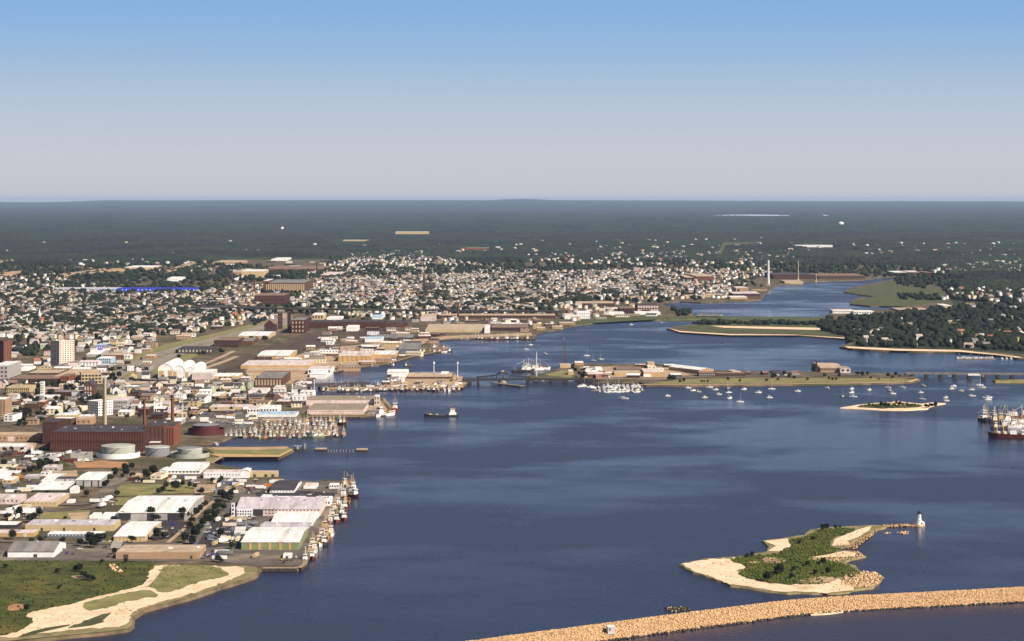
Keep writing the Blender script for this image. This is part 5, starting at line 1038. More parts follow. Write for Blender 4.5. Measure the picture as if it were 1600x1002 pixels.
def addhouses(poly, n, seed=1, pad=2, big=1.0):
    r = random.Random(seed)
    for x, y in region(poly, n, seed):
        p = G(x, y)
        if blocked(p.x, p.y, pad + 5): continue
        hc.append((p.x, p.y, r.uniform(8, 11.5) * big, r.uniform(9, 15) * big, r.uniform(5.2, 8.6), r.choice([0, math.pi / 2]) + r.gauss(0, .12) + (0 if r.random() < .7 else r.uniform(-.6, .6)), pick(r, WP), pick(r, RP)))
addhouses([(0, 440), (180, 462), (330, 456), (405, 462), (410, 480), (330, 500), (240, 528), (150, 532), (60, 528), (0, 528)], 2300, 2)
addhouses([(0, 430), (80, 428), (180, 455), (80, 448), (0, 445)], 90, 3)
addhouses([(476, 425), (560, 405), (640, 400), (760, 418), (860, 425), (1090, 418), (1090, 446), (1020, 470), (900, 468), (880, 485), (640, 486), (480, 480), (440, 475), (470, 460)], 3700, 4)
addhouses([(540, 400), (600, 396), (660, 405), (620, 410), (560, 412)], 60, 5)
addhouses([(300, 458), (400, 440), (440, 460), (400, 480), (300, 480)], 120, 6)
addhouses([(500, 436), (1000, 424), (1040, 455), (860, 470), (520, 470)], 1500, 7)
addhouses([(1090, 425), (1200, 418), (1205, 428), (1150, 440), (1100, 446), (1030, 470), (1030, 455)], 240, 8)
addhouses([(1040, 455), (1140, 445), (1140, 466), (1050, 468)], 120, 18)
addhouses([(820, 400), (1240, 396), (1240, 416), (1000, 422), (830, 412)], 170, 9, 0, 1.4)
addhouses([(560, 386), (1240, 372), (1240, 398), (600, 402)], 75, 10, 0, 1.8)
addhouses([(1240, 385), (1600, 380), (1600, 405), (1240, 400)], 50, 11, 0, 1.7)
addhouses([(1460, 420), (1600, 410), (1600, 432), (1440, 430)], 75, 12, 0, 1.3)
addhouses([(1480, 455), (1600, 450), (1680, 490), (1520, 484), (1470, 475)], 70, 13, 0, 1.1)
addhouses([(1330, 520), (1480, 515), (1640, 515), (1640, 546), (1500, 544), (1350, 540), (1336, 530)], 52, 14, 0, 1.15)
addhouses([(1400, 500), (1600, 496), (1640, 515), (1400, 514)], 18, 15)
addhouses([(0, 528), (75, 530), (75, 560), (20, 560), (20, 530)], 20, 16)
addhouses([(118, 530), (240, 525), (235, 545), (205, 560), (120, 552)], 70, 17)
addhouses([(0, 600), (60, 600), (150, 615), (150, 650), (60, 648), (10, 645)], 44, 19)
addhouses([(165, 604), (270, 600), (300, 606), (290, 640), (262, 650), (176, 655)], 110, 20, 1)
addhouses([(245, 596), (290, 598), (300, 608), (255, 606)], 8, 21)
addhouses([(20, 556), (76, 570), (70, 596), (24, 592)], 14, 22)
addhouses([(180, 560), (245, 575), (240, 598), (190, 596)], 10, 23)
addhouses([(300, 604), (400, 604), (396, 632), (330, 634)], 22, 24)
addhouses([(390, 600), (470, 606), (476, 618), (440, 632), (395, 630)], 26, 25)
addhouses([(420, 562), (560, 540), (600, 536), (560, 552), (440, 572)], 18, 26)
addhouses([(250, 500), (400, 488), (430, 498), (330, 515), (255, 525)], 90, 27)
addhouses([(480, 486), (860, 489), (860, 494), (640, 500), (600, 500)], 120, 28)
addhouses([(0, 372), (500, 375), (500, 400), (0, 405)], 10, 29, 0, 2.0)
addhouses([(100, 408), (330, 410), (330, 425), (100, 425)], 46, 30, 0, 1.3)
addhouses([(640, 500), (660, 500), (860, 500), (870, 510), (770, 508)], 22, 31, 0, 1.0)
addhouses([(862, 482), (1000, 472), (1030, 482), (960, 494), (870, 505)], 60, 32, 0, 1.2)
# one house standing too close to another is dropped
grid = {}; H2 = []
for q in sorted(hc, key=lambda q: q[1]):
    x, y = q[0], q[1]; D = y; gx = 7.5 if y > 5200 else 12; gy = 26 if y > 5200 else 16
    k = (int(x // gx), int(y // gy)); hit = False
    for i in (-1, 0, 1):
        for j in (-1, 0, 1):
            for (a, b_) in grid.get((k[0] + i, k[1] + j), ()):
                if abs(a - x) < gx and abs(b_ - y) < gy: hit = True
    if hit: continue
    grid.setdefault(k, []).append((x, y)); H2.append(q)
_hm = {}
def hmesh(key, fn):
    if key not in _hm: _hm[key] = fn()
    return _hm[key]
def shell(w_, d_, h_, flat):
    rs = 0 if flat else w_ * .38; a, b_ = w_ / 2, d_ / 2; mb = MB()
    mb.add([(-a, -b_, -1.5), (a, -b_, -1.5), (a, b_, -1.5), (-a, b_, -1.5), (-a, -b_, h_), (a, -b_, h_), (a, b_, h_), (-a, b_, h_), (0, -b_, h_ + rs), (0, b_, h_ + rs)],
           [(0, 1, 5, 8, 4), (1, 2, 6, 5), (2, 3, 7, 9, 6), (3, 0, 4, 7)]); return mb
def roofmb(w_, d_, h_, flat):
    a, b_ = w_ / 2 + .4, d_ / 2 + .4; mb = MB()
    if flat: return mb.box(-a, a, -b_, b_, h_, h_ + .35)
    rs = w_ * .38; k = rs / (w_ / 2)
    for sx in (-1, 1):
        vs = [(sx * a, -b_, h_ - .4 * k), (0, -b_, h_ + rs), (0, b_, h_ + rs), (sx * a, b_, h_ - .4 * k)]
        if sx < 0: mb.add(vs + [(x, y, z + .3) for x, y, z in vs], [(0, 1, 2, 3), (7, 6, 5, 4), (0, 4, 5, 1), (3, 2, 6, 7), (0, 3, 7, 4)])
        else: mb.add(vs + [(x, y, z + .3) for x, y, z in vs], [(3, 2, 1, 0), (4, 5, 6, 7), (1, 5, 4, 0), (7, 6, 2, 3), (4, 7, 3, 0)])
    return mb
HI = []
HW = MB().box(-.45, .45, -.06, .06, -.75, .75).mesh('window', [M['glass']]); HD = MB().box(-.5, .5, -.08, .08, 0, 2.1).mesh('door', [M['door']]); HCH = MB().box(-.4, .4, -.4, .4, 0, 2.6).mesh('chimney', [M['brown_brick']])
def house_ind(i, q):
    x, y, w_, d_, h_, rz, wi, ri = q; flat = (i % 5 == 4); w_ = round(w_ / 1.5) * 1.5; d_ = round(d_ / 2) * 2.0; h_ = round(h_ / 1.2) * 1.2 + (1.5 if flat else 0)
    t = empty('gabled_house' if not flat else 'flat_roofed_house', (x, y, ZL), rz)
    k = (w_, d_, h_, flat)
    o = bpy.data.objects.new('wall', hmesh(('w', wi) + k, lambda: shell(w_, d_, h_, flat).mesh('house_wall', [M[WALLS[wi]]]))); COL.objects.link(o); o.parent = t
    r_ = bpy.data.objects.new('roof', hmesh(('r', ri) + k, lambda: roofmb(w_, d_, h_, flat).mesh('house_roof', [M[ROOFS[ri]]]))); COL.objects.link(r_); r_.parent = t
    if i < 130:
        c = bpy.data.objects.new('chimney', HCH); COL.objects.link(c); c.parent = r_; c.location = (w_ * .15, d_ * .15, h_ + (w_ * .38 * .5 if not flat else 0))
        dd = bpy.data.objects.new('door', HD); COL.objects.link(dd); dd.parent = t; dd.location = (w_ * .2, -d_ / 2 - .02, 0)
        nf = 2 if h_ < 7.2 else 3
        for f_ in range(nf):
            for u in (-.27, .27):
                if f_ == 0 and u > 0: continue
                g = bpy.data.objects.new('window', HW); COL.objects.link(g); g.parent = t; g.location = (w_ * u, -d_ / 2 - .02, 1.6 + 2.5 * f_)
            for u in (-.25, .25):
                g = bpy.data.objects.new('window', HW); COL.objects.link(g); g.parent = t; g.location = (w_ / 2 + .02, d_ * u, 1.6 + 2.5 * f_); g.rotation_euler = (0, 0, math.pi / 2)
    px, py = to_px((x, y, ZL)); HI.append((t, f'{WNAME[wi]} {"flat roofed" if flat else RNAME[ri] + " roofed"}', px, py))
H2.sort(key=lambda q: q[1])
for i, q in enumerate(H2[:300]): house_ind(i, q)
label_repeats(HI, LAND + [('far bank causeway end', 1340, 530), ('wooded far shore point', 1480, 540), ('right border wood', 1580, 535), ('highway ramp', 210, 575), ('downtown trees', 60, 650), ('railway bend', 310, 625)], 'house', 'town houses', 'house')
def stuff_houses(name, Q, label):
    n = len(Q); A = np.array(Q); V = np.zeros((n, 16, 3)); w_, d_, h_ = A[:, 2] / 2, A[:, 3] / 2, A[:, 4]
    flat = nrg.random(n) < .22; rs = np.where(flat, .15, A[:, 2] * nrg.uniform(.28, .42, n)); h_ = h_ + flat * 2
    base = np.where((A[:, 1] > 9000) | ((A[:, 0] / A[:, 1] * F > 650) & (A[:, 1] > 5900)), 8.0, 0.0)
    xs = np.array([-1, 1, 1, -1]); ys = np.array([-1, -1, 1, 1])
    for k in range(4):
        V[:, k] = np.stack([xs[k] * w_, ys[k] * d_, 0 * h_ - 1], 1); V[:, 4 + k] = np.stack([xs[k] * w_, ys[k] * d_, h_], 1)
    V[:, 8] = np.stack([0 * w_, -d_, h_ + rs], 1); V[:, 9] = np.stack([0 * w_, d_, h_ + rs], 1)
    e_ = .4
    for j, (sx, sy) in enumerate(((-1, -1), (-1, 1), (1, 1), (1, -1))): V[:, 10 + j] = np.stack([sx * (w_ + e_), sy * (d_ + e_), h_ + .1], 1)
    V[:, 14] = np.stack([0 * w_, -d_ - e_, h_ + rs + .35], 1); V[:, 15] = np.stack([0 * w_, d_ + e_, h_ + rs + .35], 1)
    c, s = np.cos(A[:, 5]), np.sin(A[:, 5]); X = V[..., 0] * c[:, None] - V[..., 1] * s[:, None] + A[:, 0:1]; Y = V[..., 0] * s[:, None] + V[..., 1] * c[:, None] + A[:, 1:2]; Z = V[..., 2] + ZL + base[:, None]
    VV = np.stack([X, Y, Z], -1).reshape(-1, 3); off = (np.arange(n) * 16)[:, None]
    q4 = [(0, 1, 5, 4), (1, 2, 6, 5), (2, 3, 7, 6), (3, 0, 4, 7)]; t3 = [(4, 5, 8), (6, 7, 9)]; r4 = [(10, 14, 15, 11), (14, 13, 12, 15)]
    wi, ri = A[:, 6].astype(int), A[:, 7].astype(int) + len(WALLS); FL = []
    for f in q4: FL.append((off + np.array(f), wi))
    for f in t3: FL.append((off + np.array(f), wi))
    for f in r4: FL.append((off + np.array(f), ri))
    o = np_mesh(name, VV, FL, [M[k] for k in WALLS] + [M[k] for k in ROOFS]); o['label'] = label; o['category'] = 'houses'
stuff_houses('distant_houses', H2[300:], 'thousands of small pale houses packed across the distant town')
print('houses', len(H2), 'trees', len(cand) + len(TREE_ITEMS))
# ------------------------------------------------------------------ bridges and viaduct
def span(name, label, cat, a, b, z, wd, th, n_p, pm='concrete', dm='concrete', pw=3.0, skip=(), rail=True, haunch=False, zb=-2, pd=None):
    """deck from a to b (world points), with n_p piers"""
    a = Vector((a.x, a.y, 0)); b = Vector((b.x, b.y, 0)); L = (b - a).length; rz = math.atan2(b.y - a.y, b.x - a.x)
    t = empty(name, a, rz); tag(t, label, cat)
    MB().box(0, L, -wd / 2, wd / 2, z - th, z).build('deck', M[dm], t)
    MB().box(0, L, -wd / 2 + .6, wd / 2 - .6, z, z + .15).build('road_surface', M['asphalt'], t)
    if rail:
        for s_ in (-1, 1): MB().box(0, L, s_ * wd / 2 - .2, s_ * wd / 2 + .2, z, z + 1.0).build('parapet', M[dm], t)
    for i in range(n_p):
        if i in skip: continue
        x = L * (i + .5) / n_p; q = MB(); q.box(-pw / 2, pw / 2, -(pd or wd) / 2 + .5, (pd or wd) / 2 - .5, zb, z - th - .9); q.box(-pw / 2 - .5, pw / 2 + .5, -wd / 2, wd / 2, z - th - .9, z - th)
        q.build('pier', M[pm], t, (x, 0, 0))
    return t, L
# right-hand road bridge to the far shore
span('road_bridge', 'low grey road bridge with square piers leading right from the long island', 'bridge', G(1414, 590.5, 0), G(1660, 592, 0), 8.0, 14, 1.7, 11, pm='dark_timber', dm='grey_roof', pw=6)
# bridge approach left and right of the swing span
span('road_bridge', 'low bridge approach between the swing span and the long island', 'bridge', G(826, 598.5, 0), G(938, 600, 0), 6.5, 13, 3.6, 5, pm='dark_timber', dm='dark_roof', pw=5)
span('road_bridge', 'short dark bridge approach left of the swing span', 'bridge', G(722, 599, 0), G(744, 599, 0), 6.5, 13, 3.6, 1, pm='dark_timber', dm='dark_roof', pw=7)
span('road_bridge', 'dark low bridge from the town shore to the fish pier', 'bridge', G(474, 608, 0), G(575, 604, 0), 6.5, 12, 3.2, 6, pm='dark_timber', dm='dark_roof', pw=2.5)
# swing bridge with its arched truss
def swing():
    a, b = G(745, 599, 0), G(826, 598.5, 0); L = (b - a).length; rz = math.atan2(b.y - a.y, b.x - a.x)
    t = empty('swing_bridge', Vector((a.x, a.y, 0)), rz); tag(t, 'dark steel swing bridge with a humped truss above a timber pier', 'bridge')
    MB().box(0, L, -6, 6, 4.4, 6.6).build('deck', M['dark_steel'], t)
    MB().box(0, L, -5.2, 5.2, 6.6, 6.75).build('road_surface', M['asphalt'], t)
    n = 16; prof = [2.6 + 3.2 * min(i, n - i) / (n / 2) + (3.2 if i in (n // 2 - 1, n // 2, n // 2 + 1) else 0) for i in range(n + 1)]
    for s_ in (-1, 1):
        mb = MB(); y = s_ * 5.8
        for i in range(n):
            x0, x1 = L * i / n, L * (i + 1) / n; z0, z1 = 6.8 + prof[i] * 1.25, 6.8 + prof[i + 1] * 1.25
            mb.tube((x0, y, z0), (x1, y, z1), .6, n=4); mb.tube((x0, y, 6.8), (x0, y, z0), .32, n=4)
            if i % 2: mb.tube((x0, y, z0), (x1, y, 6.8), .28, n=4)
            else: mb.tube((x0, y, 6.8), (x1, y, z1), .28, n=4)
        mb.tube((L, y, 6.8), (L, y, 6.8 + prof[n]), .3, n=4); mb.tube((0, y, 7.0), (L, y, 7.0), .4, n=4)
        mb.build('truss', M['dark_steel'], t)
    MB().cyl(L / 2, 0, -2, 4.6, 7.5, 7, 24).build('pivot_pier', M['concrete'], t)
    MB().box(L / 2 - 2, L / 2 + 2, -2, 2, 17.5, 20.5).build('control_cabin', M['tan_wall'], t)
    f = MB(); f.box(-2, 2, -5.5, 5.5, -2, 5.3); f.build('rest_pier', M['dark_timber'], t, (2, 0, 0)); f.build('rest_pier', M['dark_timber'], t, (L - 2, 0, 0))
swing()
# timber fender pier below the swing bridge
p = G(780, 600, 0); q = G(807, 604, 0)
fp = empty('fender_pier', ((p.x + q.x) / 2, (p.y + q.y) / 2 - 10, 0), -.9); tag(fp, 'long tan timber fender pier pointing out from under the swing bridge', 'pier')
MB().box(-38, 38, -5, 5, 1.9, 2.6).build('deck', M['timber'], fp)
f = MB()
for i in range(26):
    for s_ in (-4.6, 4.6): f.cyl(-37 + i * 3, s_, -2, 3.1, .35, n=6)
f.build('piles', M['dark_timber'], fp)
# viaduct and causeway bridge
zv = 14
for (lb, x0, y0, x1, y1, n_) in [('long dark highway viaduct crossing the housing, left half', 320, 488, 560, 492, 12), ('long dark highway viaduct crossing the housing, right half', 561, 492, 880, 495, 14)]:
    pa, pb = G(x0, y0, 0), G(x1, y1, 0)
    span('viaduct', lb, 'bridge', pa, pb, zv, 26, 3.0, n_, pm='dark_timber', dm='dark_roof', pw=4)
span('causeway_bridge', 'short bridge over the dark gap in the far causeway', 'bridge', G(1090, 497, 0), G(1128, 497.5, 0), 9, 26, 3.0, 2, pm='dark_timber', dm='concrete', pw=4, pd=20)
span('overpass', 'concrete overpass with dark piers crossing the highway on the left', 'bridge', G(178, 578, ZL), G(236, 579, ZL), 10.5, 12, 1.8, 4, pm='dark_timber', pw=3)
span('overpass', 'raised ramp below the white high rise tower', 'bridge', G(96, 575, ZL), G(131, 568, ZL), 8, 12, 2.2, 3, pm='dark_timber', pw=3)
span('overpass', 'dark curved railway overpass before the arched halls', 'bridge', G(222, 596, ZL), G(296, 600.5, ZL), 6.5, 14, 2.4, 5, pm='dark_timber', dm='dark_roof', pw=4, rail=False)

# ------------------------------------------------------------------ lighthouse, barrier and rocks
def lighthouse():
    p = G(1436, 822, 0); mp = p.y / F; t = empty('lighthouse', p); tag(t, 'white tapering stone lighthouse with black lantern at the end of the rock spit', 'lighthouse')
    n = 24; hh = 11.0
    MB().cyl(0, 0, -1.5, 1.6, 4.2, 3.9, n).build('foundation', M['rock_pale'], t)
    tw = MB(); prof = [(1.6, 3.0), (3.2, 2.65), (5.5, 2.25), (8, 1.95), (10, 1.75), (hh + .2, 1.65)]
    for (z0, r0), (z1, r1) in zip(prof, prof[1:]): tw.cyl(0, 0, z0, z1, r0, r1, n, cap=False)
    tw.cyl(0, 0, hh, hh + .25, 1.66, 1.66, n); tw.build('tower', M['white'], t, smooth=False)
    g = MB().cyl(0, 0, hh + .25, hh + .55, 2.3, 2.3, n).build('gallery', M['dark_steel'], t)
    r = MB()
    for i in range(12):
        a = 2 * math.pi * i / 12; b_ = 2 * math.pi * (i + 1) / 12
        r.tube((2.2 * math.cos(a), 2.2 * math.sin(a), hh + .5), (2.2 * math.cos(a), 2.2 * math.sin(a), hh + 1.4), .05); r.tube((2.2 * math.cos(a), 2.2 * math.sin(a), hh + 1.4), (2.2 * math.cos(b_), 2.2 * math.sin(b_), hh + 1.4), .05)
    r.build('railing', M['dark_steel'], g)
    MB().cyl(0, 0, hh + .55, hh + 2.3, 1.1, 1.1, 10).build('lantern', M['glass'], t)
    MB().cyl(0, 0, hh + 2.3, hh + 3.2, 1.35, .15, 10).cyl(0, 0, hh + 3.2, hh + 3.6, .18, .18, 8).build('lantern_roof', M['dark_steel'], t)
    MB().box(-.5, .5, -.3, .3, 0, 2).build('door', M['door'], t, (2.0, -2.2, 1.7))
    for z_, s_ in ((5.0, .35), (8.5, .35)): MB().box(-.3, .3, -.15, .15, -.5, .5).build('window', M['glass'], t, (.4, -(2.35 if z_ < 6 else 1.95), z_))
lighthouse()
p = G(1441, 822, 0); t = empty('oil_house', p + Vector((.8, 1.5, 0))); tag(t, 'small white oil house right beside the lighthouse', 'shed')
MB().box(-1.6, 1.6, -1.5, 1.5, -1, 3.0).build('wall', M['white'], t); MB().add([(-1.8, -1.7, 3), (1.8, -1.7, 3), (1.8, 1.7, 3), (-1.8, 1.7, 3), (0, 0, 4.4)], [(0, 1, 4), (1, 2, 4), (2, 3, 4), (3, 0, 4), (3, 2, 1, 0)]).build('roof', M['white_roof'], t); MB().box(-.4, .4, -.1, .1, 0, 2).build('door', M['door'], t, (0, -1.52, 0))
def rocks_mb(pts, r0, r1, nmat=3):
    bm = bmesh.new(); bmesh.ops.create_icosphere(bm, subdivisions=1, radius=1.0); bv = np.array([v.co[:] for v in bm.verts])[:12]; bm.free()
    bm = bmesh.new(); bmesh.ops.create_cube(bm, size=2.0); cv = np.array([v.co[:] for v in bm.verts]); cf = np.array([[v.index for v in f.verts] for f in bm.faces]); bm.free()
    n = len(pts); P = np.array(pts); s = nrg.uniform(r0, r1, (n, 3)) * np.array([1.15, 1, .8]); V = cv[None] * (1 + (nrg.random((n, 8, 3)) - .5) * .6) * .55 * s[:, None, :]
    a = nrg.uniform(0, 6.28, n); b_ = nrg.uniform(-.5, .5, n); c_, s_ = np.cos(b_)[:, None], np.sin(b_)[:, None]
    V = np.stack([V[..., 0], V[..., 1] * c_ - V[..., 2] * s_, V[..., 1] * s_ + V[..., 2] * c_], -1)
    c_, s_ = np.cos(a)[:, None], np.sin(a)[:, None]; V = np.stack([V[..., 0] * c_ - V[..., 1] * s_, V[..., 0] * s_ + V[..., 1] * c_, V[..., 2]], -1) + P[:, None, :]
    Fc = (cf[None] + (np.arange(n) * 8)[:, None, None]).reshape(-1, 4); mi = np.repeat(nrg.choice(nmat, n, p=[.5, .32, .18][:nmat] if nmat == 3 else None), 6)
    return V.reshape(-1, 3), Fc, mi
# hurricane barrier: crest centre line from the far (top) edge seen in the photo
top = [(600, 1020), (734, 1002), (830, 989), (954, 973), (1036, 962), (1160, 947), (1229, 938), (1314, 931.5), (1407, 927), (1500, 922.5), (1600, 917), (1760, 909)]
C = [G(x, y, 6.5) for x, y in smooth(top, 2, False)]
C = [Vector((v.x, v.y - 4.5, 0)) for v in C]
bt = empty('rock_barrier', (0, 0, 0)); tag(bt, 'long tan rock barrier crossing the foreground water', 'breakwater')
cs = [(-25, -2.5), (-15.5, 1.0), (-4.5, 6.2), (4.5, 6.2), (16, 1.0), (26, -2.5)]
mb = MB(); k = len(cs); nrm = []
for i, c in enumerate(C):
    a = C[max(0, i - 1)]; b_ = C[min(len(C) - 1, i + 1)]; d = (b_ - a).normalized(); nn = Vector((-d.y, d.x, 0)); nrm.append(nn)
    mb.v += [tuple(c + nn * o_ + Vector((0, 0, z))) for o_, z in cs]
for i in range(len(C) - 1):
    for j in range(k - 1): mb.f.append((i * k + j, (i + 1) * k + j, (i + 1) * k + j + 1, i * k + j + 1)); mb.m.append(0)
mb.build('core', M['rock_dark'], bt)
pts = []
for i in range(len(C) - 1):
    L = (C[i + 1] - C[i]).length
    for _ in range(int(L * 44)):
        u = rnd.random(); c = C[i].lerp(C[i + 1], u); nn = nrm[i].lerp(nrm[i + 1], u); o_ = rnd.uniform(-19, 14)
        z = float(np.interp(o_, [q[0] for q in cs], [q[1] for q in cs])); pts.append((c.x + nn.x * o_, c.y + nn.y * o_, z + rnd.uniform(-.1, .35)))
V, Fc, mi = rocks_mb(pts, .35, .95); o = np_mesh('armour_stones', V, [(Fc, mi)], [M['rock'], M['rock_pale'], M['rock_dark']]); o.parent = bt
pts = []
for i in range(len(C) - 1):
    for _ in range(int((C[i + 1] - C[i]).length * 2.2)):
        u = rnd.random(); c = C[i].lerp(C[i + 1], u); nn = nrm[i].lerp(nrm[i + 1], u); o_ = rnd.uniform(-21.5, -18); pts.append((c.x + nn.x * o_, c.y + nn.y * o_, rnd.uniform(-.6, .5)))
V, Fc, mi = rocks_mb(pts, .7, 1.5, 1); o = np_mesh('wet_toe_stones', V, [(Fc, mi)], [M['wet_rock']]); o.parent = bt
p = G(954, 984, 5.5); t = empty('control_hut', (p.x, p.y, 4.8), .25); tag(t, 'pale lilac square hut standing on the rock barrier', 'hut'); MB().box(-2.6, 2.6, -2.4, 2.4, -2, 3.0).build('wall', M['lilac_roof'], t); MB().box(-2.8, 2.8, -2.6, 2.6, 3.0, 3.3).build('roof', M['white_roof'], t); MB().box(-.45, .45, -.08, .08, 0, 2).build('door', M['door'], t, (-1.2, -2.42, .4))
def rockfield(name, label, poly, n, r0, r1, z, mats=('rock_pale', 'rock', 'rock_dark')):
    pts = [tuple(G(x, y, z) + Vector((0, 0, rnd.uniform(-.2, .3)))) for x, y in region(poly, n, 3)]
    V, Fc, mi = rocks_mb(pts, r0, r1); o = np_mesh(name, V, [(Fc, mi)], [M[m] for m in mats]); o['label'] = label; o['category'] = 'rocks'
rockfield('shore_rocks', 'tumbled rocks at the right tip of the lighthouse island', [(1318, 896), (1345, 893), (1366, 894.5), (1377, 900), (1370, 913), (1358, 917), (1335, 918), (1315, 914)], 520, .35, 1.5, 1.4)
rockfield('shore_rocks', 'dark rocks along the inner bay of the lighthouse island', [(1300, 852), (1340, 846), (1352, 836), (1374, 826), (1366, 834), (1345, 850), (1336, 858)], 300, .3, 1.2, 1.1, ('rock_dark', 'rock', 'wet_rock'))
rockfield('shore_rocks', 'pale rocks across the middle of the lighthouse island', [(1262, 872), (1300, 866), (1340, 862), (1351, 868), (1330, 874), (1300, 878), (1262, 876)], 150, .3, 1.3, 1.9)
rockfield('rock_spit', 'narrow line of rocks joining the island to the lighthouse', [(1378, 821), (1432, 819), (1442, 819.5), (1442, 822), (1432, 822), (1378, 823.4)], 420, .5, 1.4, .5, ('rock_dark', 'rock_pale', 'wet_rock'))
rockfield('rock_ledge', 'dark rock ledge awash beside the rock barrier', [(1038, 951), (1052, 948.5), (1068, 949), (1080, 951.5), (1070, 955.5), (1048, 955.5)], 150, .5, 1.6, .1, ('wet_rock', 'wet_rock', 'rock_pale'))
rockfield('reef_rocks', 'yellowish rocks awash left of the lighthouse foot', [(1402, 832), (1412, 830.5), (1422, 833), (1412, 836)], 26, .5, 1.3, .1)
rockfield('reef_rocks', 'small yellowish rocks awash between the island and the lighthouse', [(1381, 833), (1390, 831.8), (1393, 834), (1383, 835)], 14, .4, 1.1, .1)
rockfield('meadow_rubble', 'scattered pale boulders in the middle of the meadow', [(165, 882), (182, 882), (192, 895), (180, 894)], 34, .7, 1.7, ZL + .5)
p = G(1401, 633, 1); t = MB().add([(-12, -6, -1), (-4, -9, -1), (9, -8, -1), (14, 2, -1), (3, 8, -1), (-10, 6, -1), (-7, -3, 5), (3, -5, 6.5), (8, 0, 4), (-2, 4, 5)], [(0, 1, 7, 6), (1, 2, 8, 7), (2, 3, 8), (3, 4, 9, 8), (4, 5, 9), (5, 0, 6, 9), (6, 7, 8, 9)]).build('rock_outcrop', M['rock_pale'], None, p); tag(t, 'pale grey boulder outcrop on the little wooded islet', 'rock')

# ------------------------------------------------------------------ masts, poles, dolphins
def lattice(label, x, yb, yt, wpx, m='red_steel'):
    p = G(x, yb); mp = p.y / F; hh = (yb - yt) * mp; s = wpx * mp / 2; t = empty('lattice_mast', p); tag(t, label, 'mast')
    mb = MB(); n = 9
    def c(i, k): f = s * (1 - .55 * i / n); return (f * (1, 1, -1, -1)[k], f * (1, -1, -1, 1)[k], hh * i / n)
    for i in range(n):
        for k_ in range(4):
            mb.tube(c(i, k_), c(i + 1, k_), .32, n=4); mb.tube(c(i, k_), c(i + 1, (k_ + 1) % 4), .16, n=4); mb.tube(c(i, k_), c(i, (k_ + 1) % 4), .16, n=4)
    mb.build('lattice_frame', M[m], t); MB().cyl(0, 0, hh, hh * 1.08, .3, .2, 6).build('antenna', M['white'], t); MB().box(-s, s, -s, s, -1.5, .6).build('base', M['concrete'], t)
lattice('red lattice radio mast at the left end of the long island', 882, 571, 531, 4)
lattice('slim pale lattice mast rising beside the bridge approach', 838.5, 588, 552, 1.6, 'white')
def pole(name, label, cat, x, yb, yt, r, m='white', head=None, z=ZL):
    p = G(x, yb, z); hh = (yb - yt) * p.y / F; t = empty(name, p); tag(t, label, cat)
    MB().cyl(0, 0, -1, hh, r * 1.3, r, 8).build('shaft', M[m], t)
    if head: MB().cyl(0, 0, hh - head * 1.2, hh + head, head, head * .9, 10).build('lamp_head', M['white'], t)
pole('flood_light', 'left of twin white floodlight poles behind the power plant', 'light pole', 241, 652, 623, .45, 'white', 1.6)
pole('flood_light', 'right of twin white floodlight poles behind the power plant', 'light pole', 244.5, 652, 625, .45, 'white', 1.6)
pole('flagpole', 'thin pale pole right of the red chimneys', 'pole', 285.5, 655, 613, .28)
pole('flood_light', 'pale floodlight pole left of the state pier', 'light pole', 456.5, 623, 602, .4, 'white', 1.2)
pole('flood_light', 'pale floodlight pole at the landward end of the town bridge', 'light pole', 491, 614, 594, .4, 'white', 1.0)
pole('lamp_mast', 'white floodlight mast on the fish pier', 'light pole', 678, 586, 567, .5, 'white', 1.6)
pole('lamp_mast', 'white floodlight mast at the right end of the fish pier', 'light pole', 715, 592, 567, .5, 'white', 1.4)
for (xa, xb, y, lb) in ((398, 528, 675.5, 'nearer timber finger pier between the rafted fishing boats'), (408, 520, 669.5, 'farther timber finger pier between the rafted fishing boats')):
    p, q = G(xa, y, 0), G(xb, y, 0); t = empty('finger_pier', p); tag(t, lb, 'pier'); MB().box(0, q.x - p.x, -3, 3, 1.4, 2.2).build('deck', M['timber'], t)
    f = MB(); [f.cyl((q.x - p.x) * k_ / 24, s_, -2, 1.4, .3, n=6) for k_ in range(25) for s_ in (-2.7, 2.7)]; f.build('piles', M['dark_timber'], t)
def piling(label, pts, z=ZL):  # piled quay face; its dark colour also paints the shadow along the edge
    P3 = [G(x, y, z) for x, y in pts]; o0 = P3[0].copy(); o0.z = 0; t = empty('quay_wall', o0); tag(t, label, 'quay wall'); mb = MB(); cp = MB()
    for a, b_ in zip(P3, P3[1:]):
        d = (b_ - a); L = d.length; n = max(2, int(L / 6)); d.normalize(); nn = Vector((d.y, -d.x, 0)) * 3.0
        q0, q1 = a + nn - o0, b_ + nn - o0
        mb.add([(q0.x, q0.y, -1.5), (q1.x, q1.y, -1.5), (q1.x, q1.y, z - .2), (q0.x, q0.y, z - .2)], [(0, 1, 2, 3)])
        for i in range(n): c = q0.lerp(q1, i / n); mb.cyl(c.x, c.y, -1.5, z - .1, .4, n=5)
        i0, i1 = a - nn * .3 - o0, b_ - nn * .3 - o0
        cp.add([(q0.x, q0.y, z - .15), (q1.x, q1.y, z - .15), (i1.x, i1.y, z + .25), (i0.x, i0.y, z + .25)], [(0, 1, 2, 3)])
    mb.build('piles', M['dark_timber'], t); cp.build('cap', M['timber'], t)
piling('dark timber quay wall along the fishing quay and its seawall corner', [(410, 887), (465, 887), (474, 882), (477, 868), (490, 850), (500, 828), (510, 806), (520, 784), (531, 764), (536, 751)])
piling('dark piled front of the state pier', [(480, 651), (560, 651), (600, 648), (612, 640), (598, 622)])
piling('dark timber quay wall curving along the north wharf', [(482, 593), (510, 583), (545, 576), (580, 571), (605, 568), (640, 558), (668, 552), (690, 548), (700, 543)])
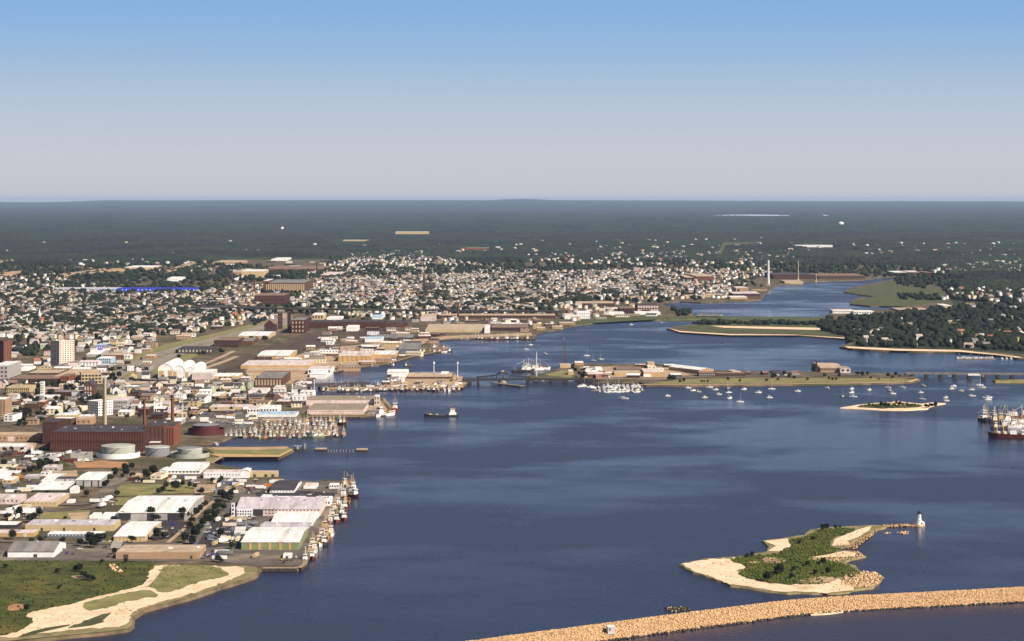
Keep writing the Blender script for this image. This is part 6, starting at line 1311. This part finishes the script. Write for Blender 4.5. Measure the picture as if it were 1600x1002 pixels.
piling('dark timber quay wall of the north harbour shore', [(668, 536), (676, 532), (700, 530), (760, 528), (815, 526), (835, 525)])
piling('dark piled front of the fish pier', [(515, 608), (560, 608.2), (640, 607), (720, 606), (728, 598)])
# pile line off the oil jetty
jt = empty('oil_jetty', G(455, 705, 0)); tag(jt, 'timber jetty with a derrick reaching out from the grassy pier', 'jetty')
mpj = D_of(705, 0) / F
MB().box(0, 30 * mpj, -1, 1, 2.2, 2.7).build('catwalk', M['dark_timber'], jt)
f = MB(); f.box(1 * mpj, 20 * mpj, 22, 26, 3, 3.6); f.box(9 * mpj, 12 * mpj, -3, 3, 2.6, 5.2); f.box(17.5 * mpj, 18.6 * mpj, 20, 27, 0, 6); f.build('loading_platform', M['concrete'], jt)
f = MB()
for i in range(9):
    for s_ in (-.8, .8): f.cyl(i * 3.4 * mpj + 2, s_, -2, 2.4, .45, n=6)
for i in range(5):
    for s_ in (-2.6, 2.6): f.cyl((9 + i * .7) * mpj, s_, -2, 2.8, .4, n=6); f.cyl((2 + i * 4) * mpj, 24 + s_ * .6, -2, 3.2, .35, n=6)
f.build('piles', M['dark_timber'], jt)
def dolphin(label, x0, x1, y):
    p = G((x0 + x1) / 2, y, 0); L = (x1 - x0) * p.y / F; t = empty('mooring_platform', p); tag(t, label, 'mooring platform')
    MB().box(-L / 2, L / 2, 0, 9, 1.8, 2.9).build('deck', M['tan_roof'], t); f = MB()
    for i in range(9):
        for s_ in (0, 9): f.cyl(-L / 2 + L * i / 8, s_, -2, 2.0, .5, n=6)
    f.build('piles', M['dark_timber'], t)
dolphin('tan mooring platform nearer the grassy pier', 492, 510, 705); dolphin('tan mooring platform farthest out in the water', 556.5, 574, 706)
PI_ = []
for i, x in enumerate([513, 517.5, 521.5, 526, 532, 536.5, 541, 546.5, 551.5]):
    p = G(x, 706.5, 0); o = MB().cyl(0, 0, -2, 3.0, .6, .5, 8).cyl(0, 0, 3.0, 3.3, .65, .65, 8).build('mooring_pile', M['steel'], None, p); tag(o, f'{["first","second","third","fourth","fifth","sixth","seventh","eighth","ninth"][i]} mooring pile from the left between the two mooring platforms', 'pile', 'piles between the mooring platforms')
o = MB().cyl(0, 0, -2, 3.4, .9, .6, 8).cyl(0, 0, 3.4, 4.2, .3, .3, 8).build('channel_marker', M['dark_timber'], None, G(543, 712.5, 0)); tag(o, 'dark channel marker just in front of the pile line', 'marker')

# ------------------------------------------------------------------ boats
def hull_mb(L, Bm, fb, sheer=1.0, dr=1.0):
    st = [(-.5, .78, .15), (-.42, .9, .08), (-.2, 1, 0), (.05, 1, .05), (.25, .88, .2), (.38, .6, .45), (.46, .28, .75), (.5, .03, 1)]
    mb = MB(); k = 5
    for u, b_, s_ in st:
        z = fb + s_ * sheer; x = u * L; w_ = Bm / 2 * b_
        mb.v += [(x, -w_, z), (x - .02 * L * (u > .3), -w_ * .86, 0), (x - .05 * L * (u > .3), 0, -dr), (x - .02 * L * (u > .3), w_ * .86, 0), (x, w_, z)]
    for i in range(len(st) - 1):
        for j in range(k - 1): mb.f.append((i * k + j, i * k + j + 1, (i + 1) * k + j + 1, (i + 1) * k + j)); mb.m.append(0)
    mb.f.append((0, 4, 3, 2, 1)); mb.m.append(0)
    dk = MB(); dk.v = [(x * .985, y * .94, z - .35) for (x, y, z) in [mb.v[i * k] for i in range(len(st))] + [mb.v[i * k + 4] for i in range(len(st))]]; n = len(st)
    dk.f = [(i, i + 1, n + i + 1, n + i) for i in range(n - 1)]; dk.m = [0] * len(dk.f)
    return mb, dk
_first = {}
def trawler(hull_m, house_m, aft, L=23):
    t = empty('fishing_trawler', (0, 0, 0)); Bm = L * .28; hm, dk = hull_mb(L, Bm, 1.9, 1.9)
    hm.build('hull', M[hull_m], t); dk.build('deck', M['timber' if hull_m != 'white' else 'concrete'], t)
    s_ = -1 if aft else 1; cx = s_ * L * .24
    h = MB(); h.box(cx - L * .1, cx + L * .1, -Bm * .3, Bm * .3, 1.6, 4.4); h.box(cx - L * .06, cx + L * .08, -Bm * .24, Bm * .24, 4.4, 6.8); ho = h.build('wheelhouse', M[house_m], t)
    MB().box(cx - L * .062, cx + L * .082, -Bm * .245, Bm * .245, 5.5, 6.2).build('window_band', M['glass'], ho)
    MB().box(cx - L * .075, cx + L * .095, -Bm * .28, Bm * .28, 6.8, 7.0).build('roof', M['white_roof'], ho)
    m = MB(); m.tube((cx, 0, 6.8), (cx, 0, 14), .16); m.tube((cx - s_ * L * .2, 0, 1.6), (cx - s_ * L * .2, 0, 12.5), .2); m.tube((cx - s_ * L * .2, 0, 11), (cx - s_ * L * .52, 0, 7.5), .13); m.tube((cx - s_ * L * .2, -2.2, 9), (cx - s_ * L * .2, 2.2, 9), .12); m.build('mast', M['tan_wall' if hull_m != 'dark_steel' else 'white'], t)
    g = MB(); gx = -s_ * L * .36
    for y in (-Bm * .36, Bm * .36): g.tube((gx - .9, y, 1.6), (gx - .6, y, 6.2), .16); g.tube((gx + .9, y, 1.6), (gx + .6, y, 6.2), .16)
    g.tube((gx, -Bm * .36, 6.2), (gx, Bm * .36, 6.2), .2); g.build('gallows_frame', M['orange' if aft else 'steel'], t)
    d = MB(); gx2 = -s_ * L * .18
    d.v += []; d.tube((gx2, -1.2, 2.4), (gx2, 1.2, 2.4), .75, n=10); d.build('net_winch', M['yellow' if aft else 'dark_steel'], t)
    return t
def sailboat(hm_, L=9.5):
    t = empty('sailboat', (0, 0, 0)); hm, dk = hull_mb(L, L * .3, .8, .45, .6); hm.build('hull', M[hm_], t); dk.build('deck', M['white'], t)
    MB().box(-L * .12, L * .18, -L * .08, L * .08, .5, 1.3).build('cabin', M['white_roof'], t)
    MB().tube((L * .08, 0, .6), (L * .08, 0, L * 1.25), .09).tube((L * .08, 0, 1.7), (-L * .34, 0, 1.8), .13).build('mast', M['white'], t); return t
def motorboat(hm_, L=8.5):
    t = empty('motorboat', (0, 0, 0)); hm, dk = hull_mb(L, L * .34, 1.1, .6, .5); hm.build('hull', M[hm_], t); dk.build('deck', M['white'], t)
    c = MB().box(-L * .1, L * .2, -L * .12, L * .12, .9, 2.5).build('cabin', M['white'], t); MB().box(-L * .105, L * .205, -L * .122, L * .122, 1.7, 2.2).build('window_band', M['glass'], c)
    MB().box(-L * .14, L * .22, -L * .14, L * .14, 2.5, 2.65).build('canopy', M['white_roof'], t); return t
PROT = {'t0': (trawler('dark_steel', 'white', 0), 'black hulled'), 't1': (trawler('red_steel', 'white', 0), 'red hulled'), 't2': (trawler('white', 'white', 1), 'white hulled'), 't3': (trawler('blue_wall', 'tan_wall', 1, 21), 'blue grey hulled'), 't4': (trawler('orange', 'tan_wall', 1, 20), 'orange hulled'), 't5': (trawler('green_wall', 'h_cream', 0, 22), 'green hulled'), 't6': (trawler('dark_timber', 'h_cream', 1, 19), 'brown hulled'),
        's0': (sailboat('white'), 'white'), 's1': (sailboat('dark_steel', 9), 'dark hulled'), 'm0': (motorboat('white'), 'white'), 'm1': (motorboat('h_cream', 7.5), 'cream'), 'm2': (motorboat('white', 12), 'large white')}
used_b = set(); BI = {'fishing boat': [], 'sailboat': [], 'motorboat': []}
def boat(k, x, y, rz, s=1.0, z=0.0):
    t, look = PROT[k]; loc = (x, y, z)
    if k not in used_b: used_b.add(k); t.location = loc; t.rotation_euler = (0, 0, rz); t.scale = (s, s, s); kids(t)
    else: t = copy_tree(t, loc, rz, s)
    px, py = to_px(loc); BI['fishing boat' if k[0] == 't' else 'sailboat' if k[0] == 's' else 'motorboat'].append((t, look, px, py)); return t
def at(x, y): p = G(x, y, 0); return p.x, p.y
TK = ['t0', 't1', 't2', 't3', 't5', 't6', 't6', 't0', 't4', 't3']
# the fishing quay: boats three deep, bows pointing away from the quay
Q = [(541, 772, 1.3, 't1', -.5), (549, 766, 1.35, 't2', 1.9), (543, 759, 1.2, 't6', .9), (548, 776, 1.3, 't1', -.9), (533, 778, 1.2, 't0', 1.3), (541, 786, 1.0, 't4', -1.2), (530, 791, 1.1, 't2', -1.3), (538, 795, 1.15, 't1', -1.4), (524, 797, 1.0, 't6', 1.4), (533, 804, 1.1, 't0', -1.4), (538, 812, 1.1, 't1', -1.5), (527, 815, 1.1, 't1', -1.6), (520, 806, 1.0, 't5', -1.5), (515, 818, 1.0, 't0', 1.5), (509, 826, 1.1, 't4', 1.5), (517, 836, 1.1, 't2', -1.5), (511, 842, 1.0, 't4', -1.4), (503, 838, 1.1, 't5', -1.5), (499, 852, 1.1, 't2', -1.5), (507, 850, 1.1, 't0', -1.55), (489, 852, 1.0, 't6', 1.5), (491, 862, 1.1, 't2', -1.5), (484, 866, 1.0, 't4', -1.5), (478, 877, 1.0, 't0', -1.6), (488, 872, .95, 't1', -1.5)]
for x, y, s_, k_, rz in Q: a, b_ = at(x, y); boat(k_, a, b_, rz, s_ * .95)
# fishing piers: rafted rows
def raft(x0, x1, y, n, rz=None, s_=.85, seed=0, ks=None):
    r = random.Random(seed)
    for i in range(n):
        x = x0 + (x1 - x0) * (i + .5) / n + r.uniform(-1, 1); a, b_ = at(x, y + r.uniform(-.8, .8))
        boat(r.choice(ks or TK), a, b_, (r.choice([-1.57, 1.57]) + r.gauss(0, .1)) if rz is None else rz + r.gauss(0, .15), s_ * r.uniform(.8, 1.1))
raft(350, 480, 684, 17, None, .8, 1); raft(482, 520, 683, 5, .05, .95, 2); raft(524, 540, 682.5, 2, None, 1.0, 3); raft(378, 528, 678, 18, None, .8, 4); raft(396, 530, 672.5, 16, None, .8, 41); raft(412, 480, 667, 9, None, .8, 42); raft(420, 478, 662, 7, .1, .8, 43)
raft(472, 525, 661, 8, None, .9, 5); raft(526, 542, 662, 2, -1.3, 1.2, 6); raft(488, 528, 667, 6, None, .85, 7); raft(344, 440, 660, 10, .1, .7, 8) if 0 else None
# fish pier, its boats along both sides
DK = ['t0', 't6', 't3', 't1', 't0', 't2', 't6']
raft(506, 600, 612, 13, .1, .95, 9, DK); raft(515, 600, 603, 9, .1, .8, 10, DK); raft(600, 722, 611, 15, None, .95, 11, DK); raft(630, 715, 607.5, 11, .05, .9, 12, DK); raft(694, 722, 605, 3, .1, 1.0, 13)
raft(610, 670, 565, 5, .2, .8, 14) if 0 else None
raft(655, 702, 551, 6, .25, .95, 15, DK); raft(668, 702, 545, 3, .2, 1.1, 16, DK); raft(572, 650, 573, 3, .25, .8, 17, DK); raft(722, 832, 531, 14, .05, 1.15, 18, DK)
raft(814, 826, 581, 2, .2, 1.6, 19, ['t0', 't6']); raft(826, 850, 578, 3, .1, 1.5, 20)
a, b_ = at(601, 650); boat('t2', a, b_, .9, 1.9); a, b_ = at(617, 642); boat('t1', a, b_, -1.5, 1.7)
a, b_ = at(1536, 657); boat('t0', a, b_, -1.6, 1.6); a, b_ = at(1542.5, 655); boat('t2', a, b_, -1.5, 1.6); a, b_ = at(1553, 656); boat('t0', a, b_, -1.6, 1.4)
for (x, y, k_, s_) in [(1562, 660, 't6', 1.5), (1572, 658, 't3', 1.5), (1584, 660, 't2', 1.6), (1595, 657, 't0', 1.7), (1578, 668, 't2', 1.4), (1592, 667, 't2', 1.4), (1562, 670, 't6', 1.2)]: a, b_ = at(x, y); boat(k_, a, b_, .1, s_)
MO = [(1075, 606, 'm0'), (1083, 610, 'm0'), (1091, 612, 'm1'), (1108.5, 605, 'm0'), (1118, 608.5, 'm0'), (1123, 616, 'm0'), (1138, 607.5, 's1'), (1138.5, 613, 's0'), (1140, 622, 'm0'), (1156.5, 627.5, 's0'), (1162.5, 608, 'm0'), (1185, 613, 'm0'), (1101, 621, 'm1'), (1043, 618.5, 'm0'), (974, 622.5, 'm2'), (1202, 621, 'm0'), (1206, 607.5, 's0'), (1246.5, 611, 'm0'), (1293, 607, 'm0'), (1330.5, 607.5, 'm0'), (1330.5, 613, 'm0'), (1317, 620, 's1'), (1333.5, 619.5, 's0'), (1358, 609, 'm1'), (1387.5, 605.5, 's0'), (1410, 605, 's0'), (1391, 610.5, 's1'), (1394.7, 615, 'm0'), (1438.5, 613, 'm0'), (1440.5, 623.5, 's0'), (1442, 602.5, 'm1'), (1487, 607, 'm1'), (1490, 603, 'm0'), (1501.5, 610.5, 'm1'), (1518, 608.5, 'm0'), (1531, 601.5, 's0'), (1535.5, 605, 'm1'), (1477.5, 621, 'm1'), (1478, 626, 'm0'), (1518, 618.5, 'm2'), (1543, 621, 'm2'), (1543.5, 624, 'm0'), (829, 538.5, 's0'), (822, 545.5, 's0'), (851, 552.5, 'm0'), (917, 555.5, 's0'), (927, 563, 's0'), (939, 561, 's0'), (986, 507, 'm0'), (1032, 503.5, 'm0'), (336, 692.5 + 2, 'm2')]
for x, y, k_ in MO: a, b_ = at(x, y + .8); boat(k_, a, b_, rnd.choice([0, 3.14]) + rnd.gauss(0, .35), 1.15 * rnd.uniform(.9, 1.1))
for j, (xa, xb, y, n_) in enumerate([(903, 915, 604, 3), (918, 1004, 606, 13), (926, 1006, 609.5, 12), (934, 998, 612.5, 9), (940, 1000, 603.5, 8)]):
    for i in range(n_): a, b_ = at(xa + (xb - xa) * (i + .5) / n_ + rnd.uniform(-1.4, 1.4), y + rnd.uniform(-.8, .8)); boat(rnd.choice(['m0', 'm1', 'm2', 's0', 'm2']), a, b_, rnd.choice([-1.57, 1.57, .5]), 1.15)
for i in range(17): a, b_ = at(1496 + i * 3.4, 560 + rnd.uniform(-.5, .5)); boat(rnd.choice(['m0', 'm2', 's0', 'm0']), a, b_, 1.57, 1.25)
for i in range(5): a, b_ = at(1566 + i * 7, 561); boat('m2', a, b_, 1.4, 1.1)
WM = [('state pier', 540, 648), ('fish pier', 650, 605), ('swing bridge', 785, 599), ('marina docks', 960, 604), ('road bridge', 1500, 592), ('little wooded islet', 1400, 636), ('grassy jetty', 430, 705), ('lawn of the long island', 1150, 598), ('radio mast', 882, 573), ('fishing quay corner', 478, 880), ('fishing quay tip', 530, 757), ('middle of the fishing quay', 510, 815), ('dark moored ship', 1560, 672), ('north wharf', 650, 555), ('large tan shore warehouse', 720, 525), ('maroon tank', 320, 682), ('far right docks', 1540, 558), ('right end of the long island', 1430, 598), ('mooring platforms', 530, 690), ('old mill on the long island', 1290, 600), ('huge white boat shed', 1066, 600)]
for k_, items in BI.items(): label_repeats(items, WM, k_, {'fishing boat': 'fishing boats moored in the harbour', 'sailboat': 'sailboats at their moorings', 'motorboat': 'motorboats at their moorings'}[k_], k_ if k_ != 'sailboat' else 'sailboat')
# marina pontoons
for i, (xa, xb, y, lb) in enumerate([(916, 1006, 604.5, 'farther of the two long marina pontoons'), (924, 1008, 611, 'nearer of the two long marina pontoons'), (1494, 1556, 561.5, 'pontoon of the far right docks')]):
    p, q = G(xa, y, 0), G(xb, y, 0); t = empty('pontoon', p); tag(t, lb, 'pontoon'); MB().box(0, q.x - p.x, -1.2, 1.2, -.3, .7).build('deck', M['timber'], t)
    f = MB(); [f.cyl((q.x - p.x) * k_ / 12, 1.6, -2, 2.6, .22, n=6) for k_ in range(13)]; f.build('piles', M['dark_timber'], t)
# the small tanker under way
p = G(689, 651, 0); t = empty('coastal_tanker', p, math.pi + .06); tag(t, 'small black coastal tanker with white aft house moving left across the harbour', 'ship'); t.name = 'coastal_tanker'
hm, dk = hull_mb(48, 9, 2.4, 1.6); hm.build('hull', M['dark_steel'], t); dk.build('deck', M['brown_roof'], t)
h = MB(); h.box(-21, -11, -3.6, 3.6, 2, 5.4); h.box(-19, -12.5, -3, 3, 5.4, 8.2); h.box(-17.5, -13, -2.4, 2.4, 8.2, 10.4); h = h.build('deck_house', M['white'], t); MB().box(-17.4, -12.9, -2.45, 2.45, 9.1, 9.9).build('window_band', M['glass'], h)
MB().cyl(-18.5, 0, 8, 12, 1, .9, 12).build('funnel', M['orange'], t); MB().tube((-15, 0, 10), (-15, 0, 17), .2).tube((18, 0, 3), (18, 0, 9), .2).build('mast', M['orange'], t); MB().box(4, 7, -2, 2, 2.2, 3.8).box(13, 16, -2, 2, 2.4, 4.2).build('hatch', M['tan_wall'], t)
# the big dark ship at the right border
p = G(1606, 684, 0); t = empty('moored_ship', p, math.pi - .12); tag(t, 'large dark red and black hulled ship moored at the right border', 'ship')
hm, dk = hull_mb(100, 16, 4.2, 3.0, 2); hm.build('hull', M['red_steel'], t); dk.build('deck', M['brown_roof'], t)
h = MB(); h.box(-6, 8, -5, 5, 4, 9); h.box(14, 22, -4.5, 4.5, 4, 8); h = h.build('deck_house', M['white'], t); MB().box(-6.05, 8.05, -5.05, 5.05, 7, 8).build('window_band', M['glass'], h)
MB().tube((30, 0, 5), (30, 0, 20), .35).tube((30, 0, 18), (12, 0, 12), .25).tube((38, -3, 5), (38, 0, 15), .3).tube((38, 3, 5), (38, 0, 15), .3).build('derrick', M['h_cream'], t); MB().box(26, 30, -4, 4, 4.5, 7).box(34, 37, -3, 3, 5, 7.5).build('hatch', M['h_cream'], t)
MB().add([(36, -8, 3.9), (51, -.3, 7.4), (51, .3, 7.4), (36, 8, 3.9)], [(0, 1, 2, 3)]).build('foredeck', M['dark_steel'], t)
# quayside derricks and sheds right border
t = empty('dredge_barge', G(1575, 652, 0), 0); tag(t, 'cluttered pale work barge with crane behind the dark ship at the right', 'barge'); MB().box(-20, 40, -6, 6, -1, 2.2).build('hull', M['red_steel'], t); MB().box(0, 12, -4, 4, 2.2, 7).box(20, 34, -4, 4, 2.2, 8.5).build('deck_house', M['white'], t); MB().tube((-10, 0, 2), (-4, 0, 17), .3).tube((-4, 0, 17), (-4, 0, 2), .25).build('crane', M['h_cream'], t)

# ------------------------------------------------------------------ vehicles
def car_mesh(m, kind):
    mb = MB()
    if kind == 'car':
        mb.add([(-2.2, -.85, .35), (2.2, -.85, .35), (2.2, .85, .35), (-2.2, .85, .35), (-2.2, -.85, .95), (2.15, -.8, .85), (2.15, .8, .85), (-2.2, .85, .95)], [(4, 5, 6, 7), (0, 1, 5, 4), (1, 2, 6, 5), (2, 3, 7, 6), (3, 0, 4, 7), (3, 2, 1, 0)])
        mb.add([(-1.6, -.78, .9), (1.0, -.78, .88), (1.0, .78, .88), (-1.6, .78, .9), (-1.2, -.65, 1.42), (.4, -.65, 1.42), (.4, .65, 1.42), (-1.2, .65, 1.42)], [(0, 1, 5, 4), (1, 2, 6, 5), (2, 3, 7, 6), (3, 0, 4, 7)], 1)
        mb.add([(-1.2, -.65, 1.43), (.4, -.65, 1.43), (.4, .65, 1.43), (-1.2, .65, 1.43)], [(0, 1, 2, 3)], 0)
        for x in (-1.4, 1.4):
            for y in (-.86, .86): mb.tube((x, y - .1, .34), (x, y + .1, .34), .34, 2, 10)
    elif kind == 'truck':
        mb.box(-6, 3.2, -1.25, 1.25, 1.1, 4.0, 0); mb.box(3.6, 5.8, -1.2, 1.2, .7, 3.0, 0); mb.box(5.0, 5.85, -1.1, 1.1, 1.8, 2.7, 1)
        for x in (-5, -3.8, 2.4, 4.8):
            for y in (-1.1, 1.1): mb.tube((x, y - .15, .5), (x, y + .15, .5), .5, 2, 10)
    return mb.mesh(kind, [M[m], M['glass'], M['dark_steel']])
CM = [('white', 'white'), ('lblue', 'pale blue'), ('h_cream', 'cream'), ('red_steel', 'red'), ('blue', 'blue'), ('dark_steel', 'dark'), ('steel', 'grey'), ('yellow', 'yellow'), ('h_brown', 'brown')]
CARS = [(car_mesh(m, 'car'), nm) for m, nm in CM]; TRK = [(car_mesh(m, 'truck'), nm) for m, nm in (('white', 'white'), ('h_cream', 'cream'), ('orange', 'orange'))]
CI = []; TI = []; KI = []
def cont_mesh(m):
    mb = MB(); mb.box(-6, 6, -1.2, 1.2, .15, 2.7)
    for i in range(20): mb.box(-5.8 + i * .6, -5.5 + i * .6, -1.26, -1.2, .3, 2.6)
    mb.box(-6.05, -5.9, -1.25, 1.25, .05, 2.8); mb.box(5.9, 6.05, -1.25, 1.25, .05, 2.8); return mb.mesh('container', [M[m]])
KM = [(cont_mesh(m), n_) for m, n_ in (('white', 'white'), ('tan_wall', 'tan'), ('red_steel', 'rusty red'), ('white', 'white'), ('steel', 'grey'), ('blue_wall', 'dark blue'), ('h_cream', 'cream'))]
def containers(poly, n, seed):
    r = random.Random(seed)
    for x, y in region(poly, n, seed):
        p = G(x, y, ZL + .7)
        if blocked(p.x, p.y, 1): continue
        me, nm = r.choice(KM); o = bpy.data.objects.new('storage_container', me); COL.objects.link(o); o.location = p; o.rotation_euler = (0, 0, r.choice([0, 1.57, .1, 1.4]) + r.gauss(0, .06)); KI.append((o, nm, x, y))
def veh(x, y, rz, truck=False, k=None, z=ZL + .8):
    me, nm = (TRK if truck else CARS)[k if k is not None else (rnd.choice([0, 0, 1]) if truck else rnd.choice([0, 0, 0, 1, 2, 2, 3, 4, 5, 6, 7, 8, 6]))]
    p = G(x, y, z)
    if blocked(p.x, p.y, -2): return
    o = bpy.data.objects.new('parked_truck' if truck else 'parked_car', me); COL.objects.link(o); o.location = p; o.rotation_euler = (0, 0, rz); (TI if truck else CI).append((o, nm, x, y))
lots = [((370, 808, 402, 833), 34), ((362, 832, 376, 850), 10), ((318, 815, 368, 850), 34), ((237, 818, 292, 842), 14), ((300, 866, 360, 874), 9), ((96, 856, 176, 872), 6), ((8, 790, 60, 812), 26), ((20, 745, 62, 768), 20), ((0, 712, 70, 732), 14), ((86, 700, 150, 722), 18), ((262, 744, 312, 756), 16), ((325, 748, 400, 772), 22), ((394, 750, 440, 768), 12), ((398, 768, 510, 775), 10), ((310, 646, 400, 676), 55), ((400, 656, 470, 676), 26), ((392, 610, 470, 634), 30), ((130, 842, 178, 848), 6), ((296, 836, 350, 870), 10), ((160, 770, 182, 792), 8), ((440, 866, 470, 880), 6)]
for (x0, y0, x1, y1), n_ in lots:
    for i in range(n_): veh(rnd.uniform(x0, x1), rnd.uniform(y0, y1), rnd.choice([0, 1.57, 1.57, 3.14]) + rnd.gauss(0, .1), False)
for (x, y, rz, k_) in [(394, 764, 0, 0), (407, 764.5, 0, 0), (421, 762, 0, 2), (29, 748, 0, 2), (35, 803, .7, 0), (25, 797, 1.2, 0), (15, 800, 1.3, 0), (50, 801, .1, 0), (150, 786, 0, 0), (163, 785, 1.2, 0), (170, 781, 1.2, 0), (160, 792, 1.3, 0), (41, 717, .6, 0), (36, 718, .7, 0), (89, 722, 1.5, 0), (255, 748, .7, 0), (272, 749, 1.5, 0), (377, 836, 0, 0), (374, 818, 1.5, 0), (326, 810, 1.5, 0), (355, 845, .2, 1), (348, 848, 1, 0), (430, 756, 0, 0), (341, 815, 1.5, 0), (372, 846, 1.5, 1), (442, 628, 0, 0), (450, 624, 0, 0), (320, 660, 0, 0), (345, 654, 0, 0), (360, 655, .2, 0), (383, 640.5, 1, 0), (466, 618, .3, 0), (304, 641, .1, 0)]: veh(x, y, rz, True, k_)
for k_, (pl, n_) in enumerate([([(0, 705), (70, 706), (60, 725), (0, 735)], 12), ([(85, 700), (150, 706), (150, 722), (90, 722)], 12), ([(0, 742), (60, 742), (60, 770), (0, 770)], 14), ([(0, 790), (62, 792), (60, 812), (0, 812)], 14), ([(325, 750), (440, 752), (420, 770), (340, 772)], 16), ([(345, 800), (402, 800), (380, 850), (322, 852)], 14), ([(300, 640), (400, 645), (400, 662), (300, 676)], 26), ([(300, 606), (470, 606), (470, 640), (300, 640)], 24), ([(480, 640), (500, 640), (600, 640), (600, 648)], 8), ([(440, 560), (640, 530), (650, 552), (520, 580)], 30), ([(200, 745), (330, 745), (330, 756), (200, 756)], 10), ([(900, 575), (1040, 575), (1040, 592), (900, 592)], 18), ([(515, 605), (720, 600), (720, 605), (620, 606)], 22), ([(260, 852), (460, 872), (400, 880), (330, 874)], 6)]): containers(pl, n_, 60 + k_)
for i in range(10): veh(rnd.uniform(835, 905), 596, 0, False, None, 6.8)
for i, (x, y) in enumerate([(1518, 588), (1526, 588)]): veh(x, y, 0, True, 0, 8.3)
for x in (1484, 1536): veh(x, 588.3, 0, False, 0, 8.3)
VM = LAND + [('white twin sheds', 160, 812), ('street bend', 170, 770), ('fishing quay tip', 520, 760), ('swing bridge approach', 870, 596), ('right hand road bridge', 1500, 588), ('meadow corner', 120, 872), ('red dirt yard', 120, 715)]
label_repeats(CI, VM, 'car', 'cars parked on the lots', 'car'); label_repeats(KI, VM, 'container', 'storage containers in the yards', 'storage container'); label_repeats(TI, VM, 'truck', 'trucks parked in the yards', 'truck')

# ------------------------------------------------------------------ clouds: faint wisps low over the right horizon
def cloud(label, x, y, wpx, hpx, D=52000):
    z = H + (HZ - y) * D / F; mb = MB(); r = random.Random(int(x)); bm = bmesh.new()
    for i in range(7):
        u = (i - 3) / 3.5; m_ = Matrix.Translation((u * wpx / 2 * D / F, r.uniform(-200, 200), r.uniform(-.3, .3) * hpx * D / F)) @ Matrix.Diagonal((wpx * D / F * r.uniform(.12, .2), 300, hpx * D / F * r.uniform(.18, .4) * (1.1 - abs(u) * .7), 1))
        bmesh.ops.create_icosphere(bm, subdivisions=2, radius=1.0, matrix=m_)
    me = bpy.data.meshes.new('cloud'); bm.to_mesh(me); bm.free(); m = bpy.data.materials.get('thin_cloud')
    if not m:
        m = bpy.data.materials.new('thin_cloud'); m.use_nodes = True; b = m.node_tree.nodes['Principled BSDF']; b.inputs['Base Color'].default_value = (.55, .55, .62, 1); b.inputs['Alpha'].default_value = .16; b.inputs['Roughness'].default_value = 1
    me.materials.append(m); o = bpy.data.objects.new('thin_cloud', me); COL.objects.link(o); o.location = ((x - 800) * D / F, D, z); tag(o, label, 'cloud')
if 0: cloud('faint grey cloud wisp low in the sky, left of two', 1320, 168, 40, 5)
# ------------------------------------------------------------------ haze
hb = MB().box(-45000, 45000, -1500, 99000, -6, 330).build('haze', []) if 0 else None
me = MB().box(-45000, 45000, -1500, 99500, -6, 335).mesh('haze', [])
hz = bpy.data.objects.new('haze', me); COL.objects.link(hz); hz['kind'] = 'stuff'
hm_ = bpy.data.materials.new('haze'); hm_.use_nodes = True; t_ = hm_.node_tree; t_.nodes.clear()
o_ = t_.nodes.new('ShaderNodeOutputMaterial'); v_ = t_.nodes.new('ShaderNodeVolumePrincipled'); v_.inputs['Color'].default_value = (0.49, 0.65, 0.94, 1); v_.inputs['Density'].default_value = HAZE; v_.inputs['Anisotropy'].default_value = 0.0
t_.links.new(v_.outputs[0], o_.inputs['Volume']); me.materials.append(hm_)
